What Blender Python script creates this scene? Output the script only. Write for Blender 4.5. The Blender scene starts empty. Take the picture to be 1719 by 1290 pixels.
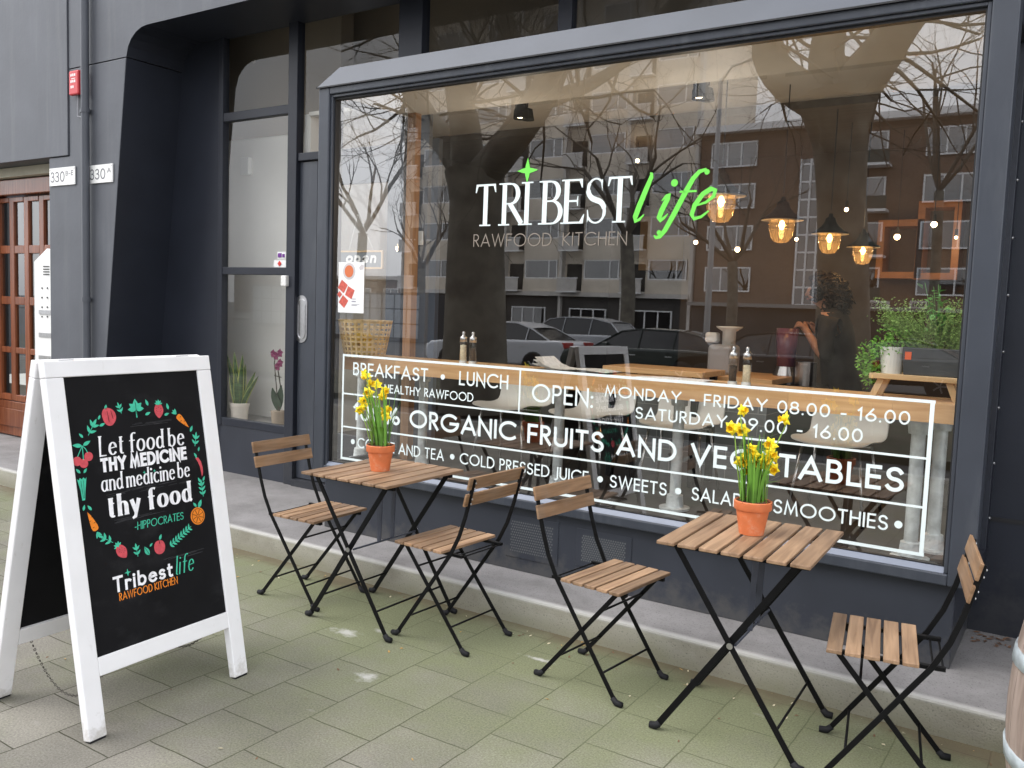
import bpy, math, random
import numpy as np
from mathutils import Vector, Matrix, Euler
random.seed(7)
R = math.radians
scene = bpy.context.scene
COL = scene.collection

# ------------------------------------------------------------------ camera
YAW, PITCH, ROLL, FPX = 33.259, 4.888, -2.013, 1480.0
def _rot():
    y, p, r = R(YAW), R(PITCH), R(ROLL)
    f = np.array([-math.sin(y)*math.cos(p), math.cos(y)*math.cos(p), -math.sin(p)])
    rt = np.array([math.cos(y), math.sin(y), 0.0]); dn = np.cross(f, rt)
    return math.cos(r)*rt + math.sin(r)*dn, -math.sin(r)*rt + math.cos(r)*dn, f
CR, CD, CF = _rot()
CAM = np.array([0, 0, 1.6])
cam = bpy.data.cameras.new('camera'); cam.sensor_width = 36; cam.lens = FPX*36/1719
cam.clip_start = 0.05; cam.clip_end = 900
cob = bpy.data.objects.new('camera', cam); COL.objects.link(cob)
m = Matrix(((CR[0], -CD[0], -CF[0], CAM[0]), (CR[1], -CD[1], -CF[1], CAM[1]), (CR[2], -CD[2], -CF[2], CAM[2]), (0, 0, 0, 1)))
cob.matrix_world = m
scene.camera = cob

# ------------------------------------------------------------------ world, sun, exposure
SUN_EL, SUN_AZ = 52, 225          # degrees; azimuth measured like the sky texture rotation
w = bpy.data.worlds.new('World'); scene.world = w; w.use_nodes = True
nt = w.node_tree; nt.nodes.clear()
sky = nt.nodes.new('ShaderNodeTexSky'); sky.sky_type = 'NISHITA'; sky.sun_disc = False
sky.sun_elevation = R(SUN_EL); sky.sun_rotation = R(SUN_AZ); sky.dust_density = 4.0; sky.air_density = 1.0; sky.ozone_density = 1.0
hs = nt.nodes.new('ShaderNodeHueSaturation'); hs.inputs['Saturation'].default_value = 0.16
nz = nt.nodes.new('ShaderNodeTexNoise'); nz.inputs['Scale'].default_value = 2.2; nz.inputs['Detail'].default_value = 5
rp = nt.nodes.new('ShaderNodeMapRange'); rp.inputs['From Min'].default_value = 0.35; rp.inputs['From Max'].default_value = 0.65
rp.inputs['To Min'].default_value = 0.85; rp.inputs['To Max'].default_value = 1.35
mx = nt.nodes.new('ShaderNodeVectorMath'); mx.operation = 'SCALE'
bg = nt.nodes.new('ShaderNodeBackground'); bg.inputs['Strength'].default_value = 0.15
wo = nt.nodes.new('ShaderNodeOutputWorld')
tc = nt.nodes.new('ShaderNodeTexCoord')
nt.links.new(tc.outputs['Generated'], nz.inputs['Vector'])
nt.links.new(sky.outputs[0], hs.inputs['Color']); nt.links.new(nz.outputs['Fac'], rp.inputs['Value'])
nt.links.new(rp.outputs[0], mx.inputs['Scale'])
ov = nt.nodes.new('ShaderNodeMix'); ov.data_type = 'RGBA'; ov.inputs['Factor'].default_value = 0.6; ov.inputs['B'].default_value = (6.6, 6.8, 7.2, 1)   # even cloud cover
nt.links.new(hs.outputs[0], ov.inputs['A']); nt.links.new(ov.outputs['Result'], mx.inputs[0])
nt.links.new(mx.outputs[0], bg.inputs['Color']); nt.links.new(bg.outputs[0], wo.inputs['Surface'])
sun = bpy.data.lights.new('sun', 'SUN'); sun.energy = 0.5; sun.angle = R(40); sun.color = (1, 0.96, 0.9)
so = bpy.data.objects.new('sun', sun); COL.objects.link(so)
# the light comes from the street side, high and a little from the left
_sd = Vector((math.sin(R(SUN_AZ))*math.cos(R(SUN_EL)), math.cos(R(SUN_AZ))*math.cos(R(SUN_EL)), math.sin(R(SUN_EL))))
so.rotation_euler = _sd.to_track_quat('Z', 'Y').to_euler()
vs = scene.view_settings
vs.view_transform = 'Standard'; vs.look = 'None'; vs.exposure = 1.15; vs.gamma = 1
scene.cycles.max_bounces = 10; scene.cycles.transparent_max_bounces = 24
scene.cycles.use_denoising = True

# ------------------------------------------------------------------ pixel helpers (true 3-D positions)
def ray(u, v): return CR*(u-859.5)/FPX + CD*(v-645)/FPX + CF
def at(u, v, y):
    r = ray(u, v); return Vector(CAM + r*(y-CAM[1])/r[1])
def atz(u, v, z):
    r = ray(u, v); return Vector(CAM + r*(z-CAM[2])/r[2])
def atd(u, v, d): return Vector(CAM + ray(u, v)*d)
GY, GZ0, LEAN = 4.07, 0.58, R(0.3)
def gy(z): return GY + (z-GZ0)*math.tan(LEAN)
def rf(u, v, axis, val):          # where in the street the glass shows pixel (u, v)
    n = np.array([0, -math.cos(LEAN), math.sin(LEAN)]); r = ray(u, v); p0 = np.array([0, GY, GZ0])
    X = CAM + r*(((p0-CAM) @ n)/(r @ n)); r2 = r - 2*(r @ n)*n
    return Vector(X + r2*(val-X[axis])/r2[axis])

# ------------------------------------------------------------------ materials
MATS = {}
def mat(name, col, rough=0.6, metal=0.0, var=0.0, vscale=8.0, bump=0.0, bscale=60.0, spec=0.5, col2=None, stretch=None, emit=None, es=0.0, coat=0.0, detail=4.0):
    if name in MATS: return MATS[name]
    mt = bpy.data.materials.new(name); mt.use_nodes = True
    n = mt.node_tree; b = n.nodes['Principled BSDF']
    b.inputs['Base Color'].default_value = (*col, 1); b.inputs['Roughness'].default_value = rough
    b.inputs['Metallic'].default_value = metal; b.inputs['Specular IOR Level'].default_value = spec
    b.inputs['Coat Weight'].default_value = coat
    if emit: b.inputs['Emission Color'].default_value = (*emit, 1); b.inputs['Emission Strength'].default_value = es
    tcn = n.nodes.new('ShaderNodeTexCoord'); mp = n.nodes.new('ShaderNodeMapping')
    n.links.new(tcn.outputs['Object'], mp.inputs['Vector'])
    if stretch: mp.inputs['Scale'].default_value = stretch
    if var > 0 or col2:
        t = n.nodes.new('ShaderNodeTexNoise'); t.inputs['Scale'].default_value = vscale; t.inputs['Detail'].default_value = detail
        n.links.new(mp.outputs[0], t.inputs['Vector'])
        rmp = n.nodes.new('ShaderNodeValToRGB')
        a = col; c2 = col2 or tuple(min(1, x*(1+var)) for x in col)
        if not col2: a = tuple(x*(1-var) for x in col)
        rmp.color_ramp.elements[0].color = (*a, 1); rmp.color_ramp.elements[1].color = (*c2, 1)
        rmp.color_ramp.elements[0].position = 0.32; rmp.color_ramp.elements[1].position = 0.68
        n.links.new(t.outputs['Fac'], rmp.inputs['Fac']); n.links.new(rmp.outputs[0], b.inputs['Base Color'])
    if bump > 0:
        t2 = n.nodes.new('ShaderNodeTexNoise'); t2.inputs['Scale'].default_value = bscale; t2.inputs['Detail'].default_value = 6
        n.links.new(mp.outputs[0], t2.inputs['Vector'])
        bp = n.nodes.new('ShaderNodeBump'); bp.inputs['Strength'].default_value = bump; bp.inputs['Distance'].default_value = 0.01
        n.links.new(t2.outputs['Fac'], bp.inputs['Height']); n.links.new(bp.outputs[0], b.inputs['Normal'])
    MATS[name] = mt
    return mt
def wood(name, c1, c2, scale=14.0, rough=0.5, axis='Y', bump=0.15, weather=0.0):
    """grain along one object axis plus a tone that changes from board to board"""
    if name in MATS: return MATS[name]
    mt = bpy.data.materials.new(name); mt.use_nodes = True
    n = mt.node_tree; b = n.nodes['Principled BSDF']; b.inputs['Roughness'].default_value = rough
    tcn = n.nodes.new('ShaderNodeTexCoord'); mp = n.nodes.new('ShaderNodeMapping')
    s = {'X': (0.6, 9, 9), 'Y': (9, 0.6, 9), 'Z': (9, 9, 0.6)}[axis]; mp.inputs['Scale'].default_value = s
    oi = n.nodes.new('ShaderNodeObjectInfo'); om = n.nodes.new('ShaderNodeMath'); om.operation = 'MULTIPLY'; om.inputs[1].default_value = 41; n.links.new(oi.outputs['Random'], om.inputs[0])
    oa = n.nodes.new('ShaderNodeVectorMath'); oa.operation = 'ADD'; n.links.new(tcn.outputs['Object'], oa.inputs[0]); n.links.new(om.outputs[0], oa.inputs[1])
    n.links.new(oa.outputs[0], mp.inputs['Vector'])
    t = n.nodes.new('ShaderNodeTexNoise'); t.inputs['Scale'].default_value = scale/3; t.inputs['Detail'].default_value = 7; t.inputs['Distortion'].default_value = 0.6
    n.links.new(mp.outputs[0], t.inputs['Vector'])
    rmp = n.nodes.new('ShaderNodeValToRGB'); e = rmp.color_ramp.elements
    e[0].color = (*c1, 1); e[1].color = (*c2, 1); e[0].position = 0.3; e[1].position = 0.7
    n.links.new(t.outputs['Fac'], rmp.inputs['Fac'])
    at_ = n.nodes.new('ShaderNodeAttribute'); at_.attribute_name = 'tone'
    mul = n.nodes.new('ShaderNodeMix'); mul.data_type = 'RGBA'; mul.blend_type = 'MULTIPLY'; mul.inputs['Factor'].default_value = 1
    n.links.new(rmp.outputs[0], mul.inputs['A']); n.links.new(at_.outputs['Color'], mul.inputs['B'])
    wn = n.nodes.new('ShaderNodeTexNoise'); wn.inputs['Scale'].default_value = 7; wn.inputs['Detail'].default_value = 6; n.links.new(oa.outputs[0], wn.inputs['Vector'])
    wm_ = n.nodes.new('ShaderNodeMapRange'); wm_.inputs['From Min'].default_value = .5; wm_.inputs['From Max'].default_value = .72; wm_.inputs['To Max'].default_value = weather; n.links.new(wn.outputs['Fac'], wm_.inputs['Value'])
    wx_ = n.nodes.new('ShaderNodeMix'); wx_.data_type = 'RGBA'; wx_.inputs['B'].default_value = (.27, .235, .20, 1); n.links.new(wm_.outputs[0], wx_.inputs['Factor']); n.links.new(mul.outputs['Result'], wx_.inputs['A'])
    ob = n.nodes.new('ShaderNodeMapRange'); ob.inputs['To Min'].default_value = .84; ob.inputs['To Max'].default_value = 1.14; n.links.new(oi.outputs['Random'], ob.inputs['Value'])
    ov_ = n.nodes.new('ShaderNodeVectorMath'); ov_.operation = 'SCALE'; n.links.new(wx_.outputs['Result'], ov_.inputs[0]); n.links.new(ob.outputs[0], ov_.inputs['Scale'])
    n.links.new(ov_.outputs[0], b.inputs['Base Color'])
    bp = n.nodes.new('ShaderNodeBump'); bp.inputs['Strength'].default_value = bump; bp.inputs['Distance'].default_value = 0.004
    n.links.new(t.outputs['Fac'], bp.inputs['Height']); n.links.new(bp.outputs[0], b.inputs['Normal'])
    MATS[name] = mt
    return mt
def grime(mt, col, lo, hi, amount, scale=9.0, stretch=(1, 1, 1), thr=(.45, .7), zmul=1.0):
    """patchy dirt, denser between object heights lo (full) and hi (none); lo None: everywhere"""
    n = mt.node_tree; b = n.nodes['Principled BSDF']; L = n.links.new; old = b.inputs['Base Color']
    src = old.links[0].from_socket if old.links else None
    tcn = n.nodes.new('ShaderNodeTexCoord'); mp = n.nodes.new('ShaderNodeMapping'); mp.inputs['Scale'].default_value = stretch; L(tcn.outputs['Object'], mp.inputs['Vector'])
    t = n.nodes.new('ShaderNodeTexNoise'); t.inputs['Scale'].default_value = scale; t.inputs['Detail'].default_value = 8; t.inputs['Roughness'].default_value = .65; L(mp.outputs[0], t.inputs['Vector'])
    fac = t.outputs['Fac']
    if lo is not None:
        sp = n.nodes.new('ShaderNodeSeparateXYZ'); L(tcn.outputs['Object'], sp.inputs[0])
        zr = n.nodes.new('ShaderNodeMapRange'); zr.inputs['From Min'].default_value = lo; zr.inputs['From Max'].default_value = hi; zr.inputs['To Min'].default_value = .22; zr.inputs['To Max'].default_value = -.25; L(sp.outputs['Z'], zr.inputs['Value'])
        a = n.nodes.new('ShaderNodeMath'); a.operation = 'ADD'; L(fac, a.inputs[0]); L(zr.outputs[0], a.inputs[1]); fac = a.outputs[0]
    r = n.nodes.new('ShaderNodeMapRange'); r.inputs['From Min'].default_value = thr[0]; r.inputs['From Max'].default_value = thr[1]; r.inputs['To Max'].default_value = amount; L(fac, r.inputs['Value'])
    m = n.nodes.new('ShaderNodeMix'); m.data_type = 'RGBA'; m.inputs['B'].default_value = (*col, 1); L(r.outputs[0], m.inputs['Factor'])
    if src: L(src, m.inputs['A'])
    else: m.inputs['A'].default_value = old.default_value
    L(m.outputs['Result'], old)
def glass(name, r0=.08, tint=(1, 1, 1), rough=0.0, gl=(1, 1, 1)):
    """thin pane: see-through and mirror mixed by the viewing angle (Schlick), the same from both sides"""
    if name in MATS: return MATS[name]
    mt = bpy.data.materials.new(name); mt.use_nodes = True; n = mt.node_tree; n.nodes.clear()
    tr = n.nodes.new('ShaderNodeBsdfTransparent'); tr.inputs[0].default_value = (*tint, 1)
    g = n.nodes.new('ShaderNodeBsdfGlossy'); g.inputs['Roughness'].default_value = rough; g.inputs['Color'].default_value = (*gl, 1)
    lw = n.nodes.new('ShaderNodeLayerWeight'); lw.inputs['Blend'].default_value = .5
    pw = n.nodes.new('ShaderNodeMath'); pw.operation = 'POWER'; pw.inputs[1].default_value = 5; n.links.new(lw.outputs['Facing'], pw.inputs[0])
    ma = n.nodes.new('ShaderNodeMath'); ma.operation = 'MULTIPLY_ADD'; ma.inputs[1].default_value = 1-r0; ma.inputs[2].default_value = r0; n.links.new(pw.outputs[0], ma.inputs[0])
    mxs = n.nodes.new('ShaderNodeMixShader'); o = n.nodes.new('ShaderNodeOutputMaterial')
    n.links.new(ma.outputs[0], mxs.inputs[0]); n.links.new(tr.outputs[0], mxs.inputs[1]); n.links.new(g.outputs[0], mxs.inputs[2])
    n.links.new(mxs.outputs[0], o.inputs['Surface'])
    MATS[name] = mt
    return mt

# ------------------------------------------------------------------ mesh builder
class MB:
    def __init__(s): s.v = []; s.f = []; s.m = []; s.t = []; s.cur = 0; s.tone = 1.0
    def add(s, vs, fs):
        o = len(s.v); s.v += [tuple(x) for x in vs]
        for f in fs: s.f.append(tuple(o+i for i in f)); s.m.append(s.cur); s.t.append(s.tone)
        return s
    def box(s, x0, x1, y0, y1, z0, z1, M=None):
        vs = [(x0, y0, z0), (x1, y0, z0), (x1, y1, z0), (x0, y1, z0), (x0, y0, z1), (x1, y0, z1), (x1, y1, z1), (x0, y1, z1)]
        if M is not None: vs = [M @ Vector(v) for v in vs]
        return s.add(vs, [(0, 3, 2, 1), (4, 5, 6, 7), (0, 1, 5, 4), (1, 2, 6, 5), (2, 3, 7, 6), (3, 0, 4, 7)])
    def bar(s, a, b, w, h, up=(0, 0, 1)):
        """rectangular bar from a to b; w along the side, h along up"""
        a, b = Vector(a), Vector(b); d = (b-a).normalized(); u = Vector(up)
        sd = d.cross(u)
        if sd.length < 1e-4: sd = d.cross(Vector((1, 0, 0)))
        sd.normalize(); u = sd.cross(d).normalized()
        vs = []
        for p in (a, b):
            for (i, j) in ((-1, -1), (1, -1), (1, 1), (-1, 1)): vs.append(p + sd*(w/2*i) + u*(h/2*j))
        return s.add(vs, [(0, 1, 2, 3), (7, 6, 5, 4), (0, 4, 5, 1), (1, 5, 6, 2), (2, 6, 7, 3), (3, 7, 4, 0)])
    def strip(s, pts, w, h, side):
        """bent flat bar: w across 'side' (fixed vector), h perpendicular"""
        pts = [Vector(p) for p in pts]; sd = Vector(side).normalized(); vs = []
        for i, p in enumerate(pts):
            d = (pts[min(i+1, len(pts)-1)] - pts[max(i-1, 0)]).normalized(); u = sd.cross(d).normalized()
            for (a, b) in ((-1, -1), (1, -1), (1, 1), (-1, 1)): vs.append(p + sd*(w/2*a) + u*(h/2*b))
        fs = [(0, 1, 2, 3)]; n = len(pts)
        for i in range(n-1):
            for k in range(4):
                k2 = (k+1) % 4; fs.append((4*i+k, 4*i+4+k, 4*i+4+k2, 4*i+k2))
        fs.append((4*n-1, 4*n-2, 4*n-3, 4*n-4))
        return s.add(vs, fs)
    def tube(s, pts, r, n=8, cap=True):
        pts = [Vector(p) for p in pts]; rr = r if isinstance(r, (list, tuple)) else [r]*len(pts)
        vs = []; prev = None
        for i, p in enumerate(pts):
            d = (pts[min(i+1, len(pts)-1)] - pts[max(i-1, 0)])
            if d.length < 1e-9: d = Vector((0, 0, 1))
            d.normalize()
            if prev is None:
                a = d.cross(Vector((0.13, 0.31, 0.94)));
                if a.length < 1e-3: a = d.cross(Vector((1, 0, 0)))
            else: a = prev - d*prev.dot(d)
            if a.length < 1e-6: a = d.orthogonal()
            a.normalize(); prev = a; b = d.cross(a)
            for k in range(n):
                t = 2*math.pi*k/n; vs.append(p + (a*math.cos(t)+b*math.sin(t))*rr[i])
        fs = []
        for i in range(len(pts)-1):
            for k in range(n):
                k2 = (k+1) % n; fs.append((i*n+k, i*n+k2, (i+1)*n+k2, (i+1)*n+k))
        if cap: fs.append(tuple(range(n-1, -1, -1))); fs.append(tuple((len(pts)-1)*n+k for k in range(n)))
        return s.add(vs, fs)
    def lathe(s, prof, c=(0, 0, 0), n=24, M=None):
        c = Vector(c); vs = []
        for (r, z) in prof:
            for k in range(n):
                t = 2*math.pi*k/n; v = Vector((r*math.cos(t), r*math.sin(t), z))
                vs.append((M @ v if M is not None else v) + c)
        fs = []
        for i in range(len(prof)-1):
            for k in range(n):
                k2 = (k+1) % n; fs.append((i*n+k, i*n+k2, (i+1)*n+k2, (i+1)*n+k))
        if prof[0][0] > 1e-5: fs.append(tuple(range(n-1, -1, -1)))
        if prof[-1][0] > 1e-5: fs.append(tuple((len(prof)-1)*n+k for k in range(n)))
        return s.add(vs, fs)
    def ball(s, c, r, n=10, m=7, sc=(1, 1, 1)):
        c = Vector(c); prof = [(max(1e-6, math.sin(math.pi*i/m)), -math.cos(math.pi*i/m)) for i in range(m+1)]
        o = len(s.v)
        vs = []
        for (q, z) in prof:
            for k in range(n):
                t = 2*math.pi*k/n; vs.append(c + Vector((q*math.cos(t)*r*sc[0], q*math.sin(t)*r*sc[1], z*r*sc[2])))
        fs = []
        for i in range(m):
            for k in range(n):
                k2 = (k+1) % n; fs.append((i*n+k, i*n+k2, (i+1)*n+k2, (i+1)*n+k))
        return s.add(vs, fs)
    def prism(s, poly, f0, f1):
        """poly (list of 2-D points); f0/f1 map a 2-D point to the near/far 3-D point"""
        n = len(poly); vs = [f0(*p) for p in poly] + [f1(*p) for p in poly]
        fs = [tuple(range(n)), tuple(range(2*n-1, n-1, -1))]
        for i in range(n): j = (i+1) % n; fs.append((i, i+n, j+n, j))
        return s.add(vs, fs)
    def build(s, name, mats, parent=None, smooth=False, bevel=0.0, seg=2, loc=None):
        me = bpy.data.meshes.new(name); vv = s.v
        if loc is not None: vv = [(a-loc[0], b-loc[1], c-loc[2]) for (a, b, c) in s.v]
        me.from_pydata(vv, [], s.f); me.update()
        if not isinstance(mats, (list, tuple)): mats = [mats]
        for q in mats: me.materials.append(q)
        me.polygons.foreach_set('material_index', s.m)
        if smooth: me.polygons.foreach_set('use_smooth', [True]*len(s.f))
        ca = me.color_attributes.new('tone', 'FLOAT_COLOR', 'CORNER')
        arr = np.ones((len(me.loops), 4), dtype=np.float32); i = 0
        for p, t in zip(me.polygons, s.t):
            n = p.loop_total; arr[i:i+n, :3] = t; i += n
        ca.data.foreach_set('color', arr.ravel())
        import bmesh
        bm = bmesh.new(); bm.from_mesh(me); bmesh.ops.recalc_face_normals(bm, faces=bm.faces); bm.to_mesh(me); bm.free()
        o = bpy.data.objects.new(name, me); COL.objects.link(o)
        if loc is not None: o.location = loc
        if parent is not None: o.parent = parent
        if bevel > 0:
            b = o.modifiers.new('bevel', 'BEVEL'); b.width = bevel; b.segments = seg; b.limit_method = 'ANGLE'; b.angle_limit = R(40)
        return o
def smooth_by_angle(o, deg=35):
    me = o.data
    me.polygons.foreach_set('use_smooth', [True]*len(me.polygons))
    try: me.set_sharp_from_angle(angle=R(deg))
    except Exception: pass
    return o
def tag(o, label, cat, group=None, kind=None):
    if label: o['label'] = label
    if cat: o['category'] = cat
    if group: o['group'] = group
    if kind: o['kind'] = kind
    return o
def empty(name, loc, label, cat, rz=0.0, group=None):
    o = bpy.data.objects.new(name, None); COL.objects.link(o); o.location = loc; o.rotation_euler = (0, 0, rz)
    o.empty_display_size = 0.1
    return tag(o, label, cat, group)
def copy_tree(o, parent=None):
    c = o.copy(); COL.objects.link(c)
    if parent is not None: c.parent = parent
    for ch in list(o.children): copy_tree(ch, c)
    return c

# ------------------------------------------------------------------ stroke lettering
def arc(cx, cy, rx, ry, a0, a1, n=None):
    n = n or max(4, int(abs(a1-a0)/12))
    return [(cx+rx*math.cos(R(a0+(a1-a0)*i/n)), cy+ry*math.sin(R(a0+(a1-a0)*i/n))) for i in range(n+1)]
O_ = arc(.44, .5, .44, .5, 90, 450, 36)
S_ = arc(.25, .755, .225, .245, 25, 265, 14) + arc(.25, .255, .255, .255, 85, -155, 14)
CAPS = {
 'A': ([[(0, 0), (.38, 1), (.76, 0)], [(.13, .3), (.63, .3)]], .76),
 'B': ([[(0, 0), (0, 1)], [(0, 1), (.2, 1)]+arc(.22, .77, .2, .23, 90, -90)+[(0, .54)], [(0, .54), (.22, .54)]+arc(.24, .27, .24, .27, 90, -90)+[(0, 0)]], .48),
 'C': ([arc(.5, .5, .5, .5, 48, 312, 26)], .84),
 'D': ([[(0, 0), (0, 1), (.2, 1)]+arc(.24, .5, .45, .5, 90, -90, 20)+[(0, 0)]], .69),
 'E': ([[(.42, 1), (0, 1), (0, 0), (.42, 0)], [(0, .53), (.4, .53)]], .42),
 'F': ([[(.42, 1), (0, 1), (0, 0)], [(0, .5), (.39, .5)]], .42),
 'G': ([arc(.5, .5, .5, .5, 45, 360, 28), [(1.0, .47), (.56, .47)]], 1.0),
 'H': ([[(0, 0), (0, 1)], [(.58, 0), (.58, 1)], [(0, .53), (.58, .53)]], .58),
 'I': ([[(0, 0), (0, 1)]], 0.0),
 'J': ([[(.2, 1), (.2, .05)]+arc(.02, .05, .18, .2, 0, -110, 8)], .2),
 'K': ([[(0, 0), (0, 1)], [(.5, 1), (.02, .5), (.54, 0)]], .54),
 'L': ([[(0, 1), (0, 0), (.4, 0)]], .4),
 'M': ([[(0, 0), (.13, 1), (.42, .12), (.71, 1), (.84, 0)]], .84),
 'N': ([[(0, 0), (0, 1), (.66, 0), (.66, 1)]], .66),
 'O': ([arc(.5, .5, .5, .5, 90, 450, 36)], 1.0),
 'P': ([[(0, 0), (0, 1), (.2, 1)]+arc(.22, .74, .22, .26, 90, -90)+[(0, .48)]], .44),
 'R': ([[(0, 0), (0, 1), (.2, 1)]+arc(.2, .75, .22, .25, 90, -90)+[(0, .5)], [(.16, .5), (.46, 0)]], .46),
 'S': ([S_], .5),
 'T': ([[(0, 1), (.52, 1)], [(.26, 1), (.26, 0)]], .52),
 'U': ([[(0, 1), (0, .3)]+arc(.29, .3, .29, .3, 180, 360, 14)+[(.58, 1)]], .58),
 'V': ([[(0, 1), (.36, 0), (.72, 1)]], .72),
 'W': ([[(0, 1), (.27, 0), (.54, 1), (.81, 0), (1.08, 1)]], 1.08),
 'Y': ([[(0, 1), (.33, .48), (.66, 1)], [(.33, .48), (.33, 0)]], .66),
 '0': ([arc(.28, .5, .28, .5, 90, 450, 30)], .56),
 '1': ([[(0, .8), (.16, 1), (.16, 0)]], .2),
 '3': ([arc(.2, .76, .22, .24, 150, -90, 14), arc(.2, .27, .26, .27, 95, -150, 16)], .46),
 '6': ([arc(.28, .28, .28, .28, 90, 450, 24), [(.02, .36), (.4, 1)]], .56),
 '8': ([arc(.25, .76, .22, .24, 90, 450, 20), arc(.25, .27, .27, .27, 90, 450, 22)], .52),
 '9': ([arc(.28, .72, .28, .28, 90, 450, 24), [(.54, .64), (.16, 0)]], .56),
 '-': ([[(0, .36), (.26, .36)]], .26),
 '%': ([arc(.2, .76, .19, .22, 90, 450, 20), arc(.78, .22, .19, .22, 90, 450, 20), [(.76, 1), (.22, 0)]], .98),
}
XH = .62
LOW = {
 'a': ([arc(.22, .31, .22, .31, 60, 330, 16), [(.43, .62), (.43, .1), (.52, .02)]], .5),
 'b': ([[(0, 1), (0, .05)], arc(.21, .31, .23, .31, 150, -150, 18)], .46),
 'c': ([arc(.25, .31, .25, .31, 45, 315, 18)], .44),
 'd': ([arc(.22, .31, .22, .31, 40, 320, 18), [(.43, 1), (.43, .08), (.52, .02)]], .5),
 'e': ([[(.02, .33), (.45, .38)]+arc(.24, .33, .22, .29, 10, 180, 12)+arc(.25, .31, .24, .31, 185, 320, 12)], .47),
 'f': ([arc(.34, .8, .18, .2, 60, 180, 10)+[(.16, .5), (.16, 0)], [(0, .6), (.36, .6)]], .34),
 'h': ([[(0, 1), (0, 0)], [(0, .4)]+arc(.2, .4, .2, .22, 160, 0, 10)+[(.4, 0)]], .42),
 'i': ([[(0, .62), (0, 0)]], .04),
 'l': ([[(0, 1), (0, .05), (.1, 0)]], .06),
 'm': ([[(0, .62), (0, 0)], [(0, .4)]+arc(.17, .4, .17, .22, 160, 0, 10)+[(.34, 0)], [(.34, .4)]+arc(.51, .4, .17, .22, 160, 0, 10)+[(.68, 0)]], .7),
 'n': ([[(0, .62), (0, 0)], [(0, .4)]+arc(.2, .4, .2, .22, 160, 0, 10)+[(.4, 0)]], .42),
 'o': ([arc(.25, .31, .25, .31, 90, 450, 24)], .5),
 'r': ([[(0, .62), (0, 0)], [(0, .38)]+arc(.17, .4, .17, .2, 160, 50, 8)], .28),
 's': ([arc(.17, .465, .15, .155, 30, 265, 12) + arc(.17, .16, .17, .16, 85, -150, 12)], .34),
 't': ([[(.1, .86), (.1, .14)]+arc(.22, .14, .12, .14, 180, 290, 6), [(0, .62), (.26, .62)]], .28),
 'y': ([[(0, .62), (.22, .04)], [(.44, .62), (.16, -.2), (.02, -.26)]], .44),
 'p': ([[(0, .62), (0, -.3)], arc(.21, .31, .23, .31, 150, -150, 18)], .46),
}
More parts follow.
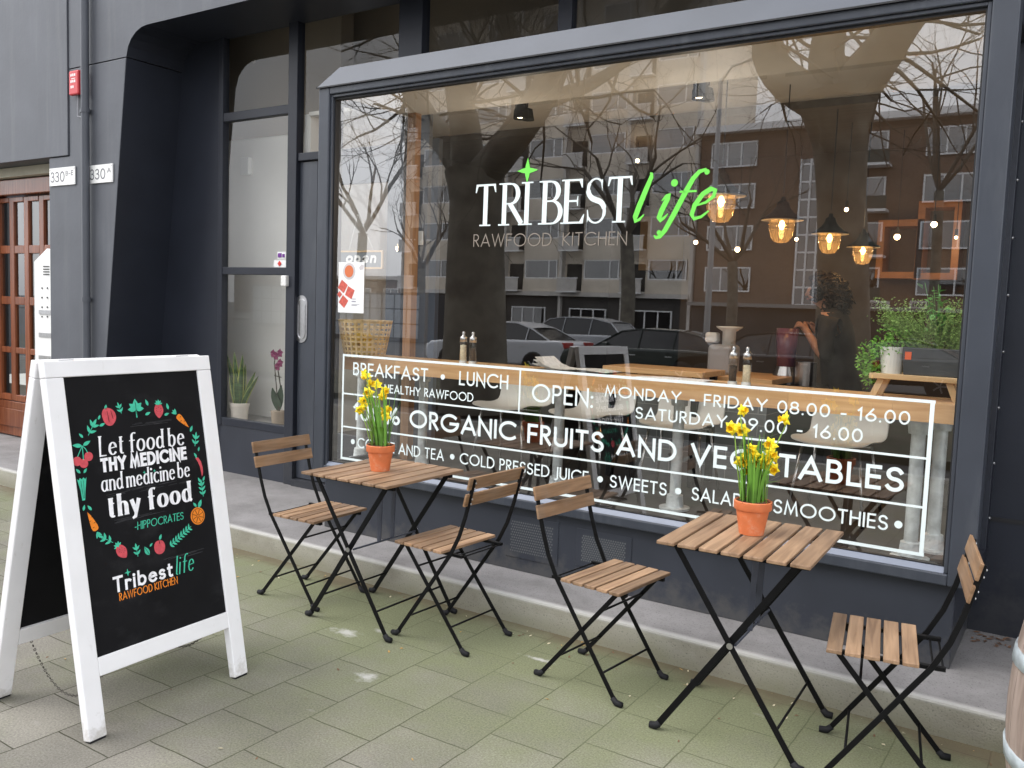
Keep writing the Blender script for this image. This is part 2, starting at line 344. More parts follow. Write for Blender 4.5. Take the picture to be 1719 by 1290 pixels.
class Lettering:
    """letters as thin solid ribbons; F maps (x along, z up, depth) to 3-D"""
    def __init__(s, F): s.F = F; s.mb = MB(); s.k = 0
    def path(s, pts, thick, thin=None, cap=True, th=0.0006):
        thin = thick if thin is None else thin
        pts = [np.array(p, float) for p in pts]
        q = [pts[0]]
        for p in pts[1:]:
            if np.linalg.norm(p-q[-1]) > 1e-6: q.append(p)
        pts = q; n = len(pts)
        if n < 2: return
        closed = np.linalg.norm(pts[0]-pts[-1]) < 1e-5 and n > 4
        if closed: pts = pts[:-1]; n -= 1
        def dirn(a, b): d = b-a; return d/np.linalg.norm(d)
        if not closed and cap:
            pts[0] = pts[0] - dirn(pts[0], pts[1])*(thick if thin == thick else thin)*.48
            pts[-1] = pts[-1] + dirn(pts[-2], pts[-1])*(thick if thin == thick else thin)*.48
        def wd(d): return thin + (thick-thin)*abs(d[1])**1.5 if thin != thick else thick
        L, Rr = [], []
        for i in range(n):
            if closed: d0 = dirn(pts[i-1], pts[i]); d1 = dirn(pts[i], pts[(i+1) % n])
            else:
                d0 = dirn(pts[max(i-1, 0)], pts[max(i, 1)]); d1 = dirn(pts[min(i, n-2)], pts[min(i+1, n-1)])
            a, b = np.array([-d0[1], d0[0]]), np.array([-d1[1], d1[0]])
            mm = a+b; ln = np.linalg.norm(mm)
            mm = a if ln < 1e-6 else mm/ln
            k = 1/max(.38, float(mm @ a)); ww = (wd(d0)+wd(d1))/2/2
            L.append(pts[i]+mm*ww*k); Rr.append(pts[i]-mm*ww*k)
        s.k += 1; d0 = 0.0001*(s.k % 7); F = s.F
        vs = []
        for i in range(n):
            vs += [F(*L[i], d0+th), F(*Rr[i], d0+th), F(*L[i], 0), F(*Rr[i], 0)]
        fs = []
        rng = range(n) if closed else range(n-1)
        for i in rng:
            j = (i+1) % n; a, b = 4*i, 4*j
            fs += [(a, a+1, b+1, b), (a+2, a, b, b+2), (a+1, a+3, b+3, b+1)]
        s.mb.add(vs, fs)
    def poly(s, pts, th=0.0006):
        s.k += 1; d0 = 0.0001*(s.k % 7); F = s.F; n = len(pts)
        s.mb.add([F(*p, d0+th) for p in pts]+[F(*p, 0) for p in pts], [tuple(range(n))]+[(i, i+n, (i+1) % n+n, (i+1) % n) for i in range(n)])
    def disc(s, x, z, r, n=18): s.poly([(x+r*math.cos(2*math.pi*i/n), z+r*math.sin(2*math.pi*i/n)) for i in range(n)])
    def width(s, text, st, track, xs=1.0, space=.34, sans=True):
        w = 0
        for ch in text:
            if ch == ' ': w += space
            elif ch in '.:': w += st + track
            elif ch == '\u2022': w += .2 + track
            else: w += (CAPS.get(ch) or LOW.get(ch))[1]*xs + st + track
        return w - track
    def text(s, text, x0, x1, z, h, st=.13, thin=None, track=.1, space=.34, shear=0.0, serif=0.0, rot=0.0):
        """fits the text between x0 and x1 with baseline z and cap height h"""
        w1 = s.width(text, st, track, 1.0, space); xs = (x1-x0)/(w1*h)
        def T(px, py):
            yy = st/2 + py*(1-st) if True else py
            X = x0 + (px + shear*yy)*h*xs; return (X + rot*0, z + yy*h + (X-x0)*rot)
        x = 0.0; sw = st*h*min(1.15, max(.85, (1+xs)/2)); tn = None if thin is None else thin*h
        for ch in text:
            if ch == ' ': x += space; continue
            if ch in '.:':
                r = st*.62*h
                c = T(x+st/2, 0)
                s.disc(c[0], c[1], r)
                if ch == ':': c = T(x+st/2, .55); s.disc(c[0], c[1], r)
                x += st+track; continue
            if ch == '\u2022':
                c = T(x+.1, .4); s.disc(c[0], c[1], .16*h); x += .2+track; continue
            st_, wd_ = CAPS.get(ch) or LOW.get(ch)
            for p in st_:
                s.path([T(x+st/2+a, b) for (a, b) in p], sw, tn)
            if ch == 'i': c = T(x+st/2, .86); s.disc(c[0], c[1], sw*.62)
            if serif > 0 and thin is not None:
                for p in st_:
                    for e, o in ((p[0], p[1]), (p[-1], p[-2])):
                        if abs(e[0]-o[0]) < .08 and abs(e[1]-o[1]) > .1 and abs(e[1]) < 1.01 and (e[1] < .05 or e[1] > .58):
                            a = T(x+st/2+e[0]-serif, e[1]); b = T(x+st/2+e[0]+serif, e[1]); s.path([a, b], tn*1.1)
            x += wd_+st+track
    def build(s, name, m_, parent): return s.mb.build(name, m_, parent)

# ================================================================== materials used by the place
PAINT = mat('grey_blue_paint', (.086, .092, .108), .45, var=.10, vscale=2.3, bump=.10, bscale=28, spec=.35)
BASEP = mat('base_blue_paint', (.036, .040, .052), .38, var=.10, vscale=3, bump=.04, bscale=50, spec=.35)
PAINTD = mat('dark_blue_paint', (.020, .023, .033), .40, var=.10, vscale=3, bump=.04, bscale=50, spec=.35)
FRAME = mat('blue_frame_paint', (.043, .049, .063), .34, var=.08, vscale=4, bump=.03, bscale=40, spec=.45)
GASK = mat('black_gasket', (.012, .012, .014), .5)
BLACK = mat('black_steel', (.004, .004, .0045), .5, var=.2, vscale=30, spec=.16)
RUBBER = mat('black_rubber', (.010, .010, .012), .7, spec=.3)
STEEL = mat('brushed_steel', (.55, .55, .56), .28, 1.0, var=.08, vscale=40)
GALV = mat('galvanised_pipe', (.68, .72, .73), .45, .3, var=.22, vscale=18)
WHITEP = mat('white_board_paint', (.86, .85, .86), .42, var=.03, vscale=7, bump=.05, bscale=30)
DECAL = mat('white_vinyl', (.72, .80, .80), .55)
GREENV = mat('green_vinyl', (.16, .72, .08), .5)
GREYV = mat('etched_vinyl', (.24, .205, .17), .6)
TEAK = wood('oiled_acacia', (.175, .100, .056), (.37, .235, .140), 16, .5, 'Y')
TEAKB = wood('oiled_acacia_back', (.165, .088, .042), (.35, .208, .112), 16, .5, 'Y', .15, .25)
OAK = wood('oak_counter', (.66, .36, .15), (.86, .55, .28), 13, .35, 'X')
PINE = wood('light_pine', (.52, .34, .17), (.70, .52, .31), 12, .5, 'Z')
POSTW = wood('post_wood', (.30, .15, .07), (.46, .26, .13), 12, .5, 'Z')
MAHO = wood('varnished_mahogany', (.14, .036, .013), (.25, .078, .030), 12, .22, 'Z', .06)
CHALK = mat('chalk_black', (.0055, .0055, .0065), .65, vscale=5, col2=(.009, .009, .0105), spec=.15)
TERRA = mat('terracotta', (.62, .165, .055), .62, var=.10, vscale=22, bump=.08, bscale=90)
SOIL = mat('potting_soil', (.10, .055, .03), .95, var=.5, vscale=60, bump=.6, bscale=90)
GLASSW = glass('shop_glass', .185, (.95, .95, .93))
GLASSS = glass('side_glass', .07, (.93, .93, .92))
GLASST = glass('transom_glass', .03, (.88, .88, .86))
GLASSJ = glass('jar_glass', .05, (.97, .96, .93))
GLASSD = glass('reflecting_far_glass', .25, (.16, .17, .18))
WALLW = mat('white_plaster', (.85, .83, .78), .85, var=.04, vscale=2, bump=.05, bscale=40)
WALLB = mat('beige_and_shade_plaster', (.30, .255, .205), .85, var=.06, vscale=2, bump=.05, bscale=40)

grime(PAINT, (.150, .155, .165), None, None, .5, 1.6, (5, 5, .35), (.52, .78)); grime(PAINT, (.05, .052, .055), .14, .8, .5, 7)
grime(BASEP, (.11, .105, .095), .0, .22, .45, 14, (1, 1, 1), (.46, .72)); grime(FRAME, (.085, .092, .105), None, None, .55, 3.5, (3, 3, .5), (.5, .75))
grime(WHITEP, (.45, .42, .37), .0, .14, .7, 22, (1, 1, 1), (.50, .75)); grime(WHITEP, (.62, .60, .56), None, None, .5, 34, (1, 1, .4), (.64, .74))
grime(TERRA, (.66, .36, .24), None, None, .6, 26, (1, 1, 1), (.52, .72)); grime(CHALK, (.022, .022, .024), None, None, .8, 4.5, (1, 1, 1.6), (.55, .75))
grime(PAINTD, (.045, .046, .05), .14, .6, .6, 11)
# ------------------------------------------------------------------ ground
def paving_material():
    mt = bpy.data.materials.new('mossy_pavers'); mt.use_nodes = True; n = mt.node_tree; b = n.nodes['Principled BSDF']
    L = n.links.new
    tcn = n.nodes.new('ShaderNodeTexCoord'); mp = n.nodes.new('ShaderNodeMapping')
    mp.inputs['Rotation'].default_value = (0, 0, R(-90)); L(tcn.outputs['Object'], mp.inputs['Vector'])
    # brick x runs along world -y, brick rows along world x
    sep = n.nodes.new('ShaderNodeSeparateXYZ'); L(tcn.outputs['Object'], sep.inputs[0])
    cmb = n.nodes.new('ShaderNodeCombineXYZ')
    ax = n.nodes.new('ShaderNodeMath'); ax.operation = 'ADD'; ax.inputs[1].default_value = -1.716+.317*40
    ay = n.nodes.new('ShaderNodeMath'); ay.operation = 'ADD'; ay.inputs[1].default_value = 3.36+.3165*80
    L(sep.outputs['Y'], ax.inputs[0]); L(sep.outputs['X'], ay.inputs[0])
    wob = n.nodes.new('ShaderNodeTexNoise'); wob.inputs['Scale'].default_value = 5; L(tcn.outputs['Object'], wob.inputs['Vector'])
    wv = n.nodes.new('ShaderNodeVectorMath'); wv.operation = 'SCALE'; wv.inputs['Scale'].default_value = .016
    L(wob.outputs['Color'], wv.inputs[0])
    L(ax.outputs[0], cmb.inputs[0]); L(ay.outputs[0], cmb.inputs[1])
    ad = n.nodes.new('ShaderNodeVectorMath'); ad.operation = 'ADD'; L(cmb.outputs[0], ad.inputs[0]); L(wv.outputs[0], ad.inputs[1])
    br = n.nodes.new('ShaderNodeTexBrick'); br.inputs['Scale'].default_value = 1; br.inputs['Brick Width'].default_value = .317
    br.inputs['Row Height'].default_value = .3165; br.inputs['Mortar Size'].default_value = .0036; br.inputs['Mortar Smooth'].default_value = .6
    br.offset = .5; br.offset_frequency = 2; br.inputs['Bias'].default_value = 0
    br.inputs['Color1'].default_value = (.168, .158, .134, 1); br.inputs['Color2'].default_value = (.220, .206, .176, 1); br.inputs['Mortar'].default_value = (.052, .048, .034, 1)
    L(ad.outputs[0], br.inputs['Vector'])
    # fine grit
    gr = n.nodes.new('ShaderNodeTexNoise'); gr.inputs['Scale'].default_value = 125; gr.inputs['Detail'].default_value = 6; gr.inputs['Roughness'].default_value = .8; L(tcn.outputs['Object'], gr.inputs['Vector'])
    grr = n.nodes.new('ShaderNodeMapRange'); grr.inputs['From Min'].default_value = .3; grr.inputs['From Max'].default_value = .7; grr.inputs['To Min'].default_value = .52; grr.inputs['To Max'].default_value = 1.5
    L(gr.outputs['Fac'], grr.inputs['Value'])
    m1 = n.nodes.new('ShaderNodeVectorMath'); m1.operation = 'SCALE'; L(br.outputs['Color'], m1.inputs[0]); L(grr.outputs[0], m1.inputs['Scale'])
    # blotches
    bl = n.nodes.new('ShaderNodeTexNoise'); bl.inputs['Scale'].default_value = 2.6; bl.inputs['Detail'].default_value = 6; L(tcn.outputs['Object'], bl.inputs['Vector'])
    blr = n.nodes.new('ShaderNodeMapRange'); blr.inputs['From Min'].default_value = .3; blr.inputs['From Max'].default_value = .7; blr.inputs['To Min'].default_value = .82; blr.inputs['To Max'].default_value = 1.2
    L(bl.outputs['Fac'], blr.inputs['Value'])
    m2 = n.nodes.new('ShaderNodeVectorMath'); m2.operation = 'SCALE'; L(m1.outputs[0], m2.inputs[0]); L(blr.outputs[0], m2.inputs['Scale'])
    # moss: more near the step (y about 3.2), broken by noise
    mo = n.nodes.new('ShaderNodeTexNoise'); mo.inputs['Scale'].default_value = 1.9; mo.inputs['Detail'].default_value = 8; mo.inputs['Roughness'].default_value = .65; L(tcn.outputs['Object'], mo.inputs['Vector'])
    yr = n.nodes.new('ShaderNodeMapRange'); yr.inputs['From Min'].default_value = 1.7; yr.inputs['From Max'].default_value = 3.3; yr.inputs['To Min'].default_value = -.12; yr.inputs['To Max'].default_value = .30
    L(sep.outputs['Y'], yr.inputs['Value'])
    xr = n.nodes.new('ShaderNodeMapRange'); xr.inputs['From Min'].default_value = -6; xr.inputs['From Max'].default_value = -3.2; xr.inputs['To Min'].default_value = -.2; xr.inputs['To Max'].default_value = 0
    L(sep.outputs['X'], xr.inputs['Value'])
    s1 = n.nodes.new('ShaderNodeMath'); s1.operation = 'ADD'; L(mo.outputs['Fac'], s1.inputs[0]); L(yr.outputs[0], s1.inputs[1])
    s2 = n.nodes.new('ShaderNodeMath'); s2.operation = 'ADD'; L(s1.outputs[0], s2.inputs[0]); L(xr.outputs[0], s2.inputs[1])
    mr = n.nodes.new('ShaderNodeMapRange'); mr.inputs['From Min'].default_value = .36; mr.inputs['From Max'].default_value = .80; mr.inputs['To Max'].default_value = .85; L(s2.outputs[0], mr.inputs['Value'])
    mm = n.nodes.new('ShaderNodeMix'); mm.data_type = 'RGBA'; mm.blend_type = 'MIX'
    mg = n.nodes.new('ShaderNodeVectorMath'); mg.operation = 'SCALE'; mg.inputs[0].default_value = (.168, .184, .097); L(grr.outputs[0], mg.inputs['Scale'])
    L(mr.outputs[0], mm.inputs['Factor']); L(m2.outputs[0], mm.inputs['A']); L(mg.outputs[0], mm.inputs['B'])
    # keep the joints visible through the moss
    jm = n.nodes.new('ShaderNodeMix'); jm.data_type = 'RGBA'; jm.inputs['B'].default_value = (.055, .056, .032, 1)
    jf = n.nodes.new('ShaderNodeMath'); jf.operation = 'MULTIPLY'; L(br.outputs['Fac'], jf.inputs[0]); jr = n.nodes.new('ShaderNodeMapRange'); jr.inputs['From Min'].default_value = .35; jr.inputs['From Max'].default_value = .62; jr.inputs['To Min'].default_value = .12; jr.inputs['To Max'].default_value = .55; L(bl.outputs['Fac'], jr.inputs['Value']); L(jr.outputs[0], jf.inputs[1])
    L(jf.outputs[0], jm.inputs['Factor']); L(mm.outputs['Result'], jm.inputs['A'])
    # pale worn patches
    wp = n.nodes.new('ShaderNodeTexNoise'); wp.inputs['Scale'].default_value = 3.4; wp.inputs['Detail'].default_value = 5
    wm = n.nodes.new('ShaderNodeMapping'); wm.inputs['Location'].default_value = (3.3, 1.2, 0); wm.inputs['Scale'].default_value = (1, 2.0, 1); L(tcn.outputs['Object'], wm.inputs['Vector']); L(wm.outputs[0], wp.inputs['Vector'])
    wr = n.nodes.new('ShaderNodeMapRange'); wr.inputs['From Min'].default_value = .685; wr.inputs['From Max'].default_value = .76; wr.inputs['To Max'].default_value = .6; L(wp.outputs['Fac'], wr.inputs['Value'])
    wx = n.nodes.new('ShaderNodeMix'); wx.data_type = 'RGBA'; wx.inputs['B'].default_value = (.36, .34, .31, 1); L(wr.outputs[0], wx.inputs['Factor']); L(jm.outputs['Result'], wx.inputs['A'])
    # earth and grit gathered along the foot of the step
    er = n.nodes.new('ShaderNodeMapRange'); er.inputs['From Min'].default_value = 3.42; er.inputs['From Max'].default_value = 3.70; er.inputs['To Min'].default_value = -.3; er.inputs['To Max'].default_value = .25; L(sep.outputs['Y'], er.inputs['Value'])
    ea = n.nodes.new('ShaderNodeMath'); ea.operation = 'ADD'; L(er.outputs[0], ea.inputs[0]); L(mo.outputs['Fac'], ea.inputs[1])
    eg = n.nodes.new('ShaderNodeMath'); eg.operation = 'MULTIPLY_ADD'; eg.inputs[1].default_value = .3; L(gr.outputs['Fac'], eg.inputs[0]); L(ea.outputs[0], eg.inputs[2])
    ef = n.nodes.new('ShaderNodeMapRange'); ef.inputs['From Min'].default_value = .62; ef.inputs['From Max'].default_value = .88; ef.inputs['To Max'].default_value = .8; L(eg.outputs[0], ef.inputs['Value'])
    em = n.nodes.new('ShaderNodeMix'); em.data_type = 'RGBA'; em.inputs['B'].default_value = (.115, .085, .055, 1); L(ef.outputs[0], em.inputs['Factor']); L(wx.outputs['Result'], em.inputs['A'])
    last = em.outputs['Result']
    pn = n.nodes.new('ShaderNodeTexNoise'); pn.inputs['Scale'].default_value = 17; pn.inputs['Detail'].default_value = 8; pn.inputs['Roughness'].default_value = .7; L(tcn.outputs['Object'], pn.inputs['Vector'])
    for (u, v, rx, ry, f_) in ((582, 1062, .10, .045, .75), (615, 1137, .07, .05, .8), (905, 1107, .09, .022, .85), (640, 1060, .05, .03, .5)):
        p = atz(u, v, 0); sb_ = n.nodes.new('ShaderNodeVectorMath'); sb_.operation = 'SUBTRACT'; sb_.inputs[1].default_value = (p.x, p.y, 0); L(tcn.outputs['Object'], sb_.inputs[0])
        dv = n.nodes.new('ShaderNodeVectorMath'); dv.operation = 'DIVIDE'; dv.inputs[1].default_value = (rx, ry, 1); L(sb_.outputs[0], dv.inputs[0])
        ln = n.nodes.new('ShaderNodeVectorMath'); ln.operation = 'LENGTH'; L(dv.outputs[0], ln.inputs[0])
        ns_ = n.nodes.new('ShaderNodeMath'); ns_.operation = 'MULTIPLY_ADD'; ns_.inputs[1].default_value = 3.2; L(pn.outputs['Fac'], ns_.inputs[0]); L(ln.outputs['Value'], ns_.inputs[2])
        g2 = n.nodes.new('ShaderNodeMath'); g2.operation = 'MULTIPLY_ADD'; g2.inputs[1].default_value = 1.0; L(gr.outputs['Fac'], g2.inputs[0]); L(ns_.outputs[0], g2.inputs[2])
        mr_ = n.nodes.new('ShaderNodeMapRange'); mr_.inputs['From Min'].default_value = 3.05; mr_.inputs['From Max'].default_value = 2.3; mr_.inputs['To Max'].default_value = f_; L(g2.outputs[0], mr_.inputs['Value'])
        mx2 = n.nodes.new('ShaderNodeMix'); mx2.data_type = 'RGBA'; mx2.inputs['B'].default_value = (.50, .49, .47, 1); L(mr_.outputs[0], mx2.inputs['Factor']); L(last, mx2.inputs['A']); last = mx2.outputs['Result']
    L(last, b.inputs['Base Color'])
    b.inputs['Roughness'].default_value = .88; b.inputs['Specular IOR Level'].default_value = .3
    inv = n.nodes.new('ShaderNodeMath'); inv.operation = 'SUBTRACT'; inv.inputs[0].default_value = 1; L(br.outputs['Fac'], inv.inputs[1])
    hh = n.nodes.new('ShaderNodeMath'); hh.operation = 'MULTIPLY_ADD'; hh.inputs[1].default_value = .25; L(gr.outputs['Fac'], hh.inputs[0]); L(inv.outputs[0], hh.inputs[2])
    bp = n.nodes.new('ShaderNodeBump'); bp.inputs['Strength'].default_value = .35; bp.inputs['Distance'].default_value = .004; L(hh.outputs[0], bp.inputs['Height']); L(bp.outputs[0], b.inputs['Normal'])
    return mt
PAVE = paving_material()
g = MB(); g.box(-60, 40, -2.2, 8, -.3, 0)
tag(g.build('pavement', PAVE), None, None, kind='structure')
ROAD = mat('asphalt', (.036, .036, .038), .85, var=.25, vscale=30, bump=.2, bscale=120)
g = MB(); g.box(-400, 400, -400, -2.35, -.6, -.14); tag(g.build('road', ROAD), None, None, kind='structure')
KERBM = mat('kerb_stone', (.30, .29, .27), .8, var=.15, vscale=6)
g = MB(); g.box(-60, 40, -2.35, -2.2, -.3, .003); tag(g.build('kerb', KERBM), None, None, kind='structure')
GRASS = mat('verge_soil_and_grass', (.04, .05, .022), .95, var=.5, vscale=2, col2=(.075, .06, .04))
g = MB(); g.box(-90, 40, -8.6, -4.0, -.3, -.03); tag(g.build('tree_verge', GRASS), None, None, kind='structure')
g = MB(); g.box(-150, 80, -46, -40, -.3, 0); tag(g.build('far_pavement', mat('far_paving', (.13, .125, .115), .9, var=.1, vscale=3)), None, None, kind='structure')

# step: concrete riser stained by moss, smooth grey tread, worn pale arris
def step_material():
    mt = bpy.data.materials.new('weathered_concrete'); mt.use_nodes = True; n = mt.node_tree; b = n.nodes['Principled BSDF']; L = n.links.new
    tcn = n.nodes.new('ShaderNodeTexCoord'); sep = n.nodes.new('ShaderNodeSeparateXYZ'); L(tcn.outputs['Object'], sep.inputs[0])
    t = n.nodes.new('ShaderNodeTexNoise'); t.inputs['Scale'].default_value = 3.5; t.inputs['Detail'].default_value = 9; t.inputs['Roughness'].default_value = .65; L(tcn.outputs['Object'], t.inputs['Vector'])
    f = n.nodes.new('ShaderNodeTexNoise'); f.inputs['Scale'].default_value = 120; f.inputs['Detail'].default_value = 3; L(tcn.outputs['Object'], f.inputs['Vector'])
    r1 = n.nodes.new('ShaderNodeValToRGB'); e = r1.color_ramp.elements; e[0].color = (.235, .22, .175, 1); e[1].color = (.40, .385, .325, 1); e[0].position = .3; e[1].position = .7; L(t.outputs['Fac'], r1.inputs['Fac'])
    r2 = n.nodes.new('ShaderNodeValToRGB'); e = r2.color_ramp.elements; e[0].color = (.165, .157, .155, 1); e[1].color = (.262, .25, .25, 1); e[0].position = .32; e[1].position = .68; L(t.outputs['Fac'], r2.inputs['Fac'])
    geo = n.nodes.new('ShaderNodeNewGeometry'); s2 = n.nodes.new('ShaderNodeSeparateXYZ'); L(geo.outputs['True Normal'], s2.inputs[0])
    up = n.nodes.new('ShaderNodeMath'); up.operation = 'GREATER_THAN'; up.inputs[1].default_value = .9; L(s2.outputs['Z'], up.inputs[0])
    mx_ = n.nodes.new('ShaderNodeMix'); mx_.data_type = 'RGBA'; L(up.outputs[0], mx_.inputs['Factor']); L(r1.outputs[0], mx_.inputs['A']); L(r2.outputs[0], mx_.inputs['B'])
    pit = n.nodes.new('ShaderNodeMapRange'); pit.inputs['From Min'].default_value = .30; pit.inputs['From Max'].default_value = .42; pit.inputs['To Min'].default_value = .55; pit.inputs['To Max'].default_value = 1; L(f.outputs['Fac'], pit.inputs['Value'])
    sc = n.nodes.new('ShaderNodeVectorMath'); sc.operation = 'SCALE'; L(mx_.outputs['Result'], sc.inputs[0]); L(pit.outputs[0], sc.inputs['Scale'])
    # moss creeping up the riser from the ground
    zz = n.nodes.new('ShaderNodeMapRange'); zz.inputs['From Min'].default_value = .02; zz.inputs['From Max'].default_value = .13; zz.inputs['To Min'].default_value = .25; zz.inputs['To Max'].default_value = -.15; L(sep.outputs['Z'], zz.inputs['Value'])
    ms = n.nodes.new('ShaderNodeMath'); ms.operation = 'ADD'; L(zz.outputs[0], ms.inputs[0]); L(t.outputs['Fac'], ms.inputs[1])
    mr = n.nodes.new('ShaderNodeMapRange'); mr.inputs['From Min'].default_value = .54; mr.inputs['From Max'].default_value = .85; mr.inputs['To Max'].default_value = .6; L(ms.outputs[0], mr.inputs['Value'])
    mg = n.nodes.new('ShaderNodeMix'); mg.data_type = 'RGBA'; mg.inputs['B'].default_value = (.165, .165, .09, 1); L(mr.outputs[0], mg.inputs['Factor']); L(sc.outputs[0], mg.inputs['A'])
    yy = n.nodes.new('ShaderNodeMapRange'); yy.inputs['From Min'].default_value = 3.745; yy.inputs['From Max'].default_value = 3.715; yy.inputs['To Max'].default_value = 1; L(sep.outputs['Y'], yy.inputs['Value'])
    zt = n.nodes.new('ShaderNodeMapRange'); zt.inputs['From Min'].default_value = .118; zt.inputs['From Max'].default_value = .130; zt.inputs['To Max'].default_value = .75; L(sep.outputs['Z'], zt.inputs['Value'])
    ed = n.nodes.new('ShaderNodeMath'); ed.operation = 'MULTIPLY'; L(yy.outputs[0], ed.inputs[0]); L(zt.outputs[0], ed.inputs[1])
    ar = n.nodes.new('ShaderNodeMix'); ar.data_type = 'RGBA'; ar.inputs['B'].default_value = (.46, .45, .43, 1); L(ed.outputs[0], ar.inputs['Factor']); L(mg.outputs['Result'], ar.inputs['A'])
    L(ar.outputs['Result'], b.inputs['Base Color']); b.inputs['Roughness'].default_value = .8
    bp = n.nodes.new('ShaderNodeBump'); bp.inputs['Strength'].default_value = .35; bp.inputs['Distance'].default_value = .006; L(f.outputs['Fac'], bp.inputs['Height']); L(bp.outputs[0], b.inputs['Normal'])
    return mt
STEPM = step_material()
g = MB(); g.box(-16, -7.86, 3.70, 5.2, -.1, .138); g.box(-7.856, .09, 3.70, 5.2, -.1, .14); g.box(.094, 4, 3.702, 5.2, -.1, .139)
tag(g.build('front_step', STEPM, bevel=.012, seg=2), None, None, kind='structure')

# ================================================================== the shop building
FY, Y2 = 4.33, 4.855
bld = empty('shop_building', (-3, FY, 0), 'grey-blue painted shop building with rounded recess above the step', 'building')
def bpart(name, mb, ms, **k):
    o = mb.build(name, ms, None, **k); o.parent = bld; o.matrix_parent_inverse = Matrix.Translation((3, -FY, 0)); return o
ext = lambda y: (lambda x, z: (x, y, z))
g = MB()
g.prism([(-7.80, .14), (-7.03, .14), (-6.947, 1.07), (-6.655, 3.500), (-7.475, 3.500), (-7.475, 2.775), (-7.80, 2.775)], ext(FY), ext(Y2+.04))

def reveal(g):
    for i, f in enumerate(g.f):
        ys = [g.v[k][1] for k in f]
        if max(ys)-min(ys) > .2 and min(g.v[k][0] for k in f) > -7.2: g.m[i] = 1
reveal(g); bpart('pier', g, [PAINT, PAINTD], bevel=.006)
g = MB()
fil = [(-6.652, 3.508), (-6.628, 3.585), (-6.586, 3.640), (-6.525, 3.683), (-6.45, 3.710), (-6.38, 3.718)]
g.prism([(-7.475, 3.508)] + fil + [(.42, 3.72), (.42, 7.5), (-7.475, 7.5)], ext(FY), ext(Y2+.04))
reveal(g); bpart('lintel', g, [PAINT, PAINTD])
g = MB(); g.box(-16, -7.483, FY-.012, Y2, 2.78, 7.5)
bpart('wall', g, PAINT, bevel=.004)
g = MB(); g.box(.42, 3, FY, Y2+.04, .14, 7.5); bpart('side_wall', g, PAINT)
g = MB(); g.box(-16, -9.55, FY+.05, Y2, .14, 2.775); bpart('side_wall', g, PAINT)
# infill panels in the recess
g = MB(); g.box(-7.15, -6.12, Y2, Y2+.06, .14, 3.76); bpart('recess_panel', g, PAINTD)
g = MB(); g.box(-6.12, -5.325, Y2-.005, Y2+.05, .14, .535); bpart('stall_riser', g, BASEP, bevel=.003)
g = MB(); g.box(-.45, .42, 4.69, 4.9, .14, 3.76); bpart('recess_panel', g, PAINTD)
g = MB(); g.box(-.45, .42, 4.686, 4.692, .68, .70); bpart('panel_joint', g, GASK)
# upper soffit slab and the rooms' shells
g = MB(); g.box(-16, 3, Y2+.04, 10.3, 7.3, 7.5); g.box(-16, -15.9, Y2, 10.3, .14, 7.3); g.box(2.9, 3, Y2, 10.3, .14, 7.3)
bpart('roof', g, PAINT)
DARKW = mat('dark_back_wall', (.035, .029, .025), .8, var=.1, vscale=2)
FLOORM = mat('dark_floor', (.055, .050, .047), .45, var=.25, vscale=4)
g = MB(); g.box(-4.10, -.41, 4.16, 4.93, .50, .52); g.box(-5.2, 1.2, 4.93, 5.6, .40, .521); g.box(-5.2, 1.2, 5.6, 10.2, .05, .15); bpart('floor', g, FLOORM)
CEILM = mat('ceiling_plaster', (.60, .575, .53), .85, var=.05, vscale=2)
CEILD = mat('dark_boarded_ceiling', (.095, .075, .058), .7, var=.15, vscale=3, stretch=(1, 8, 1))
g = MB(); g.box(-4.08, -.43, 4.13, 4.93, 3.03, 3.06); g.box(-5.2, 1.2, 4.93, 6.0, 3.031, 3.06); bpart('ceiling', g, CEILM)
g = MB(); g.box(-5.2, 1.2, 6.0, 10.2, 2.98, 3.06); bpart('dark_ceiling', g, CEILD)
g = MB(); g.box(-5.2, 1.2, 10.1, 10.2, .15, 3.0); g.box(1.1, 1.2, 4.93, 10.1, .15, 3.0); bpart('back_wall', g, DARKW)
g = MB(); g.box(-5.27, -5.2, 4.95, 6.1, .15, 3.05); bpart('partition_wall', g, WALLW)
g = MB(); g.box(-5.27, -5.2, 6.1, 10.2, .15, 3.05); bpart('dark_side_wall', g, DARKW)
OCHRE = mat('ochre_wall', (.50, .30, .11), .8, var=.06, vscale=2)
g = MB(); a, b2 = at(1075, 380, 8.6), at(1255, 455, 8.6); g.box(a.x, b2.x, 8.6, 8.7, b2.z, a.z+.1); bpart('ochre_wall', g, OCHRE)
# entrance alcove behind the sidelight, white walls, toned beige above for their shade
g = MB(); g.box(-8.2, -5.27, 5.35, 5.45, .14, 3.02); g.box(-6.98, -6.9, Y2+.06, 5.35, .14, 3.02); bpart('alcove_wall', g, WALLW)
g = MB(); g.box(-8.2, -5.265, 5.33, 5.47, 3.02, 4.2); g.box(-6.98, -6.88, Y2+.06, 5.33, 3.02, 4.2); bpart('alcove_upper_wall', g, WALLB)  # beige colour stands in for the shade on the upper alcove walls
g = MB(); g.box(-8, -5.27, Y2+.06, 5.55, .40, .56); bpart('alcove_floor', g, mat('sill_board', (.30, .29, .28), .6, var=.1))
g = MB(); g.box(-8.2, 1.2, 5.7, 5.78, 3.10, 4.3); g.box(-8, 1.2, Y2+.05, 5.8, 4.15, 4.25); bpart('upper_wall', g, WALLB)
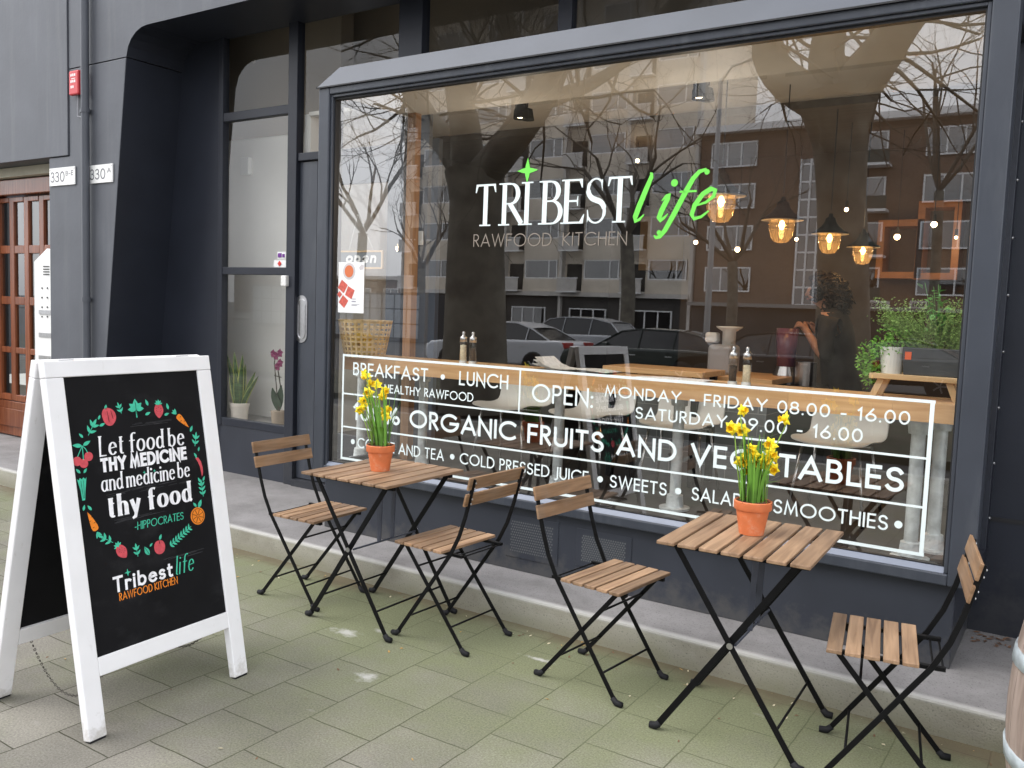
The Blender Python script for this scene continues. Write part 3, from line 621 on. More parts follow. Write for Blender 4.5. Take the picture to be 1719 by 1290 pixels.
# conduit in the upper alcove
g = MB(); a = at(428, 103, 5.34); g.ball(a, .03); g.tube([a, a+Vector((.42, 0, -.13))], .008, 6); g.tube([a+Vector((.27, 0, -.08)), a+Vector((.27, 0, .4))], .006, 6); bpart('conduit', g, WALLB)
a = at(415, 280, 5.34); g = MB(); g.box(a.x-.055, a.x+.055, 5.305, 5.348, a.z-.075, a.z+.075); bpart('thermostat', g, mat('white_plastic', (.75, .75, .73), .4), bevel=.006)

# ------------------------------------------------------------------ glazed entrance screen (frames, panes)
scr = empty('entrance_glazing', (-5.7, Y2, .14), 'tall dark-framed sidelight and transom glazing beside the entrance door', 'window')
def spart(name, mb, ms, par=None, **k):
    o = mb.build(name, ms, None, loc=(-5.7, Y2, .14), **k)
    if par is None: o.parent = scr; o.location = (0, 0, 0)
    else: o.parent = par; o.location = (0, 0, 0)
    return o
g = MB(); fy0, fy1 = Y2-.015, Y2+.05
g.box(-6.16, -6.105, fy0, fy1, .535, 3.76); g.box(-5.325, -5.225, fy0-.01, fy1, .14, 3.76)
for z0, z1 in ((.535, .60), (1.80, 1.86), (3.045, 3.115)): g.box(-6.105, -5.325, fy0+.005, fy1, z0, z1)
g.box(-5.225, -4.2, fy0+.003, fy1, 2.675, 2.735); g.box(-4.21, -4.0, fy0-.02, fy1, 3.0, 3.76); g.box(-2.93, -2.83, fy0, fy1, 3.0, 3.76)
g.box(-1.6, -1.5, fy0, fy1, 3.0, 3.76)
spart('frame', g, PAINTD, bevel=.004)
for z0, z1 in ((.60, 1.80), (1.86, 3.045), (3.115, 3.74)):
    g = MB(); g.add([(-6.105, Y2+.02, z0), (-5.325, Y2+.02, z0), (-5.325, Y2+.02, z1), (-6.105, Y2+.02, z1)], [(0, 1, 2, 3)]); spart('pane', g, GLASST if z0 > 3 else GLASSS)
for x0, x1, z0 in ((-5.225, -4.21, 2.735), (-4.0, -2.93, 2.9), (-2.83, -1.6, 2.9), (-1.5, .42, 2.9)):
    g = MB(); g.add([(x0, Y2+.02, z0), (x1, Y2+.02, z0), (x1, Y2+.02, 3.74), (x0, Y2+.02, 3.74)], [(0, 1, 2, 3)]); spart('pane', g, GLASST)
def sticker(name, label, u0, v0, u1, v1, y, m_, cat='sticker'):
    a, b = at(u0, v0, y), at(u1, v1, y); g = MB(); g.box(a.x, b.x, y-.002, y, b.z, a.z); o = g.build(name, m_, loc=((a.x+b.x)/2, y, (a.z+b.z)/2)); return tag(o, label, cat), a, b
PAPER = mat('white_paper', (.80, .80, .80), .7)
so_, a, b = sticker('sticker', 'small white sticker with purple lettering on sidelight glass', 466, 423, 480, 435, Y2+.012, PAPER)
g = MB(); g.box(a.x+.01, a.x+.05, Y2+.005, Y2+.0095, b.z+.012, a.z-.012); g.box(a.x+.062, a.x+.085, Y2+.005, Y2+.0095, b.z+.012, a.z-.018)
o = g.build('print', mat('purple_ink', (.15, .03, .25), .6), so_, loc=so_.location)
o.location = (0, 0, 0)
so_, a, b = sticker('sticker', 'white sticker with red diamond on sidelight glass', 460, 437, 480, 449, Y2+.012, PAPER)
c_ = (a+b)/2; g = MB(); g.prism([(c_.x-.022, c_.z), (c_.x, c_.z-.022), (c_.x+.022, c_.z), (c_.x, c_.z+.022)], ext(Y2+.0095), ext(Y2+.005)); o = g.build('print', mat('red_ink', (.6, .04, .03), .6), so_, loc=so_.location); o.location = (0, 0, 0)
a, b = at(475, 463, Y2-.03), at(482, 481, Y2-.03); g = MB(); g.box(a.x, b.x+.012, Y2-.055, Y2-.014, b.z, a.z)
tag(g.build('door_sensor', MATS['white_plastic'], bevel=.006, loc=(a.x, Y2-.04, b.z)), 'slim white plastic sensor box on the sidelight frame', 'sensor')

# ------------------------------------------------------------------ blue entrance door
door = empty('entrance_door', (-4.7, Y2, .2), 'grey-blue entrance door with oval steel pull plate', 'door')
def dpart(name, mb, ms, par=None, **k):
    o = mb.build(name, ms, None, loc=(-4.7, Y2, .2), **k); o.parent = par or door; o.location = (0, 0, 0); return o
g = MB(); dy = Y2+.012
g.box(-5.22, -5.03, dy, dy+.045, .20, 2.67); g.box(-4.32, -4.18, dy, dy+.045, .20, 2.67)
g.box(-5.03, -4.32, dy+.002, dy+.045, .20, .60); g.box(-5.03, -4.32, dy+.002, dy+.045, 2.48, 2.67)
dpart('leaf', g, FRAME, bevel=.004)
g = MB(); g.add([(-5.03, dy+.03, .6), (-4.32, dy+.03, .6), (-4.32, dy+.03, 2.48), (-5.03, dy+.03, 2.48)], [(0, 1, 2, 3)]); dpart('pane', g, GLASSS)
a = at(505, 536, dy-.01); g = MB()
def stadium(cx, cz, w_, h_, n=10):
    r = w_/2; return [(cx+r*math.cos(R(t)), cz+h_/2-r+r*math.sin(R(t))) for t in range(0, 181, 15)] + [(cx+r*math.cos(R(t)), cz-h_/2+r+r*math.sin(R(t))) for t in range(180, 361, 15)]
g.prism(stadium(a.x, a.z, .125, .37), ext(dy-.006), ext(dy)); hp = dpart('pull_plate', g, STEEL)
g = MB(); o_, i_ = stadium(a.x, a.z, .092, .315), stadium(a.x, a.z, .068, .29); n = len(o_)
vs_ = [(x, dy-.011, z) for x, z in o_]+[(x, dy-.011, z) for x, z in i_]+[(x, dy-.006, z) for x, z in o_]+[(x, dy-.006, z) for x, z in i_]
g.add(vs_, [f for i in range(n) for f in ((i, (i+1) % n, n+(i+1) % n, n+i), (i, 2*n+i, 2*n+(i+1) % n, (i+1) % n), (n+i, n+(i+1) % n, 3*n+(i+1) % n, 3*n+i))]); dpart('rim', g, STEEL, par=hp)
g = MB(); g.box(-5.22, -4.15, Y2-.04, Y2+.05, .14, .195); dpart('threshold', g, PAINTD)

# ------------------------------------------------------------------ mahogany door at the far left
WY = 4.62
wd = empty('mahogany_door', (-8.8, WY, .15), 'red-brown varnished wooden door with small glass panes', 'door')
def wpart(name, mb, ms, par=None, **k):
    o = mb.build(name, ms, None, loc=(-8.8, WY, .15), **k); o.parent = par or wd; o.location = (0, 0, 0); return o
g = MB(); cols = [(-9.25, -9.07), (-8.985, -8.80), (-8.715, -8.525), (-8.44, -8.25)]; rows = [(.565, .98), (1.04, 1.465), (1.545, 1.97), (2.05, 2.47)]
xs = [-9.42, -9.25, -9.07, -8.985, -8.80, -8.715, -8.525, -8.44, -8.25, -8.16]
for i in range(0, len(xs), 2):
    wdt = xs[i+1]-xs[i]; g.tone = random.uniform(.85, 1.15); g.box(xs[i], xs[i+1], WY+(.0 if wdt > .12 else .008), WY+.05, .50, 2.52)
zb = [.98, 1.04, 1.465, 1.545, 1.97, 2.05]
for i in range(0, 6, 2):
    for a, b in cols: g.tone = random.uniform(.85, 1.15); g.box(a, b, WY+.01, WY+.05, zb[i], zb[i+1])
for a, b in cols: g.box(a, b, WY+.004, WY+.05, .50, .565); g.box(a, b, WY+.004, WY+.05, 2.47, 2.52)
g.tone = 1; wpart('leaf', g, MAHO, bevel=.006)
g = MB(); g.box(-9.42, -8.16, WY-.005, WY+.05, .15, .495); g.box(-9.30, -8.30, WY-.017, WY-.006, .24, .42); wpart('bottom_panel', g, MAHO, bevel=.008)
for a, b in cols:
    for c0, c1 in rows:
        g = MB(); g.add([(a, WY+.03, c0), (b, WY+.03, c0), (b, WY+.03, c1), (a, WY+.03, c1)], [(0, 1, 2, 3)]); wpart('pane', g, glass('door_glass', .14, (.55, .55, .5)))
g = MB(); g.box(-9.52, -9.43, WY-.06, WY+.06, .15, 2.53); g.box(-8.155, -8.08, WY-.06, WY+.06, .15, 2.53); g.box(-9.52, -8.08, WY-.058, WY+.06, 2.532, 2.68); wpart('frame', g, MAHO, bevel=.008)
g = MB(); g.box(-9.55, -7.9, WY-.12, WY+.1, 2.69, 2.775); g.box(-8.07, -7.81, WY+.06, WY+.12, .14, 2.69); bpart('door_lintel', g, mat('cream_lintel', (.50, .47, .38), .8, var=.08))
g = MB(); g.box(-9.9, -7.7, WY+.6, WY+.7, .14, 3.0); bpart('hall_wall', g, mat('hall_wall', (.45, .43, .36), .8))
# letterbox and bell column on the reveal
lb = empty('letterbox_column', (-8.24, WY-.17, .14), 'white letterbox and doorbell column beside the mahogany door', 'letterbox')
a, b = at(64, 440, WY-.16), at(84, 600, WY-.16)
g = MB(); g.prism([(a.x, .60), (a.x+.30, .60), (a.x+.30, a.z+.10), (a.x+.22, a.z+.12), (a.x, a.z)], ext(WY-.2), ext(WY-.08))
def lpart(name, mb, ms, **k):
    o = mb.build(name, ms, None, loc=(-8.24, WY-.17, .14), **k); o.parent = lb; o.location = (0, 0, 0); return o
lpart('casing', g, mat('white_enamel', (.78, .78, .77), .35), bevel=.006)
for v in (484, 500, 516, 532):
    for uu in (71, 80):
        p = at(uu, v, WY-.2); g = MB(); g.lathe([(.008, 0), (.008, .006), (.0, .007)], p, 10, Matrix.Rotation(R(90), 3, 'X')); lpart('bell_button', g, GASK)
for v in (524, 562, 600):
    p = at(66, v, WY-.2); g = MB(); g.box(p.x, p.x+.2, WY-.206, WY-.199, p.z-.02, p.z+.02); lpart('mail_slot', g, STEEL)
p = at(73, 455, WY-.2); g = MB()
for k in range(4): g.box(p.x, p.x+.1, WY-.204, WY-.199, p.z+.035-k*.024, p.z+.044-k*.024)
lpart('speaker_grille', g, GASK)

# ------------------------------------------------------------------ drainpipe, plates, alarm
px_ = at(143.6, 300, FY-.045).x
dpipe = empty('drainpipe', (px_, FY-.045, .14), 'grey-blue painted drainpipe running down the pier', 'drainpipe')
g = MB(); g.tube([(px_, FY-.045, .14), (px_, FY-.045, 6.8)], .033, 16, False); o = g.build('pipe', PAINT, loc=(px_, FY-.045, .14), smooth=True); o.parent = dpipe; o.location = (0, 0, 0)
for z in (1.55, 3.12, 5.0):
    g = MB(); g.tube([(px_, FY-.045, z-.018), (px_, FY-.045, z+.018)], .038, 16, False); g.box(px_-.075, px_-.005, FY-.052, FY-.001, z-.012, z+.012); o = g.build('clip', PAINT, loc=(px_, FY-.045, .14)); o.parent = dpipe; o.location = (0, 0, 0)
def plate(text, sup, a, b, label):
    cx, cz = (a.x+b.x)/2, (a.z+b.z)/2; g = MB(); g.box(a.x, b.x, FY-.012, FY-.002, b.z, a.z)
    o = g.build('number_plate', mat('white_enamel', (.78, .78, .77), .35), bevel=.002, loc=(cx, FY-.007, cz)); tag(o, label, 'house number')
    L_ = Lettering(lambda x, z, d: (x-cx, -.0052-d, z-cz)); h = a.z-b.z
    w_ = b.x-a.x
    L_.text(text, a.x+.06*w_, a.x+(.60 if len(sup) > 1 else .70)*w_, b.z+.2*h, h*.58, .10, None, .16)
    L_.text(sup, a.x+(.65 if len(sup) > 1 else .78)*w_, b.x-.06*w_, b.z+.52*h, h*.26, .12, None, .14)
    L_.build('numerals', mat('grey_enamel', (.10, .10, .12), .5), o)
    g = MB()
    for sx in (-1, 1):
        for sz in (-1, 1): g.lathe([(.006, 0), (.004, .003), (0, .003)], (sx*(w_/2-.014), -.005, sz*(h/2-.016)), 8, Matrix.Rotation(R(90), 3, 'X'))
    g.build('screws', STEEL, o)
plate('330', 'B-E', at(85, 284, FY), at(128, 310, FY), 'white enamel house number plate reading 330 B-E left of the drainpipe')
plate('330', 'A', at(151.5, 279, FY), at(191, 306, FY), 'white enamel house number plate reading 330 A right of the drainpipe')
a, b = at(115, 120, FY-.05), at(131, 158, FY-.05)
al = MB(); al.box(a.x, b.x, FY-.05, FY-.013, b.z, a.z); alo = al.build('alarm_box', mat('red_plastic', (.55, .035, .045), .4), bevel=.012, seg=3, loc=((a.x+b.x)/2, FY-.03, (a.z+b.z)/2))
tag(alo, 'small red alarm box with white markings high on the wall', 'alarm box')
L_ = Lettering(lambda x, z, d: (x, -.0202-d, z))
for zz, nn in ((.052, 3), (.0, 3), (-.045, 2)):
    for k in range(nn): L_.poly([(-.04+k*.027, zz), (-.022+k*.027, zz), (-.022+k*.027, zz+.022), (-.04+k*.027, zz+.022)])
L_.poly([(-.03, .03), (.03, .03), (.03, .036), (-.03, .036)])
L_.build('markings', PAPER, alo)
g = MB(); g.tube([(a.x+.07, FY-.01, b.z), (a.x+.07, FY-.012, b.z-.17), (a.x+.13, FY-.015, b.z-.18)], .006, 6); o = g.build('cable', mat('grey_cable', (.35, .35, .38), .5), alo, loc=alo.location); o.location = (0, 0, 0)

# ================================================================== the bay window
bay = empty('bay_window', (-2.25, 4.1, .14), 'large blue-framed shop window bay with white lettering', 'shop window')
BL_ = (-2.25, 4.1, .14)
def ypart(name, mb, ms, par=None, **k):
    o = mb.build(name, ms, None, loc=BL_, **k); o.parent = par or bay; o.location = (0, 0, 0); return o
XL, XR = -4.165, -.335
g = MB(); g.box(-4.10, -.405, 4.075, 4.85, .14, .50); ypart('base_wall', g, BASEP, bevel=.004)
g = MB()
# outer frame
g.box(XL, -4.075, 4.03, 4.15, .505, 2.93); g.box(-.435, XR, 4.03, 4.15, .505, 2.93)
g.box(-4.075, -.435, 4.031, 4.15, 2.885, 2.93); g.box(-4.075, -.435, 4.031, 4.15, .505, .555)
ypart('frame', g, FRAME, bevel=.006, seg=2)
g = MB()   # second step of the frame, set back
g.box(-4.074, -4.058, 4.044, 4.12, .556, 2.884); g.box(-.452, -.436, 4.044, 4.12, .556, 2.884)
g.box(-4.058, -.452, 4.045, 4.12, 2.868, 2.884)
ypart('glazing_bead', g, FRAME, bevel=.003)
g = MB(); g.prism([(4.040, .556), (4.115, .556), (4.115, .580), (4.060, .578)], lambda y, z: (-4.058, y, z), lambda y, z: (-.452, y, z)); ypart('sill', g, mat('pale_blue_sill', (.13, .15, .20), .4, var=.08, vscale=6))
g = MB(); t = .008
g.box(-4.058, -4.05, 4.062, 4.10, .58, 2.868); g.box(-.46, -.452, 4.062, 4.10, .58, 2.868); g.box(-4.05, -.46, 4.062, 4.10, 2.856, 2.868); g.box(-4.05, -.46, 4.064, 4.10, .578, .583)
ypart('gasket', g, GASK)
g = MB(); g.add([(x, gy(z), z) for x, z in ((-4.05, .583), (-.46, .583), (-.46, 2.856), (-4.05, 2.856))], [(0, 1, 2, 3)])
pane = ypart('glass_pane', g, GLASSW)
g = MB(); g.box(-4.10, -.42, 4.152, 4.80, 2.90, 2.9305); ypart('soffit_lining', g, CEILM)
# small roof: sloping fascia with hipped ends, flat top behind
A_ = [(XL-.012, 4.022, 2.932), (XR+.012, 4.022, 2.932), (XR-.075, 4.125, 3.072), (-4.085, 4.125, 3.072)]
Bk = [(XL-.012, 4.85, 2.932), (XR+.012, 4.85, 2.932), (XR-.075, 4.85, 3.085), (-4.085, 4.85, 3.085)]
g = MB(); g.add(A_+Bk, [(0, 1, 2, 3), (3, 2, 6, 7), (0, 3, 7, 4), (1, 5, 6, 2), (4, 7, 6, 5), (0, 4, 5, 1)])
ypart('roof', g, mat('lead_grey_fascia', (.060, .068, .086), .38, var=.10, vscale=2.5, bump=.04, bscale=20))
g = MB(); g.box(XL-.014, XR+.014, 4.017, 4.024, 2.926, 2.934); ypart('drip_joint', g, GASK)
# side cheeks: left boarded, right glazed with a metal frame
g = MB()
for y0, y1, z0, z1 in ((4.15, 4.20, .5, 2.93), (4.80, 4.85, .5, 2.93), (4.20, 4.80, .5, .56), (4.20, 4.80, 2.86, 2.93)): g.box(-4.155, -4.115, y0, y1, z0, z1)
ypart('cheek_frame', g, FRAME, bevel=.004)
g = MB(); g.add([(-4.135, 4.2, .56), (-4.135, 4.8, .56), (-4.135, 4.8, 2.86), (-4.135, 4.2, 2.86)], [(0, 1, 2, 3)]); ypart('cheek_pane', g, GLASSS)
g = MB()
for y0, y1, z0, z1 in ((4.15, 4.20, .5, 2.93), (4.60, 4.69, .5, 2.93), (4.20, 4.60, .5, .56), (4.20, 4.60, 2.86, 2.93)): g.box(-.385, -.345, y0, y1, z0, z1)
ypart('cheek_frame', g, PAINTD, bevel=.004)
g = MB(); g.add([(-.365, 4.2, .56), (-.365, 4.6, .56), (-.365, 4.6, 2.86), (-.365, 4.2, 2.86)], [(0, 1, 2, 3)]); ypart('cheek_pane', g, GLASSS)
g = MB()
for k in range(9): g.ball((-.343, 4.645, .7+k*.26), .007, 6, 4)
ypart('rivets', g, STEEL)
# perforated vents in the base wall
def vent(u0, v0, u1, v1):
    a, b = at(u0, v0, 4.075), at(u1, v1, 4.075); g = MB()
    x0, x1, z1, z0 = a.x, b.x, a.z, b.z
    g.box(x0-.03, x1+.03, 4.071, 4.0745, z0-.03, z1+.03); fr_ = ypart('vent_plate', g, BASEP, bevel=.002)
    g = MB(); nx, nz_ = 19, 12
    for i in range(nx):
        for j in range(nz_):
            cx = x0 + (i+.5+.5*(j % 2))*(x1-x0)/(nx+.5); cz = z0 + (j+.5)*(z1-z0)/nz_
            g.add([(cx+.0052*math.cos(t*math.pi/3), 4.0702, cz+.0052*math.sin(t*math.pi/3)) for t in range(6)], [tuple(range(6))])
    ypart('perforation', g, mat('vent_hole', (.10, .105, .11), .8), par=fr_)
vent(858, 872, 928, 940); vent(977, 897, 1050, 957)

# ------------------------------------------------------------------ window lettering (vinyl on the outer face of the glass)
def GF(x, z, d): return (x, gy(z)-.0022-d, z)
def lettering(name, m_, fn):
    L_ = Lettering(GF); fn(L_); o = L_.mb.build(name, m_, loc=BL_); o.parent = bay; o.location = (0, 0, 0); return o
def l_box(L_):
    t = .0135; x0, x1, z0, z1 = -3.957, -.535, .607, 1.277
    def q(a, b, c, d): L_.poly([(a, c), (b, c), (b, d), (a, d)])
    q(x0, x0+t, z0, z1-.006); q(x1-t-.006, x1-.002, z0, z1); q(x0, x1, z1-t, z1); q(x0, x1, z0-.001, z0+t)
    for z in (1.0275, .817): q(x0+t, x1-t, z-.005, z+.005)
    q(-2.623, -2.613, 1.0275, 1.268)
lettering('border_lettering', DECAL, l_box)
def l_row1(L_):
    s = .128
    L_.text('BREAKFAST', -3.866, -3.265, 1.150, .080, s, None, .13); L_.disc(-3.155, 1.188, .0155); L_.text('LUNCH', -3.035, -2.695, 1.150, .081, s, None, .16)
    L_.text('HEALTHY RAWFOOD', -3.602, -2.930, 1.060, .052, .13, None, .13, .42)
    L_.text('OPEN:', -2.537, -2.160, 1.098, .100, .12, None, .13)
    L_.text('MONDAY - FRIDAY 08.00 - 16.00', -2.092, -.628, 1.163, .058, .125, None, .17, .5)
    L_.text('SATURDAY 09.00 - 16.00', -1.914, -.815, 1.066, .060, .125, None, .17, .5)
lettering('opening_hours_lettering', DECAL, l_row1)
lettering('large_lettering', DECAL, lambda L_: L_.text('100% ORGANIC FRUITS AND VEGETABLES', -3.856, -.634, .868, .107, .150, None, .125, .50))
def l_row3(L_):
    z, h, s = .6935, .066, .13
    for x in (-3.855, -3.067, -2.097, -1.661, -.644): L_.disc(x, z+.034, .0165)
    for t, a, b in (('COFFEE AND TEA', -3.815, -3.128), ('COLD PRESSED JUICE', -3.012, -2.166), ('SWEETS', -2.040, -1.722), ('SALADS', -1.590, -1.285), ('SMOOTHIES', -1.187, -.686)): L_.text(t, a, b, z, h, s, None, .14, .40)
    L_.disc(-1.225, z+.034, .0165)
lettering('menu_lettering', DECAL, l_row3)

def l_logo(L_):
    z, h = 2.054, .232; T, t = .0285, .008
    def P(x, pts, tk=T, tn=t, cap=False): L_.path([(x+a*h, z+b*h) for a, b in pts], tk, tn, cap)
    def ser(x, zz, w_=.16, k=t): L_.path([(x-w_*h, z+zz*h), (x+w_*h, z+zz*h)], k, None, False)
    def stem(x, a=.015, b=.985, s1=True, s2=True):
        P(x, [(0, a), (0, b)])
        if s1: ser(x, a+.005)
        if s2: ser(x, b-.005)
    # T
    def tee(x):
        stem(x, s2=False); L_.path([(x-.28*h, z+.975*h), (x+.28*h, z+.975*h)], .011, None, False)
        for q in (-1, 1): L_.poly([(x+q*.28*h, z+h*1.0), (x+q*.30*h, z+.80*h), (x+q*.275*h, z+.80*h), (x+q*.22*h, z+.96*h)][::q])
    tee(-2.892)
    # R
    x = -2.765; stem(x); P(x, [(0, .97), (.18, .97)]+arc(.18, .74, .20, .23, 90, -90, 14)+[(0, .51)])
    L_.path([(x+.16*h, z+.51*h), (x+.50*h, z+.04*h)], .028, None, False); ser(x+.50*h, .02, .09)
    # I with star
    x = -2.618; stem(x)
    # B
    x = -2.505; stem(x); P(x, [(0, .97), (.16, .97)]+arc(.17, .75, .19, .22, 90, -90, 14)+[(0, .53)]); P(x, [(0, .53), (.18, .53)]+arc(.19, .275, .24, .255, 90, -90, 14)+[(0, .02)])
    # E
    x = -2.370; stem(x, s1=False, s2=False); ser(x-.02*h, .02, .12); ser(x-.02*h, .98, .12)
    for b, l in ((.975, .40), (.51, .30), (.025, .44)): L_.path([(x, z+b*h), (x+l*h, z+b*h)], .010, None, False)
    L_.poly([(x+.40*h, z+.985*h), (x+.31*h, z+.97*h), (x+.385*h, z+.80*h), (x+.405*h, z+.80*h)]); L_.poly([(x+.44*h, z+.01*h), (x+.47*h, z+.21*h), (x+.45*h, z+.21*h), (x+.34*h, z+.03*h)])
    L_.poly([(x+.30*h, z+.62*h), (x+.28*h, z+.62*h), (x+.26*h, z+.51*h), (x+.28*h, z+.40*h), (x+.30*h, z+.40*h)])
    # S
    x = -2.238; pts = arc(.17, .755, .19, .225, 35, 255, 16)+arc(.19, .255, .215, .245, 80, -150, 18)
    q = [np.array((x+a*h, z+b*h)) for a, b in pts]; n = len(q)
    L_.path([tuple(p) for p in q], .014, .008, False)
    mid = q[8:26]; L_.path([tuple(p) for p in mid], .018, .022, False); L_.path([tuple(p) for p in q[11:23]], .026, .030, False)
    L_.poly([(x+.335*h, z+.96*h), (x+.315*h, z+.96*h), (x+.30*h, z+.86*h), (x+.335*h, z+.70*h)]); L_.poly([(x-.03*h, z+.30*h), (x-.01*h, z+.30*h), (x+.02*h, z+.14*h), (x-.02*h, z+.02*h)])
    tee(-2.060)
lettering('brand_lettering', mat('white_vinyl_logo', (.74, .83, .83), .55), l_logo)
def l_green(L_):
    # star above the i
    cx, cz, r = -2.622, 2.346, .068; pts = []
    for k in range(4):
        a0 = k*90
        for t, rr in ((0, 1), (22, .46), (45, .30), (68, .46)): pts.append((cx+r*rr*math.cos(R(a0+t)), cz+r*rr*math.sin(R(a0+t))))
    L_.poly(pts)
    sl = .36
    def P(x, pts, w, tn=None):
        L_.path([(x+(a+sl*b)*.2, 2.055+b*.2) for a, b in pts], w, tn, False)
    def taper(x, pts, ws):
        for i in range(len(pts)-1):
            P(x, [pts[i], pts[i+1]], ws[i])
    def curve(x, pts, w0, w1):
        q = [np.array((x+(a+sl*b)*.2, 2.055+b*.2)) for a, b in pts]; n = len(q); L, Rr = [], []
        for i in range(n):
            d = q[min(i+1, n-1)]-q[max(i-1, 0)]; d /= np.linalg.norm(d); nn = np.array([-d[1], d[0]]); t = i/(n-1)
            w = w0 + (w1-w0)*math.sin(math.pi*t); L.append(q[i]+nn*w/2); Rr.append(q[i]-nn*w/2)
        for i in range(n-1): L_.poly([tuple(L[i]), tuple(Rr[i]), tuple(Rr[i+1]), tuple(L[i+1])])
    # l
    curve(-1.985, [(0, 1.20), (.05, 1.18), (.08, 1.10), (.06, .8), (.04, .4), (.04, .12), (.09, .02), (.18, .06), (.26, .18)], .005, .029)
    # i
    curve(-1.865, [(0, .50), (.08, .62), (.13, .66), (.14, .55), (.10, .25), (.10, .08), (.16, .02), (.24, .08), (.30, .18)], .005, .028); L_.disc(-1.838+.2*sl, 2.055+.92*.2, .018)
    # f
    curve(-1.775, [(-.30, -.34), (-.24, -.40), (-.14, -.38), (-.06, -.22), (.02, .2), (.10, .7), (.16, 1.0), (.26, 1.16), (.40, 1.20), (.46, 1.14)], .008, .027); L_.disc(-1.835, 2.0, .012); L_.disc(-1.602, 2.283, .013)
    P(-1.775, [(-.06, .70), (.38, .70)], .010)
    # e
    curve(-1.690, [(.10, .36), (.30, .42), (.44, .56), (.42, .70), (.30, .74), (.14, .62), (.04, .36), (.06, .14), (.16, .04), (.32, .08), (.46, .22)], .008, .025)
lettering('green_lettering', GREENV, l_green)
lettering('thin_lettering', GREYV, lambda L_: L_.text('RAWFOOD KITCHEN', -2.967, -2.008, 1.940, .070, .075, None, .16, .75))

# ================================================================== folding chairs and tables
def make_chair():
    t = empty('folding_chair', (0, 0, 0), 'x', 'chair')
    SW, S2 = .186, .168
    A = [(-.268, .832), (-.246, .745), (-.222, .655), (-.188, .555), (-.140, .462), (.165, .035), (.178, .016)]
    for s in (-1, 1):
        g = MB(); g.strip([(a, s*SW, z) for a, z in A], .007, .019, (0, 1, 0)); leg = g.build('back_leg', BLACK, t, bevel=.0015)
        g = MB(); g.tube([(.166, s*SW, .030), (.184, s*SW, .013), (.212, s*SW, .012)], [.012, .0135, .012], 8); g.build('foot_cap', RUBBER, leg, smooth=True)
        g = MB()
        for z, f in ((.815, -.2645), (.79, -.258), (.74, -.2455), (.717, -.239)): g.lathe([(.0045, 0), (.0045, .002), (0, .004)], (f-.0115, s*SW, z), 8, Matrix.Rotation(R(-90), 3, 'Y'))
        g.build('screws', STEEL, leg)
        g = MB(); g.strip([(.150, s*S2, .452), (-.200, s*S2, .035), (-.214, s*S2, .016)], .007, .019, (0, 1, 0)); leg = g.build('front_leg', BLACK, t, bevel=.0015)
        g = MB(); g.tube([(-.205, s*S2, .028), (-.221, s*S2, .013), (-.248, s*S2, .012)], [.012, .0135, .012], 8); g.build('foot_cap', RUBBER, leg, smooth=True)
        g = MB(); g.box(-.185, .19, s*(S2-.017)-.009, s*(S2-.017)+.009, .446, .460); g.build('seat_rail', BLACK, t, bevel=.001)
    def rod(a, z, w_, nm='crossbar', r=.0048): g = MB(); g.tube([(a, -w_, z), (a, w_, z)], r, 8); g.build(nm, BLACK, t, smooth=True)
    rod(-.135, .112, S2); rod(.075, .363, S2); rod(.108, .115, SW); rod(-.178, .450, S2-.02, 'seat_rod', .0035); rod(-.148, .450, S2-.02, 'seat_rod', .0035)
    for k in range(5):
        f0 = -.102 + k*.0602; g = MB(); g.tone = random.uniform(.78, 1.18); g.box(f0, f0+.0505, -.209, .209, .461, .475); g.build('seat_slat', TEAK, t, bevel=.0025)
    for z0, z1, f0, f1 in ((.780, .838, -.2575, -.2715), (.703, .761, -.2385, -.2525)):
        g = MB(); g.tone = random.uniform(.85, 1.12); d = .011
        g.prism([(f0+.0045, z0), (f1+.0045, z1), (f1+.0045+d, z1+.003), (f0+.0045+d, z0+.003)], lambda f, z: (f, -.213, z), lambda f, z: (f, .213, z)); g.build('back_slat', TEAKB, t, bevel=.0025)
    return t
ch0 = make_chair()
for i, (x, y, rz, lab) in enumerate((
    (-3.461, 3.369, .04, 'slatted folding chair beside the A-board, its seat front under the table with the sparser daffodils'),
    (-2.524, 3.373, 3.099, 'slatted folding chair seen from behind with the bolts of its back showing'),
    (-1.676, 3.366, -.102, 'slatted folding chair in front of the perforated vents, its back towards the other chair'),
    (-.536, 3.308, 3.321, 'slatted folding chair beside the barrel, its seat slats seen almost end on'))):
    o = ch0 if i == 0 else copy_tree(ch0); o.location = (x, y, 0); o.rotation_euler = (0, 0, rz); o['label'] = lab; o['group'] = 'folding chairs along the shop window'
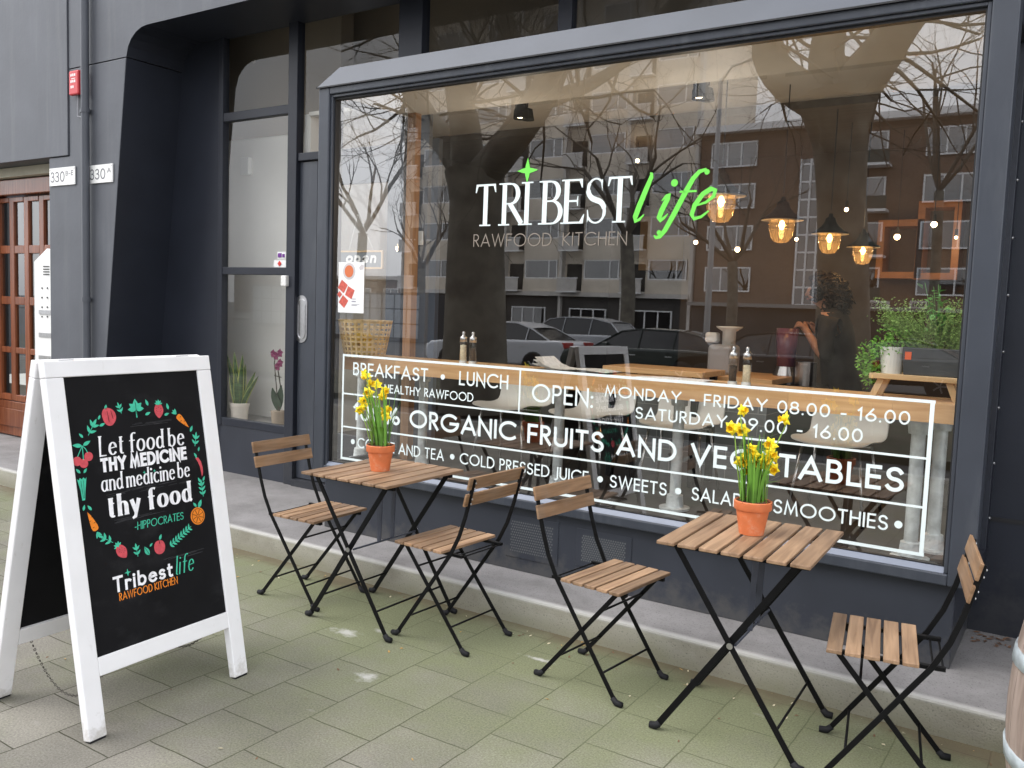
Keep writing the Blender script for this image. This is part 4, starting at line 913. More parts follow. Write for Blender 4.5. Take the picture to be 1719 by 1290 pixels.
def make_table(seed):
    random.seed(seed)
    t = empty('folding_table', (0, 0, 0), 'x', 'table')
    for s in (-1, 1):
        # near/far X; the bars leaning right sit outside those leaning left
        ya, yb = s*.256, s*.238
        g = MB(); g.strip([(-.215, ya, .735), (.250, ya, .035), (.262, ya, .016)], .008, .021, (0, 1, 0)); l = g.build('leg', BLACK, t, bevel=.0015)
        g = MB(); g.tube([(.252, ya, .030), (.268, ya, .014), (.292, ya, .013)], [.0135, .015, .013], 8); g.build('foot_cap', RUBBER, l, smooth=True)
        g = MB(); g.strip([(.225, yb, .735), (-.252, yb, .035), (-.264, yb, .016)], .008, .025, (0, 1, 0)); l = g.build('leg', BLACK, t, bevel=.0015)
        g = MB(); g.tube([(-.254, yb, .030), (-.270, yb, .014), (-.294, yb, .013)], [.0135, .015, .013], 8); g.build('foot_cap', RUBBER, l, smooth=True)
        g = MB(); g.box(-.262, .262, s*.222-.010, s*.222+.010, .722, .742); g.build('top_rail', BLACK, t, bevel=.001)
        g = MB(); g.lathe([(.012, 0), (.012, .004), (.007, .008), (0, .009)], (.006, s*.262, .40), 10, Matrix.Rotation(R(90*s), 3, 'X')); g.build('pivot_bolt', STEEL, t)
    for a, z, w_ in ((.188, .128, .252), (-.190, .128, .236)): g = MB(); g.tube([(a, -w_, z), (a, w_, z)], .005, 8); g.build('crossbar', BLACK, t, smooth=True)
    g = MB(); g.bar((.03, -.05, .735), (.02, -.05, .40), .022, .006, (0, 1, 0)); g.bar((.03, .05, .735), (.02, .05, .40), .022, .006, (0, 1, 0)); g.tube([(.02, -.236, .40), (.02, .236, .40)], .005, 8); g.build('brace', mat('blued_steel', (.05, .055, .075), .35, var=.2), t)
    for k in range(7):
        x0 = -.280 + k*.0818; g = MB(); g.tone = random.uniform(.74, 1.2); g.box(x0, x0+.0692, -.302, .302, .743, .757); g.build('top_slat', TEAK, t, bevel=.003)
    return t
t1 = make_table(3); t1.location = (-2.962, 3.359, 0); t1.rotation_euler = (0, 0, .002); t1['label'] = 'slatted wooden folding table with narrow gaps, closer to the A-board'; t1['group'] = 'folding tables along the shop window'
t2 = make_table(11); t2.location = (-1.041, 3.328, 0); t2.rotation_euler = (0, 0, .046); t2['label'] = 'slatted wooden folding table with wide gaps between its slats, closer to the barrel'; t2['group'] = 'folding tables along the shop window'

# ================================================================== daffodil pots
LEAFG = mat('daffodil_leaf', (.13, .30, .035), .5, var=.35, vscale=9, spec=.4)
STEMG = mat('daffodil_stem', (.22, .36, .06), .55, var=.2, vscale=12)
PETAL = mat('daffodil_petal', (.92, .74, .018), .6, var=.10, vscale=20)
TRUMP = mat('daffodil_trumpet', (.92, .60, .008), .6, var=.1, vscale=20)
def flower_mesh():
    g = MB()
    for k in range(6):
        a = R(60*k + (8 if k % 2 else 0)); c_, s_ = math.cos(a), math.sin(a); L = .026 if k % 2 == 0 else .024
        def P(r, w_, z): return (r*c_-w_*s_, r*s_+w_*c_, z)
        z1 = .002 if k % 2 else -.001
        g.add([P(.003, -.003, 0), P(.012, -.0095, z1), P(L, 0, z1-.004), P(.012, .0095, z1), P(.003, .003, 0), P(.013, 0, z1+.003)], [(0, 1, 5), (1, 2, 5), (2, 3, 5), (3, 4, 5), (4, 0, 5)])
    g.cur = 1; n = 12; prof = [(.0055, 0), (.0062, .008), (.0075, .014), (.0105, .019)]
    vs = []
    for j, (r, z) in enumerate(prof):
        for k in range(n):
            q = r*(1+(.12*(-1)**k if j == 3 else 0)); vs.append((q*math.cos(2*math.pi*k/n), q*math.sin(2*math.pi*k/n), z))
    g.add(vs, [(j*n+k, j*n+(k+1) % n, (j+1)*n+(k+1) % n, (j+1)*n+k) for j in range(3) for k in range(n)]+[tuple(range(n))])
    return g
def daffodils(pos, label, heads, nleaf, spread, hmax, seed, lean=(0, 0)):
    rnd = random.Random(seed)
    t = empty('daffodil_pot', pos, label, 'potted plant', 0, 'daffodil pots on the tables')
    g = MB(); g.lathe([(.001, .001), (.047, .001), (.0635, .098), (.070, .098), (.0725, .102), (.0725, .130), (.069, .133), (.066, .130), (.0625, .112), (0.001, .112)], (0, 0, 0), 40); o = g.build('pot', TERRA, t); smooth_by_angle(o, 35)
    g = MB(); g.lathe([(.001, .126), (.03, .124), (.0635, .116)], (0, 0, 0), 24)
    for _ in range(160):
        a, r = rnd.uniform(0, 6.28), .062*math.sqrt(rnd.random()); p = Vector((r*math.cos(a), r*math.sin(a), .122)); q = p+Vector((rnd.uniform(-.02, .02), rnd.uniform(-.02, .02), rnd.uniform(.0, .012))); g.tube([p, (p+q)/2+Vector((0, 0, .006)), q], .0012, 4)
    g.build('soil', SOIL, t)
    g = MB()
    for _ in range(nleaf):
        a, r = rnd.uniform(0, 6.28), .052*math.sqrt(rnd.random()); b0 = Vector((r*math.cos(a), r*math.sin(a), .118)); h = hmax*rnd.uniform(.55, 1.0)
        out = Vector((math.cos(a), math.sin(a), 0))*rnd.uniform(.2, 1)*spread + Vector((rnd.uniform(-.02, .02), rnd.uniform(-.02, .02), 0)); pts = []
        droop = rnd.random() < .10
        for i in range(7):
            u = i/6; p = b0 + out*(u**1.7) + Vector((0, 0, h*u)) + Vector((lean[0]*u*u, lean[1]*u*u, 0))
            if droop and u > .5: p += out*(u-.5)*1.2 + Vector((0, 0, -h*(u-.5)*.9))
            pts.append(p)
        sd = Vector((-math.sin(a+rnd.uniform(-.9, .9)), math.cos(a+rnd.uniform(-.9, .9)), 0)); vs = []; fs = []; wmax = rnd.uniform(.0045, .0068)
        for i, p in enumerate(pts):
            u = i/6; w_ = wmax*(.8 if i == 0 else 1)*(1-u**4*.85); nn = Vector((sd.y, -sd.x, 0))*w_*.35
            vs += [p-sd*w_, p+nn, p+sd*w_]
        for i in range(6):
            k = 3*i; fs += [(k, k+1, k+4, k+3), (k+1, k+2, k+5, k+4)]
        g.add(vs, fs)
    g.build('leaves', LEAFG, t, smooth=True)
    ax_r, ax_u = Vector(CR), Vector(-CD); fm = None
    for (du, dv) in heads:
        d = Vector(CAM) - Vector(pos); d.z = 0; d.normalize()
        tip = ax_r*du + ax_u*dv + d*rnd.uniform(-.03, .035)
        a = rnd.uniform(0, 6.28); b0 = Vector((.02*math.cos(a), .02*math.sin(a), .118)) + Vector((ax_r.x, ax_r.y, 0))*max(-.025, min(.025, du*.4))
        mid = b0*.45 + tip*.55 + Vector((0, 0, .02)); g = MB()
        face = (d + Vector((rnd.uniform(-.9, .9), rnd.uniform(-.9, .9), rnd.uniform(-.45, .25)))).normalized()
        neck = tip - face*.006 + Vector((0, 0, .004))
        g.tube([b0, mid, neck - face*.012 + Vector((0, 0, .006)), neck], [.0032, .0028, .0024, .004], 6); st = g.build('stem', STEMG, t, smooth=True)
        if fm is None:
            fo = flower_mesh().build('flower', [PETAL, TRUMP], st); fm = fo.data
        else:
            fo = bpy.data.objects.new('flower', fm); COL.objects.link(fo); fo.parent = st
        sc = rnd.uniform(1.1, 1.4); fo.location = tip; fo.rotation_mode = 'QUATERNION'; fo.rotation_quaternion = face.to_track_quat('Z', 'Y') @ Euler((0, 0, rnd.uniform(0, 6))).to_quaternion(); fo.scale = (sc, sc, sc)
    return t
def heads_px(base, lst, org, sc, depth):
    r = []
    for x, y in lst: r.append(((org[0]+x/sc-base[0])*depth/FPX, -(org[1]+y/sc-base[1])*depth/FPX))
    return r
pp = atz(638, 790, .7575); dp = (np.array(pp)-CAM) @ CF
daffodils(pp, 'terracotta pot of daffodils with loosely leaning stems, on the table closer to the A-board', heads_px((638, 790), [(755, 20), (820, 35), (742, 105), (895, 85), (865, 128), (695, 175), (710, 218), (668, 262), (882, 272), (915, 258), (900, 315), (718, -62)], (480, 640), 5.372, dp), 30, .10, .33, 5, (-.04, 0))
pp = atz(1261, 896, .7575); dp = (np.array(pp)-CAM) @ CF
daffodils(pp, 'terracotta pot of daffodils with a dense upright clump, on the table closer to the barrel', heads_px((1261, 896), [(585, 225), (500, 365), (578, 382), (915, 300), (655, 520), (660, 560), (795, 492), (800, 555), (820, 590), (575, 615), (610, 610), (715, 630), (745, 600), (630, 690), (815, 690), (770, 640), (690, 640)], (1120, 640), 4.607, dp), 58, .038, .30, 8)

# ================================================================== A-board
X0, Y0, AY, AW, AL, ALEN, FW, RT, RB, RBH = -2.8725, 1.7207, .0556, .7413, .1862, 1.3699, .0705, .0614, .2802, .2126
ad = Vector((-math.sin(AY), math.cos(AY), 0)); an = Vector((math.cos(AY), math.sin(AY), 0))
aup = Vector((0, 0, 1))*math.cos(AL) - an*math.sin(AL); af = (an*math.cos(AL) + Vector((0, 0, 1))*math.sin(AL))
AO = Vector((X0, Y0, .008))
def AP(a, b, d=0): return AO + ad*a + aup*b + af*d
sb = empty('chalkboard_sign', (X0, Y0, 0), 'white framed A-board with chalk lettering and a fruit wreath, standing on the pavement', 'A-board')
def apart(name, mb, ms, par=None, **k):
    o = mb.build(name, ms, None, loc=(X0, Y0, 0), **k); o.parent = par or sb; o.location = (0, 0, 0); return o
def pbox(g, P, a0, a1, b0, b1, d0, d1):
    g.add([P(a, b, d) for d in (d0, d1) for (a, b) in ((a0, b0), (a1, b0), (a1, b1), (a0, b1))], [(0, 3, 2, 1), (4, 5, 6, 7), (0, 1, 5, 4), (1, 2, 6, 5), (2, 3, 7, 6), (3, 0, 4, 7)])
def panel(P, nm):
    g = MB(); pbox(g, P, 0, FW, 0, ALEN-RT-.0008, -.036, 0); pbox(g, P, AW-FW, AW, 0, ALEN-RT-.0008, -.036, 0)
    pbox(g, P, 0, AW, ALEN-RT, ALEN, -.036, .0006); pbox(g, P, FW+.0004, AW-FW-.0004, RBH, RB, -.034, -.0008)
    fr_ = apart(nm+'_frame', g, WHITEP, bevel=.0035)
    g = MB(); pbox(g, P, FW-.004, AW-FW+.004, RB-.004, ALEN-RT+.004, -.022, -.008); bo = apart(nm+'_board', g, CHALK)
    g = MB(); pbox(g, P, .004, FW-.004, -.008, .001, -.032, -.004); pbox(g, P, AW-FW+.004, AW-.004, -.008, .001, -.032, -.004); apart('rubber_foot', g, RUBBER)
    return bo
fb = panel(AP, 'front')
# the rear panel hangs from the same hinge line and leans the other way
top = AP(0, ALEN, -.040); foot = Vector((-3.470, 1.717, .008))
bup = (top-foot); bup -= ad*bup.dot(ad); L2 = bup.length; bup.normalize(); bf_ = bup.cross(ad); bf_.normalize()
if bf_.dot(an) > 0: bf_ = -bf_
BO = top - bup*L2
def BP(a, b, d=0): return BO + ad*a + bup*(b*L2/ALEN) + bf_*(d+.036)
panel(BP, 'rear')
g = MB()
for a in (.08, AW-.14):
    p0, p1 = AP(a, ALEN+.001, -.036), AP(a+.06, ALEN+.001, -.036); g.tube([p0, p1], .006, 8)
apart('hinge', g, STEEL)
def chain(p0, p1, sag, n):
    g = MB()
    for i in range(n):
        u = (i+.5)/n; c0 = p0.lerp(p1, u) - Vector((0, 0, sag*4*u*(1-u))); u2 = u+.01; c1 = p0.lerp(p1, u2) - Vector((0, 0, sag*4*u2*(1-u2))); d = (c1-c0).normalized()
        side = d.orthogonal().normalized(); side = (Matrix.Rotation(R(90*(i % 2)), 3, d) @ side); l = (p1-p0).length/n*.78
        g.tube([c0-d*l*.5+side*.0, c0-d*l*.3+side*.004, c0+d*l*.3+side*.004, c0+d*l*.5, c0+d*l*.3-side*.004, c0-d*l*.3-side*.004, c0-d*l*.5], .0016, 4)
    apart('chain', g, mat('dull_chain', (.10, .09, .08), .45, .6))
chain(BP(.13, RBH, -.02), AP(.13, RBH+.02, -.036), .17, 44); chain(BP(AW-.13, RBH, -.02), AP(AW-.13, RBH+.02, -.036), .13, 44)
# chalk art
TEAL = mat('green_chalk', (.055, .52, .335), .8, var=.12, vscale=60); REDC = mat('red_chalk', (.60, .075, .095), .8, var=.15, vscale=60)
ORAC = mat('orange_chalk', (.83, .235, .015), .8, var=.1, vscale=60); WHIC = mat('white_chalk', (.88, .87, .90), .85, var=.12, vscale=50)
AF = lambda a, b, d: AP(a, b, -.008+d)
LT, LR_, LO, LW, LD = (Lettering(AF) for _ in range(5))
LD.F = lambda a, b, d: AP(a, b, -.0070+d)
def leaf(x, y, l, ang, w_=.32, L_=None):
    c_, s_ = math.cos(R(ang)), math.sin(R(ang)); P = []
    for i in range(9): t = i/8; v = w_*l*math.sin(math.pi*t**.8); P.append((t*l-l/2, v*.5))
    for i in range(7, 0, -1): t = i/8; v = w_*l*math.sin(math.pi*t**.8); P.append((t*l-l/2, -v*.5))
    (L_ or LT).poly([(x+a*c_-b*s_, y+a*s_+b*c_) for a, b in P])
def blob(L_, x, y, rx, ry, f=lambda t: 1, ang=0):
    c_, s_ = math.cos(R(ang)), math.sin(R(ang)); q = []
    for i in range(28):
        t = 2*math.pi*i/28; k = f(t); a, b = rx*k*math.cos(t), ry*k*math.sin(t); q.append((x+a*c_-b*s_, y+a*s_+b*c_))
    L_.poly(q)
def sprig(x, y, l, ang, n=3, lw=.022):
    c_, s_ = math.cos(R(ang)), math.sin(R(ang)); LT.path([(x-c_*l/2, y-s_*l/2), (x+c_*l/2, y+s_*l/2)], .0022, None, False)
    for i in range(n):
        t = (i+.5)/n-.5
        for q in (-1, 1): a = ang+q*48; leaf(x+c_*l*t+math.cos(R(a))*lw*.45, y+s_*l*t+math.sin(R(a))*lw*.45, lw, a, .36)
    leaf(x+c_*(l/2+.006), y+s_*(l/2+.006), lw, ang, .36)
def carrot(x0, y0, x1, y1):
    d = np.array((x1-x0, y1-y0)); L = np.linalg.norm(d); d /= L; nn = np.array((-d[1], d[0])); q = []
    for t, w_ in ((0, .006), (.06, .012), (.2, .0135), (.5, .010), (.8, .005), (1, .0008)): q.append((np.array((x0, y0))+d*L*t+nn*w_))
    for t, w_ in ((.8, .005), (.5, .010), (.2, .0135), (.06, .012), (0, .006)): q.append((np.array((x0, y0))+d*L*t-nn*w_))
    LO.poly([tuple(p) for p in q])
    an_ = math.degrees(math.atan2(-d[1], -d[0]))
    for k in (-38, 0, 38): leaf(x0-d[0]*.012+math.cos(R(an_+k))*.007, y0-d[1]*.012+math.sin(R(an_+k))*.007, .026, an_+k, .4)
    for t, q2 in ((.2, 1), (.38, -1), (.55, 1), (.7, -1)): p = np.array((x0, y0))+d*L*t+nn*q2*.006; LD.path([tuple(p-nn*.004), tuple(p+nn*.004)], .0014, None, False)
def straw(x, y, tilt=0):
    blob(LR_, x, y-.004, .021, .030, lambda t: 1-.16*max(0, -math.sin(t))*abs(math.cos(t))*1.6+.06*math.sin(t), tilt)
    for k in range(5): a = 90+tilt+(k-2)*38; leaf(x-math.sin(R(tilt))*.026+math.cos(R(a))*.008, y+math.cos(R(tilt))*.024+math.sin(R(a))*.008, .023, a, .42)
    for i in range(7): LD.disc(x+(-.010, .0, .010, -.005, .006, -.011, .011)[i], y+(.008, .012, .006, -.004, -.006, -.001, -.002)[i], .0012, 6)
# the wreath, clockwise from the bell pepper
blob(LR_, .238, 1.150, .027, .033, lambda t: 1+.10*abs(math.cos(1.5*t)), 14); leaf(.229, 1.186, .022, 75, .5); LD.path([(.232, 1.172), (.236, 1.13)], .0013, None, False); LD.path([(.248, 1.172), (.254, 1.14)], .0013, None, False)
sprig(.289, 1.172, .030, 105, 2, .020)
for a in (90, 40, 140, 0, 180): leaf(.3584+math.cos(R(a))*.018, 1.163+math.sin(R(a))*.018+.006, .045 if a == 90 else .036, a, .55)
LT.path([(.3584, 1.135), (.3584, 1.165)], .004, None, False); LD.path([(.3584, 1.15), (.3584, 1.195)], .0013, None, False)
leaf(.411, 1.191, .027, 110, .42); leaf(.410, 1.147, .027, 20, .42); straw(.462, 1.156, -4); leaf(.506, 1.168, .027, 100, .42); leaf(.498, 1.137, .025, 15, .42)
carrot(.548, 1.128, .597, 1.073); leaf(.609, 1.066, .028, 60, .42)
sprig(.622, 1.012, .042, 75, 2, .026); leaf(.634, .978, .020, 70, .42); leaf(.613, .955, .022, 120, .4)
LR_.poly([(.612, .942), (.625, .944), (.637, .925), (.642, .900), (.641, .878), (.634, .862), (.632, .880), (.629, .905), (.622, .925)]); LT.path([(.617, .942), (.612, .958)], .006, None, False)
leaf(.617, .850, .022, 110, .42); leaf(.641, .852, .022, 60, .42); sprig(.627, .806, .055, 92, 3, .024)
blob(LO, .588, .704, .035, .036); leaf(.606, .752, .036, 60, .45); leaf(.580, .752, .024, 125, .45)
for k in range(8): a = R(22+45*k); LD.path([(.588+.004*math.cos(a), .704+.004*math.sin(a)), (.588+.027*math.cos(a), .704+.027*math.sin(a))], .0016, None, False)
LD.path(arc(.588, .704, .0290, .0298, 0, 360, 30), .0014, None, False)
LT.path([(.440, .612), (.548, .668)], .0025, None, False)
for i in range(8):
    t = i/8; x, y = .440+.108*t, .612+.056*t
    for q in (-1, 1): a = 27+q*52; leaf(x+math.cos(R(a))*.010, y+math.sin(R(a))*.010, .022, a, .34)
blob(LR_, .389, .617, .025, .029, lambda t: 1-.10*max(0, math.sin(t))**8-.05*max(0, -math.sin(t))**6); leaf(.398, .655, .024, 60, .45); LD.path([(.389, .642), (.391, .630)], .0018, None, False)
leaf(.330, .615, .040, 115, .5); LD.path([(.338, .60), (.322, .63)], .0012, None, False); leaf(.352, .634, .018, 40, .42)
sprig(.287, .620, .036, 95, 2, .022); straw(.224, .638, 32); sprig(.172, .690, .046, 145, 2, .026)
carrot(.130, .735, .104, .808); leaf(.114, .822, .024, 125, .42); leaf(.092, .826, .022, 70, .42)
LT.poly([(.078, .934), (.084, .928), (.090, .936), (.097, .930), (.104, .936), (.111, .929), (.116, .935), (.106, .890), (.100, .853), (.089, .853), (.087, .890)]); LD.path([(.092, .925), (.094, .86)], .0012, None, False); LD.path([(.103, .925), (.098, .86)], .0012, None, False)
leaf(.087, .962, .024, 130, .42); leaf(.115, .960, .022, 50, .42)
for x, y in ((.088, .998), (.113, .987), (.135, 1.010)): blob(LR_, x, y, .017, .017)
LT.path([(.090, 1.012), (.104, 1.035), (.115, 1.052)], .0028, None, False); LT.path([(.113, 1.0), (.114, 1.03), (.115, 1.052)], .0028, None, False); LT.path([(.133, 1.024), (.126, 1.04), (.115, 1.052)], .0028, None, False)
leaf(.095, 1.055, .038, 170, .4); leaf(.134, 1.060, .034, 25, .4); leaf(.115, 1.090, .022, 130, .42); sprig(.158, 1.108, .050, 55, 2, .030); leaf(.206, 1.122, .026, 20, .42); leaf(.197, 1.151, .020, 60, .42)
# the words
LW.text('Let food be', .178, .566, .9995, .084, .135, .042, .11, .22, .12, .09)
LW.text('THY MEDICINE', .178, .568, .9415, .056, .25, None, .12, .30, .05)
LW.text('and medicine be', .170, .574, .868, .072, .125, .045, .11, .20, .10, .07)
LW.text('thy food', .184, .572, .762, .100, .21, .05, .11, .28, .06, .11)
LW.text('Tribest', .168, .436, .490, .060, .155, None, .11, .3, .04)
LT.text('-HIPPOCRATES', .288, .516, .703, .031, .10, None, .13, .3, .14)
LO.text('RAWFOOD KITCHEN', .189, .452, .456, .030, .12, None, .15, .38, .05)
LT.text('life', .448, .535, .489, .078, .085, .035, .15, .3, .30)
for x, y, r in ((.2365, .553, .014), (.361, .918, .007), (.408, .918, .007)):
    LT.poly([(x+r*k*math.cos(R(a)), y+r*k*math.sin(R(a))) for a, k in ((0, 1), (45, .3), (90, 1), (135, .3), (180, 1), (225, .3), (270, 1), (315, .3))])
for L_, nm, m_ in ((LT, 'green_drawing', TEAL), (LR_, 'red_drawing', REDC), (LO, 'orange_drawing', ORAC), (LW, 'white_lettering', WHIC), (LD, 'line_drawing', CHALK)):
    apart(nm, L_.mb, m_, fb)
# a faint smear of wiped chalk behind the words
g = MB()
rnd = random.Random(4)
for (x0, x1, z0, z1) in ((.30, .50, 1.10, 1.115), (.17, .58, .845, .862), (.20, .40, .745, .757), (.40, .58, .55, .565)):
    for k in range(16):
        a = rnd.uniform(x0, x1-.05); b = rnd.uniform(z0, z1); l = rnd.uniform(.03, .09); p = [AP(a, b, -.0078), AP(a+l, b+.002, -.0078), AP(a+l, b+.0032, -.0078), AP(a, b+.0012, -.0078)]; g.add(p, [(0, 1, 2, 3)])
apart('chalk_smear', g, mat('wiped_chalk', (.045, .045, .05), .9), fb)

# ================================================================== barrel at the right edge
bx_, by_ = .185, 3.30
br = empty('wooden_barrel', (bx_, by_, 0), 'weathered wooden barrel with pale steel hoops in front of the step', 'barrel')
def brad(z): return .335 - .055*((z-.34)/.42)**2
BW = wood('weathered_staves', (.16, .115, .095), (.34, .27, .235), 10, .75, 'Z', .4)
ns = 18; g = MB()
for k in range(ns):
    a0, a1 = 2*math.pi*(k+.015)/ns, 2*math.pi*(k+.985)/ns; g.tone = random.uniform(.75, 1.15); vs = []
    for z in np.linspace(.0, .78, 9):
        for a in (a0, (a0+a1)/2, a1):
            r = brad(z); vs.append((r*math.cos(a), r*math.sin(a), z))
        for a in (a1, a0): r = brad(z)-.03; vs.append((r*math.cos(a), r*math.sin(a), z))
    fs = []
    for i in range(8):
        for q in range(5): q2 = (q+1) % 5; fs.append((i*5+q, i*5+q2, (i+1)*5+q2, (i+1)*5+q))
    fs += [(4, 3, 2, 1, 0), tuple(40+q for q in range(5))]; g.add(vs, fs)
g.build('staves', BW, br)
for z in (.06, .20, .515, .70):
    g = MB(); pr = [(brad(z)+.001, z), (brad(z)+.006, z+.002), (brad(z+.05)+.006, z+.048), (brad(z+.05)+.001, z+.05)]; g.lathe(pr, (0, 0, 0), 40); g.build('hoop', mat('pale_hoop', (.50, .56, .60), .5, .3, var=.2, vscale=20), br, smooth=True)
g = MB(); g.lathe([(0.001, .735), (.262, .735), (.262, .755), (.001, .755)], (0, 0, 0), 32); g.build('lid', BW, br)

# litter: petals and dry leaves
LIT = [mat('dry_petal_pale', (.62, .55, .38), .8), mat('dry_petal_ochre', (.45, .27, .08), .8), mat('dry_leaf_brown', (.17, .09, .05), .85)]
rnd = random.Random(21); g = MB()
spots = []
for _ in range(150):
    y = 3.68-abs(rnd.gauss(0, .12)) if rnd.random() < .6 else rnd.uniform(1.3, 3.6); spots.append((rnd.uniform(-5, .0), y, 0.002))
for _ in range(26): spots.append((rnd.uniform(-.38, -.2), rnd.uniform(4.5, 4.68), .143))
for x, y, z in spots:
    g.cur = rnd.choice((0, 0, 1, 2, 2)) if z < .1 else 2; a = rnd.uniform(0, 6.28); l = rnd.uniform(.005, .013)*(1.5 if z > .1 else 1); c_, s_ = math.cos(a), math.sin(a)
    q = [(-l, 0, 0), (-l*.2, l*.45, .003), (l, 0, .004), (-l*.2, -l*.45, .001)]; g.add([(x+u*c_-v*s_, y+u*s_+v*c_, z+w2) for u, v, w2 in q], [(0, 1, 2, 3)])
tag(g.build('fallen_petals', LIT), 'scattered dry petals and leaf bits lying on the mossy pavers', 'litter', None, 'stuff')

# ================================================================== inside the shop
CT = 1.25
def at_part(root, nm, mb, ms, par=None, **k):
    L0 = tuple(root.location); o = mb.build(nm, ms, None, loc=L0, **k); o.parent = par or root; o.location = (0, 0, 0); return o
ctr = empty('window_counter', (-2.2, 4.4, .52), 'long wooden bar counter behind the shop window on galvanised pipe legs', 'counter')
g = MB(); y0 = 4.20
for k in range(4):
    x = -4.08
    while x < -.45:
        l = random.uniform(.35, .75); g.tone = random.uniform(.82, 1.14); g.box(x, min(x+l, -.43), y0+k*.105, y0+(k+1)*.105-.0006, 1.168, CT-.0004*(k % 2)); x += l+.0006
at_part(ctr, 'top', g, OAK)
for (u, v, yy) in ((605, 768, 4.50), (708, 775, 4.56), (935, 802, 4.56), (1133, 832, 4.56), (1527, 932, 4.33), (1567, 892, 4.57)):
    x = at(u, v, yy).x; g = MB(); g.tube([(x, yy, .53), (x, yy, 1.165)], .031, 16, False); lg = at_part(ctr, 'leg', g, GALV, smooth=True)
    g = MB(); g.lathe([(.085, .521), (.085, .532), (.05, .536), (.044, .60), (.032, .604)], (x, yy, 0), 20); at_part(ctr, 'flange', g, GALV, par=lg, smooth=False)
    g = MB(); g.lathe([(.044, 1.10), (.05, 1.155), (.08, 1.158), (.08, 1.167)], (x, yy, 0), 20); at_part(ctr, 'flange', g, GALV, par=lg)

# shell chairs
SHELL = mat('white_shell_plastic', (.62, .61, .57), .45)
CHROME = mat('chrome_leg', (.6, .6, .6), .2, 1.0)
def shell_chair():
    t = empty('shell_chair', (0, 0, 0), 'x', 'chair', 0, 'white shell chairs at the window counter')
    # shell: profile swept across the width, front edge at -y
    prof = [(-.02, .405), (.02, .425), (.12, .418), (.26, .400), (.36, .412), (.405, .455), (.425, .53), (.435, .60), (.442, .665)]
    g = MB(); vs = []; nw = 11
    for i, (y, z) in enumerate(prof):
        hw = .215 - (.02 if i == 0 else 0) - .008*max(0, i-6)**1.5 - (.02 if i == len(prof)-1 else 0)
        for j in range(nw):
            u = -1+2*j/(nw-1); vs.append((u*hw, y - .02*u*u*(1 if i > 4 else 0), z + .022*u*u*(1 if i < 5 else 0)))
    fs = [(i*nw+j, i*nw+j+1, (i+1)*nw+j+1, (i+1)*nw+j) for i in range(len(prof)-1) for j in range(nw-1)]
    g.add(vs, fs); o = g.build('shell', SHELL, t, smooth=True); s_ = o.modifiers.new('solid', 'SOLIDIFY'); s_.thickness = .009; s2 = o.modifiers.new('sub', 'SUBSURF'); s2.levels = s2.render_levels = 1
    for sx in (-1, 1):
        for (a, b) in (((sx*.15, .05, .405), (sx*.20, -.0, 0)), ((sx*.15, .30, .395), (sx*.20, .40, 0))):
            g = MB(); g.tube([a, b], .009, 8); g.build('leg', CHROME, t, smooth=True)
    g = MB(); g.tube([(-.15, .05, .40), (.15, .05, .40)], .008, 8); g.tube([(-.15, .30, .39), (.15, .30, .39)], .008, 8); g.build('seat_frame', CHROME, t)
    return t
s0 = shell_chair()
for i, (u, lab) in enumerate(((838, 'white shell chair tucked under the counter below the word LUNCH'), (968, 'white shell chair tucked under the counter behind the word OPEN'),
                              (1130, 'white shell chair under the counter behind the word MONDAY'), (1395, 'white shell chair under the counter closest to the herb stand'))):
    o = s0 if i == 0 else copy_tree(s0); p = at(u, 700, 4.82); o.location = (p.x, 4.80, .52); o['label'] = lab; o.rotation_euler = (0, 0, (0.06, -.05, .1, -.04)[i])

# mills
def mill(u, v, label, fill, fm):
    p = at(u, v, 4.38); t = empty('spice_mill', (p.x, 4.38, CT), label, 'mill', 0, 'spice mills on the counter')
    g = MB(); g.lathe([(.024, .0), (.024, .018), (.022, .02)], (0, 0, 0), 16); g.build('base', GALV, t, smooth=False)
    g = MB(); g.lathe([(.0225, .018), (.0225, .135), (.0215, .138)], (0, 0, 0), 16); g.build('glass_body', GLASSJ, t, smooth=True)
    g = MB(); g.lathe([(.019, .02), (.019, fill), (.0, fill+.004)], (0, 0, 0), 14); g.build('filling', fm, t)
    g = MB(); g.lathe([(.0225, .135), (.0225, .165), (.012, .172), (.008, .180), (.011, .190), (.007, .198), (0, .200)], (0, 0, 0), 16); g.build('grinder', STEEL, t, smooth=True)
SALT = mat('salt_crystals', (.70, .66, .52), .8, var=.2, vscale=90); PEPP = mat('peppercorns', (.035, .026, .022), .8, var=.5, vscale=90)
mill(777, 610, 'glass salt mill of the pair close to the woven basket', .115, SALT); mill(793, 612, 'glass pepper mill of the pair close to the woven basket', .10, PEPP)
mill(1229, 648, 'glass pepper mill of the pair above the word FRIDAY', .10, PEPP); mill(1252, 650, 'glass salt mill of the pair above the word FRIDAY', .105, SALT)
# newspaper and menus
p = at(965, 622, 4.46); n_ = empty('newspaper', (p.x, 4.46, CT), 'folded newspaper lying on the counter', 'newspaper'); g = MB()
for k in range(4):
    z = .002+k*.004; nx = 9; vs = []
    for j in (0, 1):
        for i in range(nx): u = i/(nx-1); vs.append((-.24+.46*u+.01*k, -.11+.22*j, z+.010*math.sin(u*7+k)*(.4+.6*(1-u))+(.02*(1-u)**6*k)))
    g.add(vs, [(i, i+1, nx+i+1, nx+i) for i in range(nx-1)])
g.build('pages', mat('newsprint', (.60, .59, .56), .8, var=.35, vscale=35, stretch=(1, 6, 1)), n_)
p = at(1130, 640, 4.42); n_ = empty('menu_sheets', (p.x, 4.42, CT), 'white menu sheets spread on the counter', 'paper'); g = MB()
for k in range(3): g.box(-.22+.06*k, .05+.07*k, -.12+.02*k, .08+.015*k, .001+.002*k, .002+.002*k)
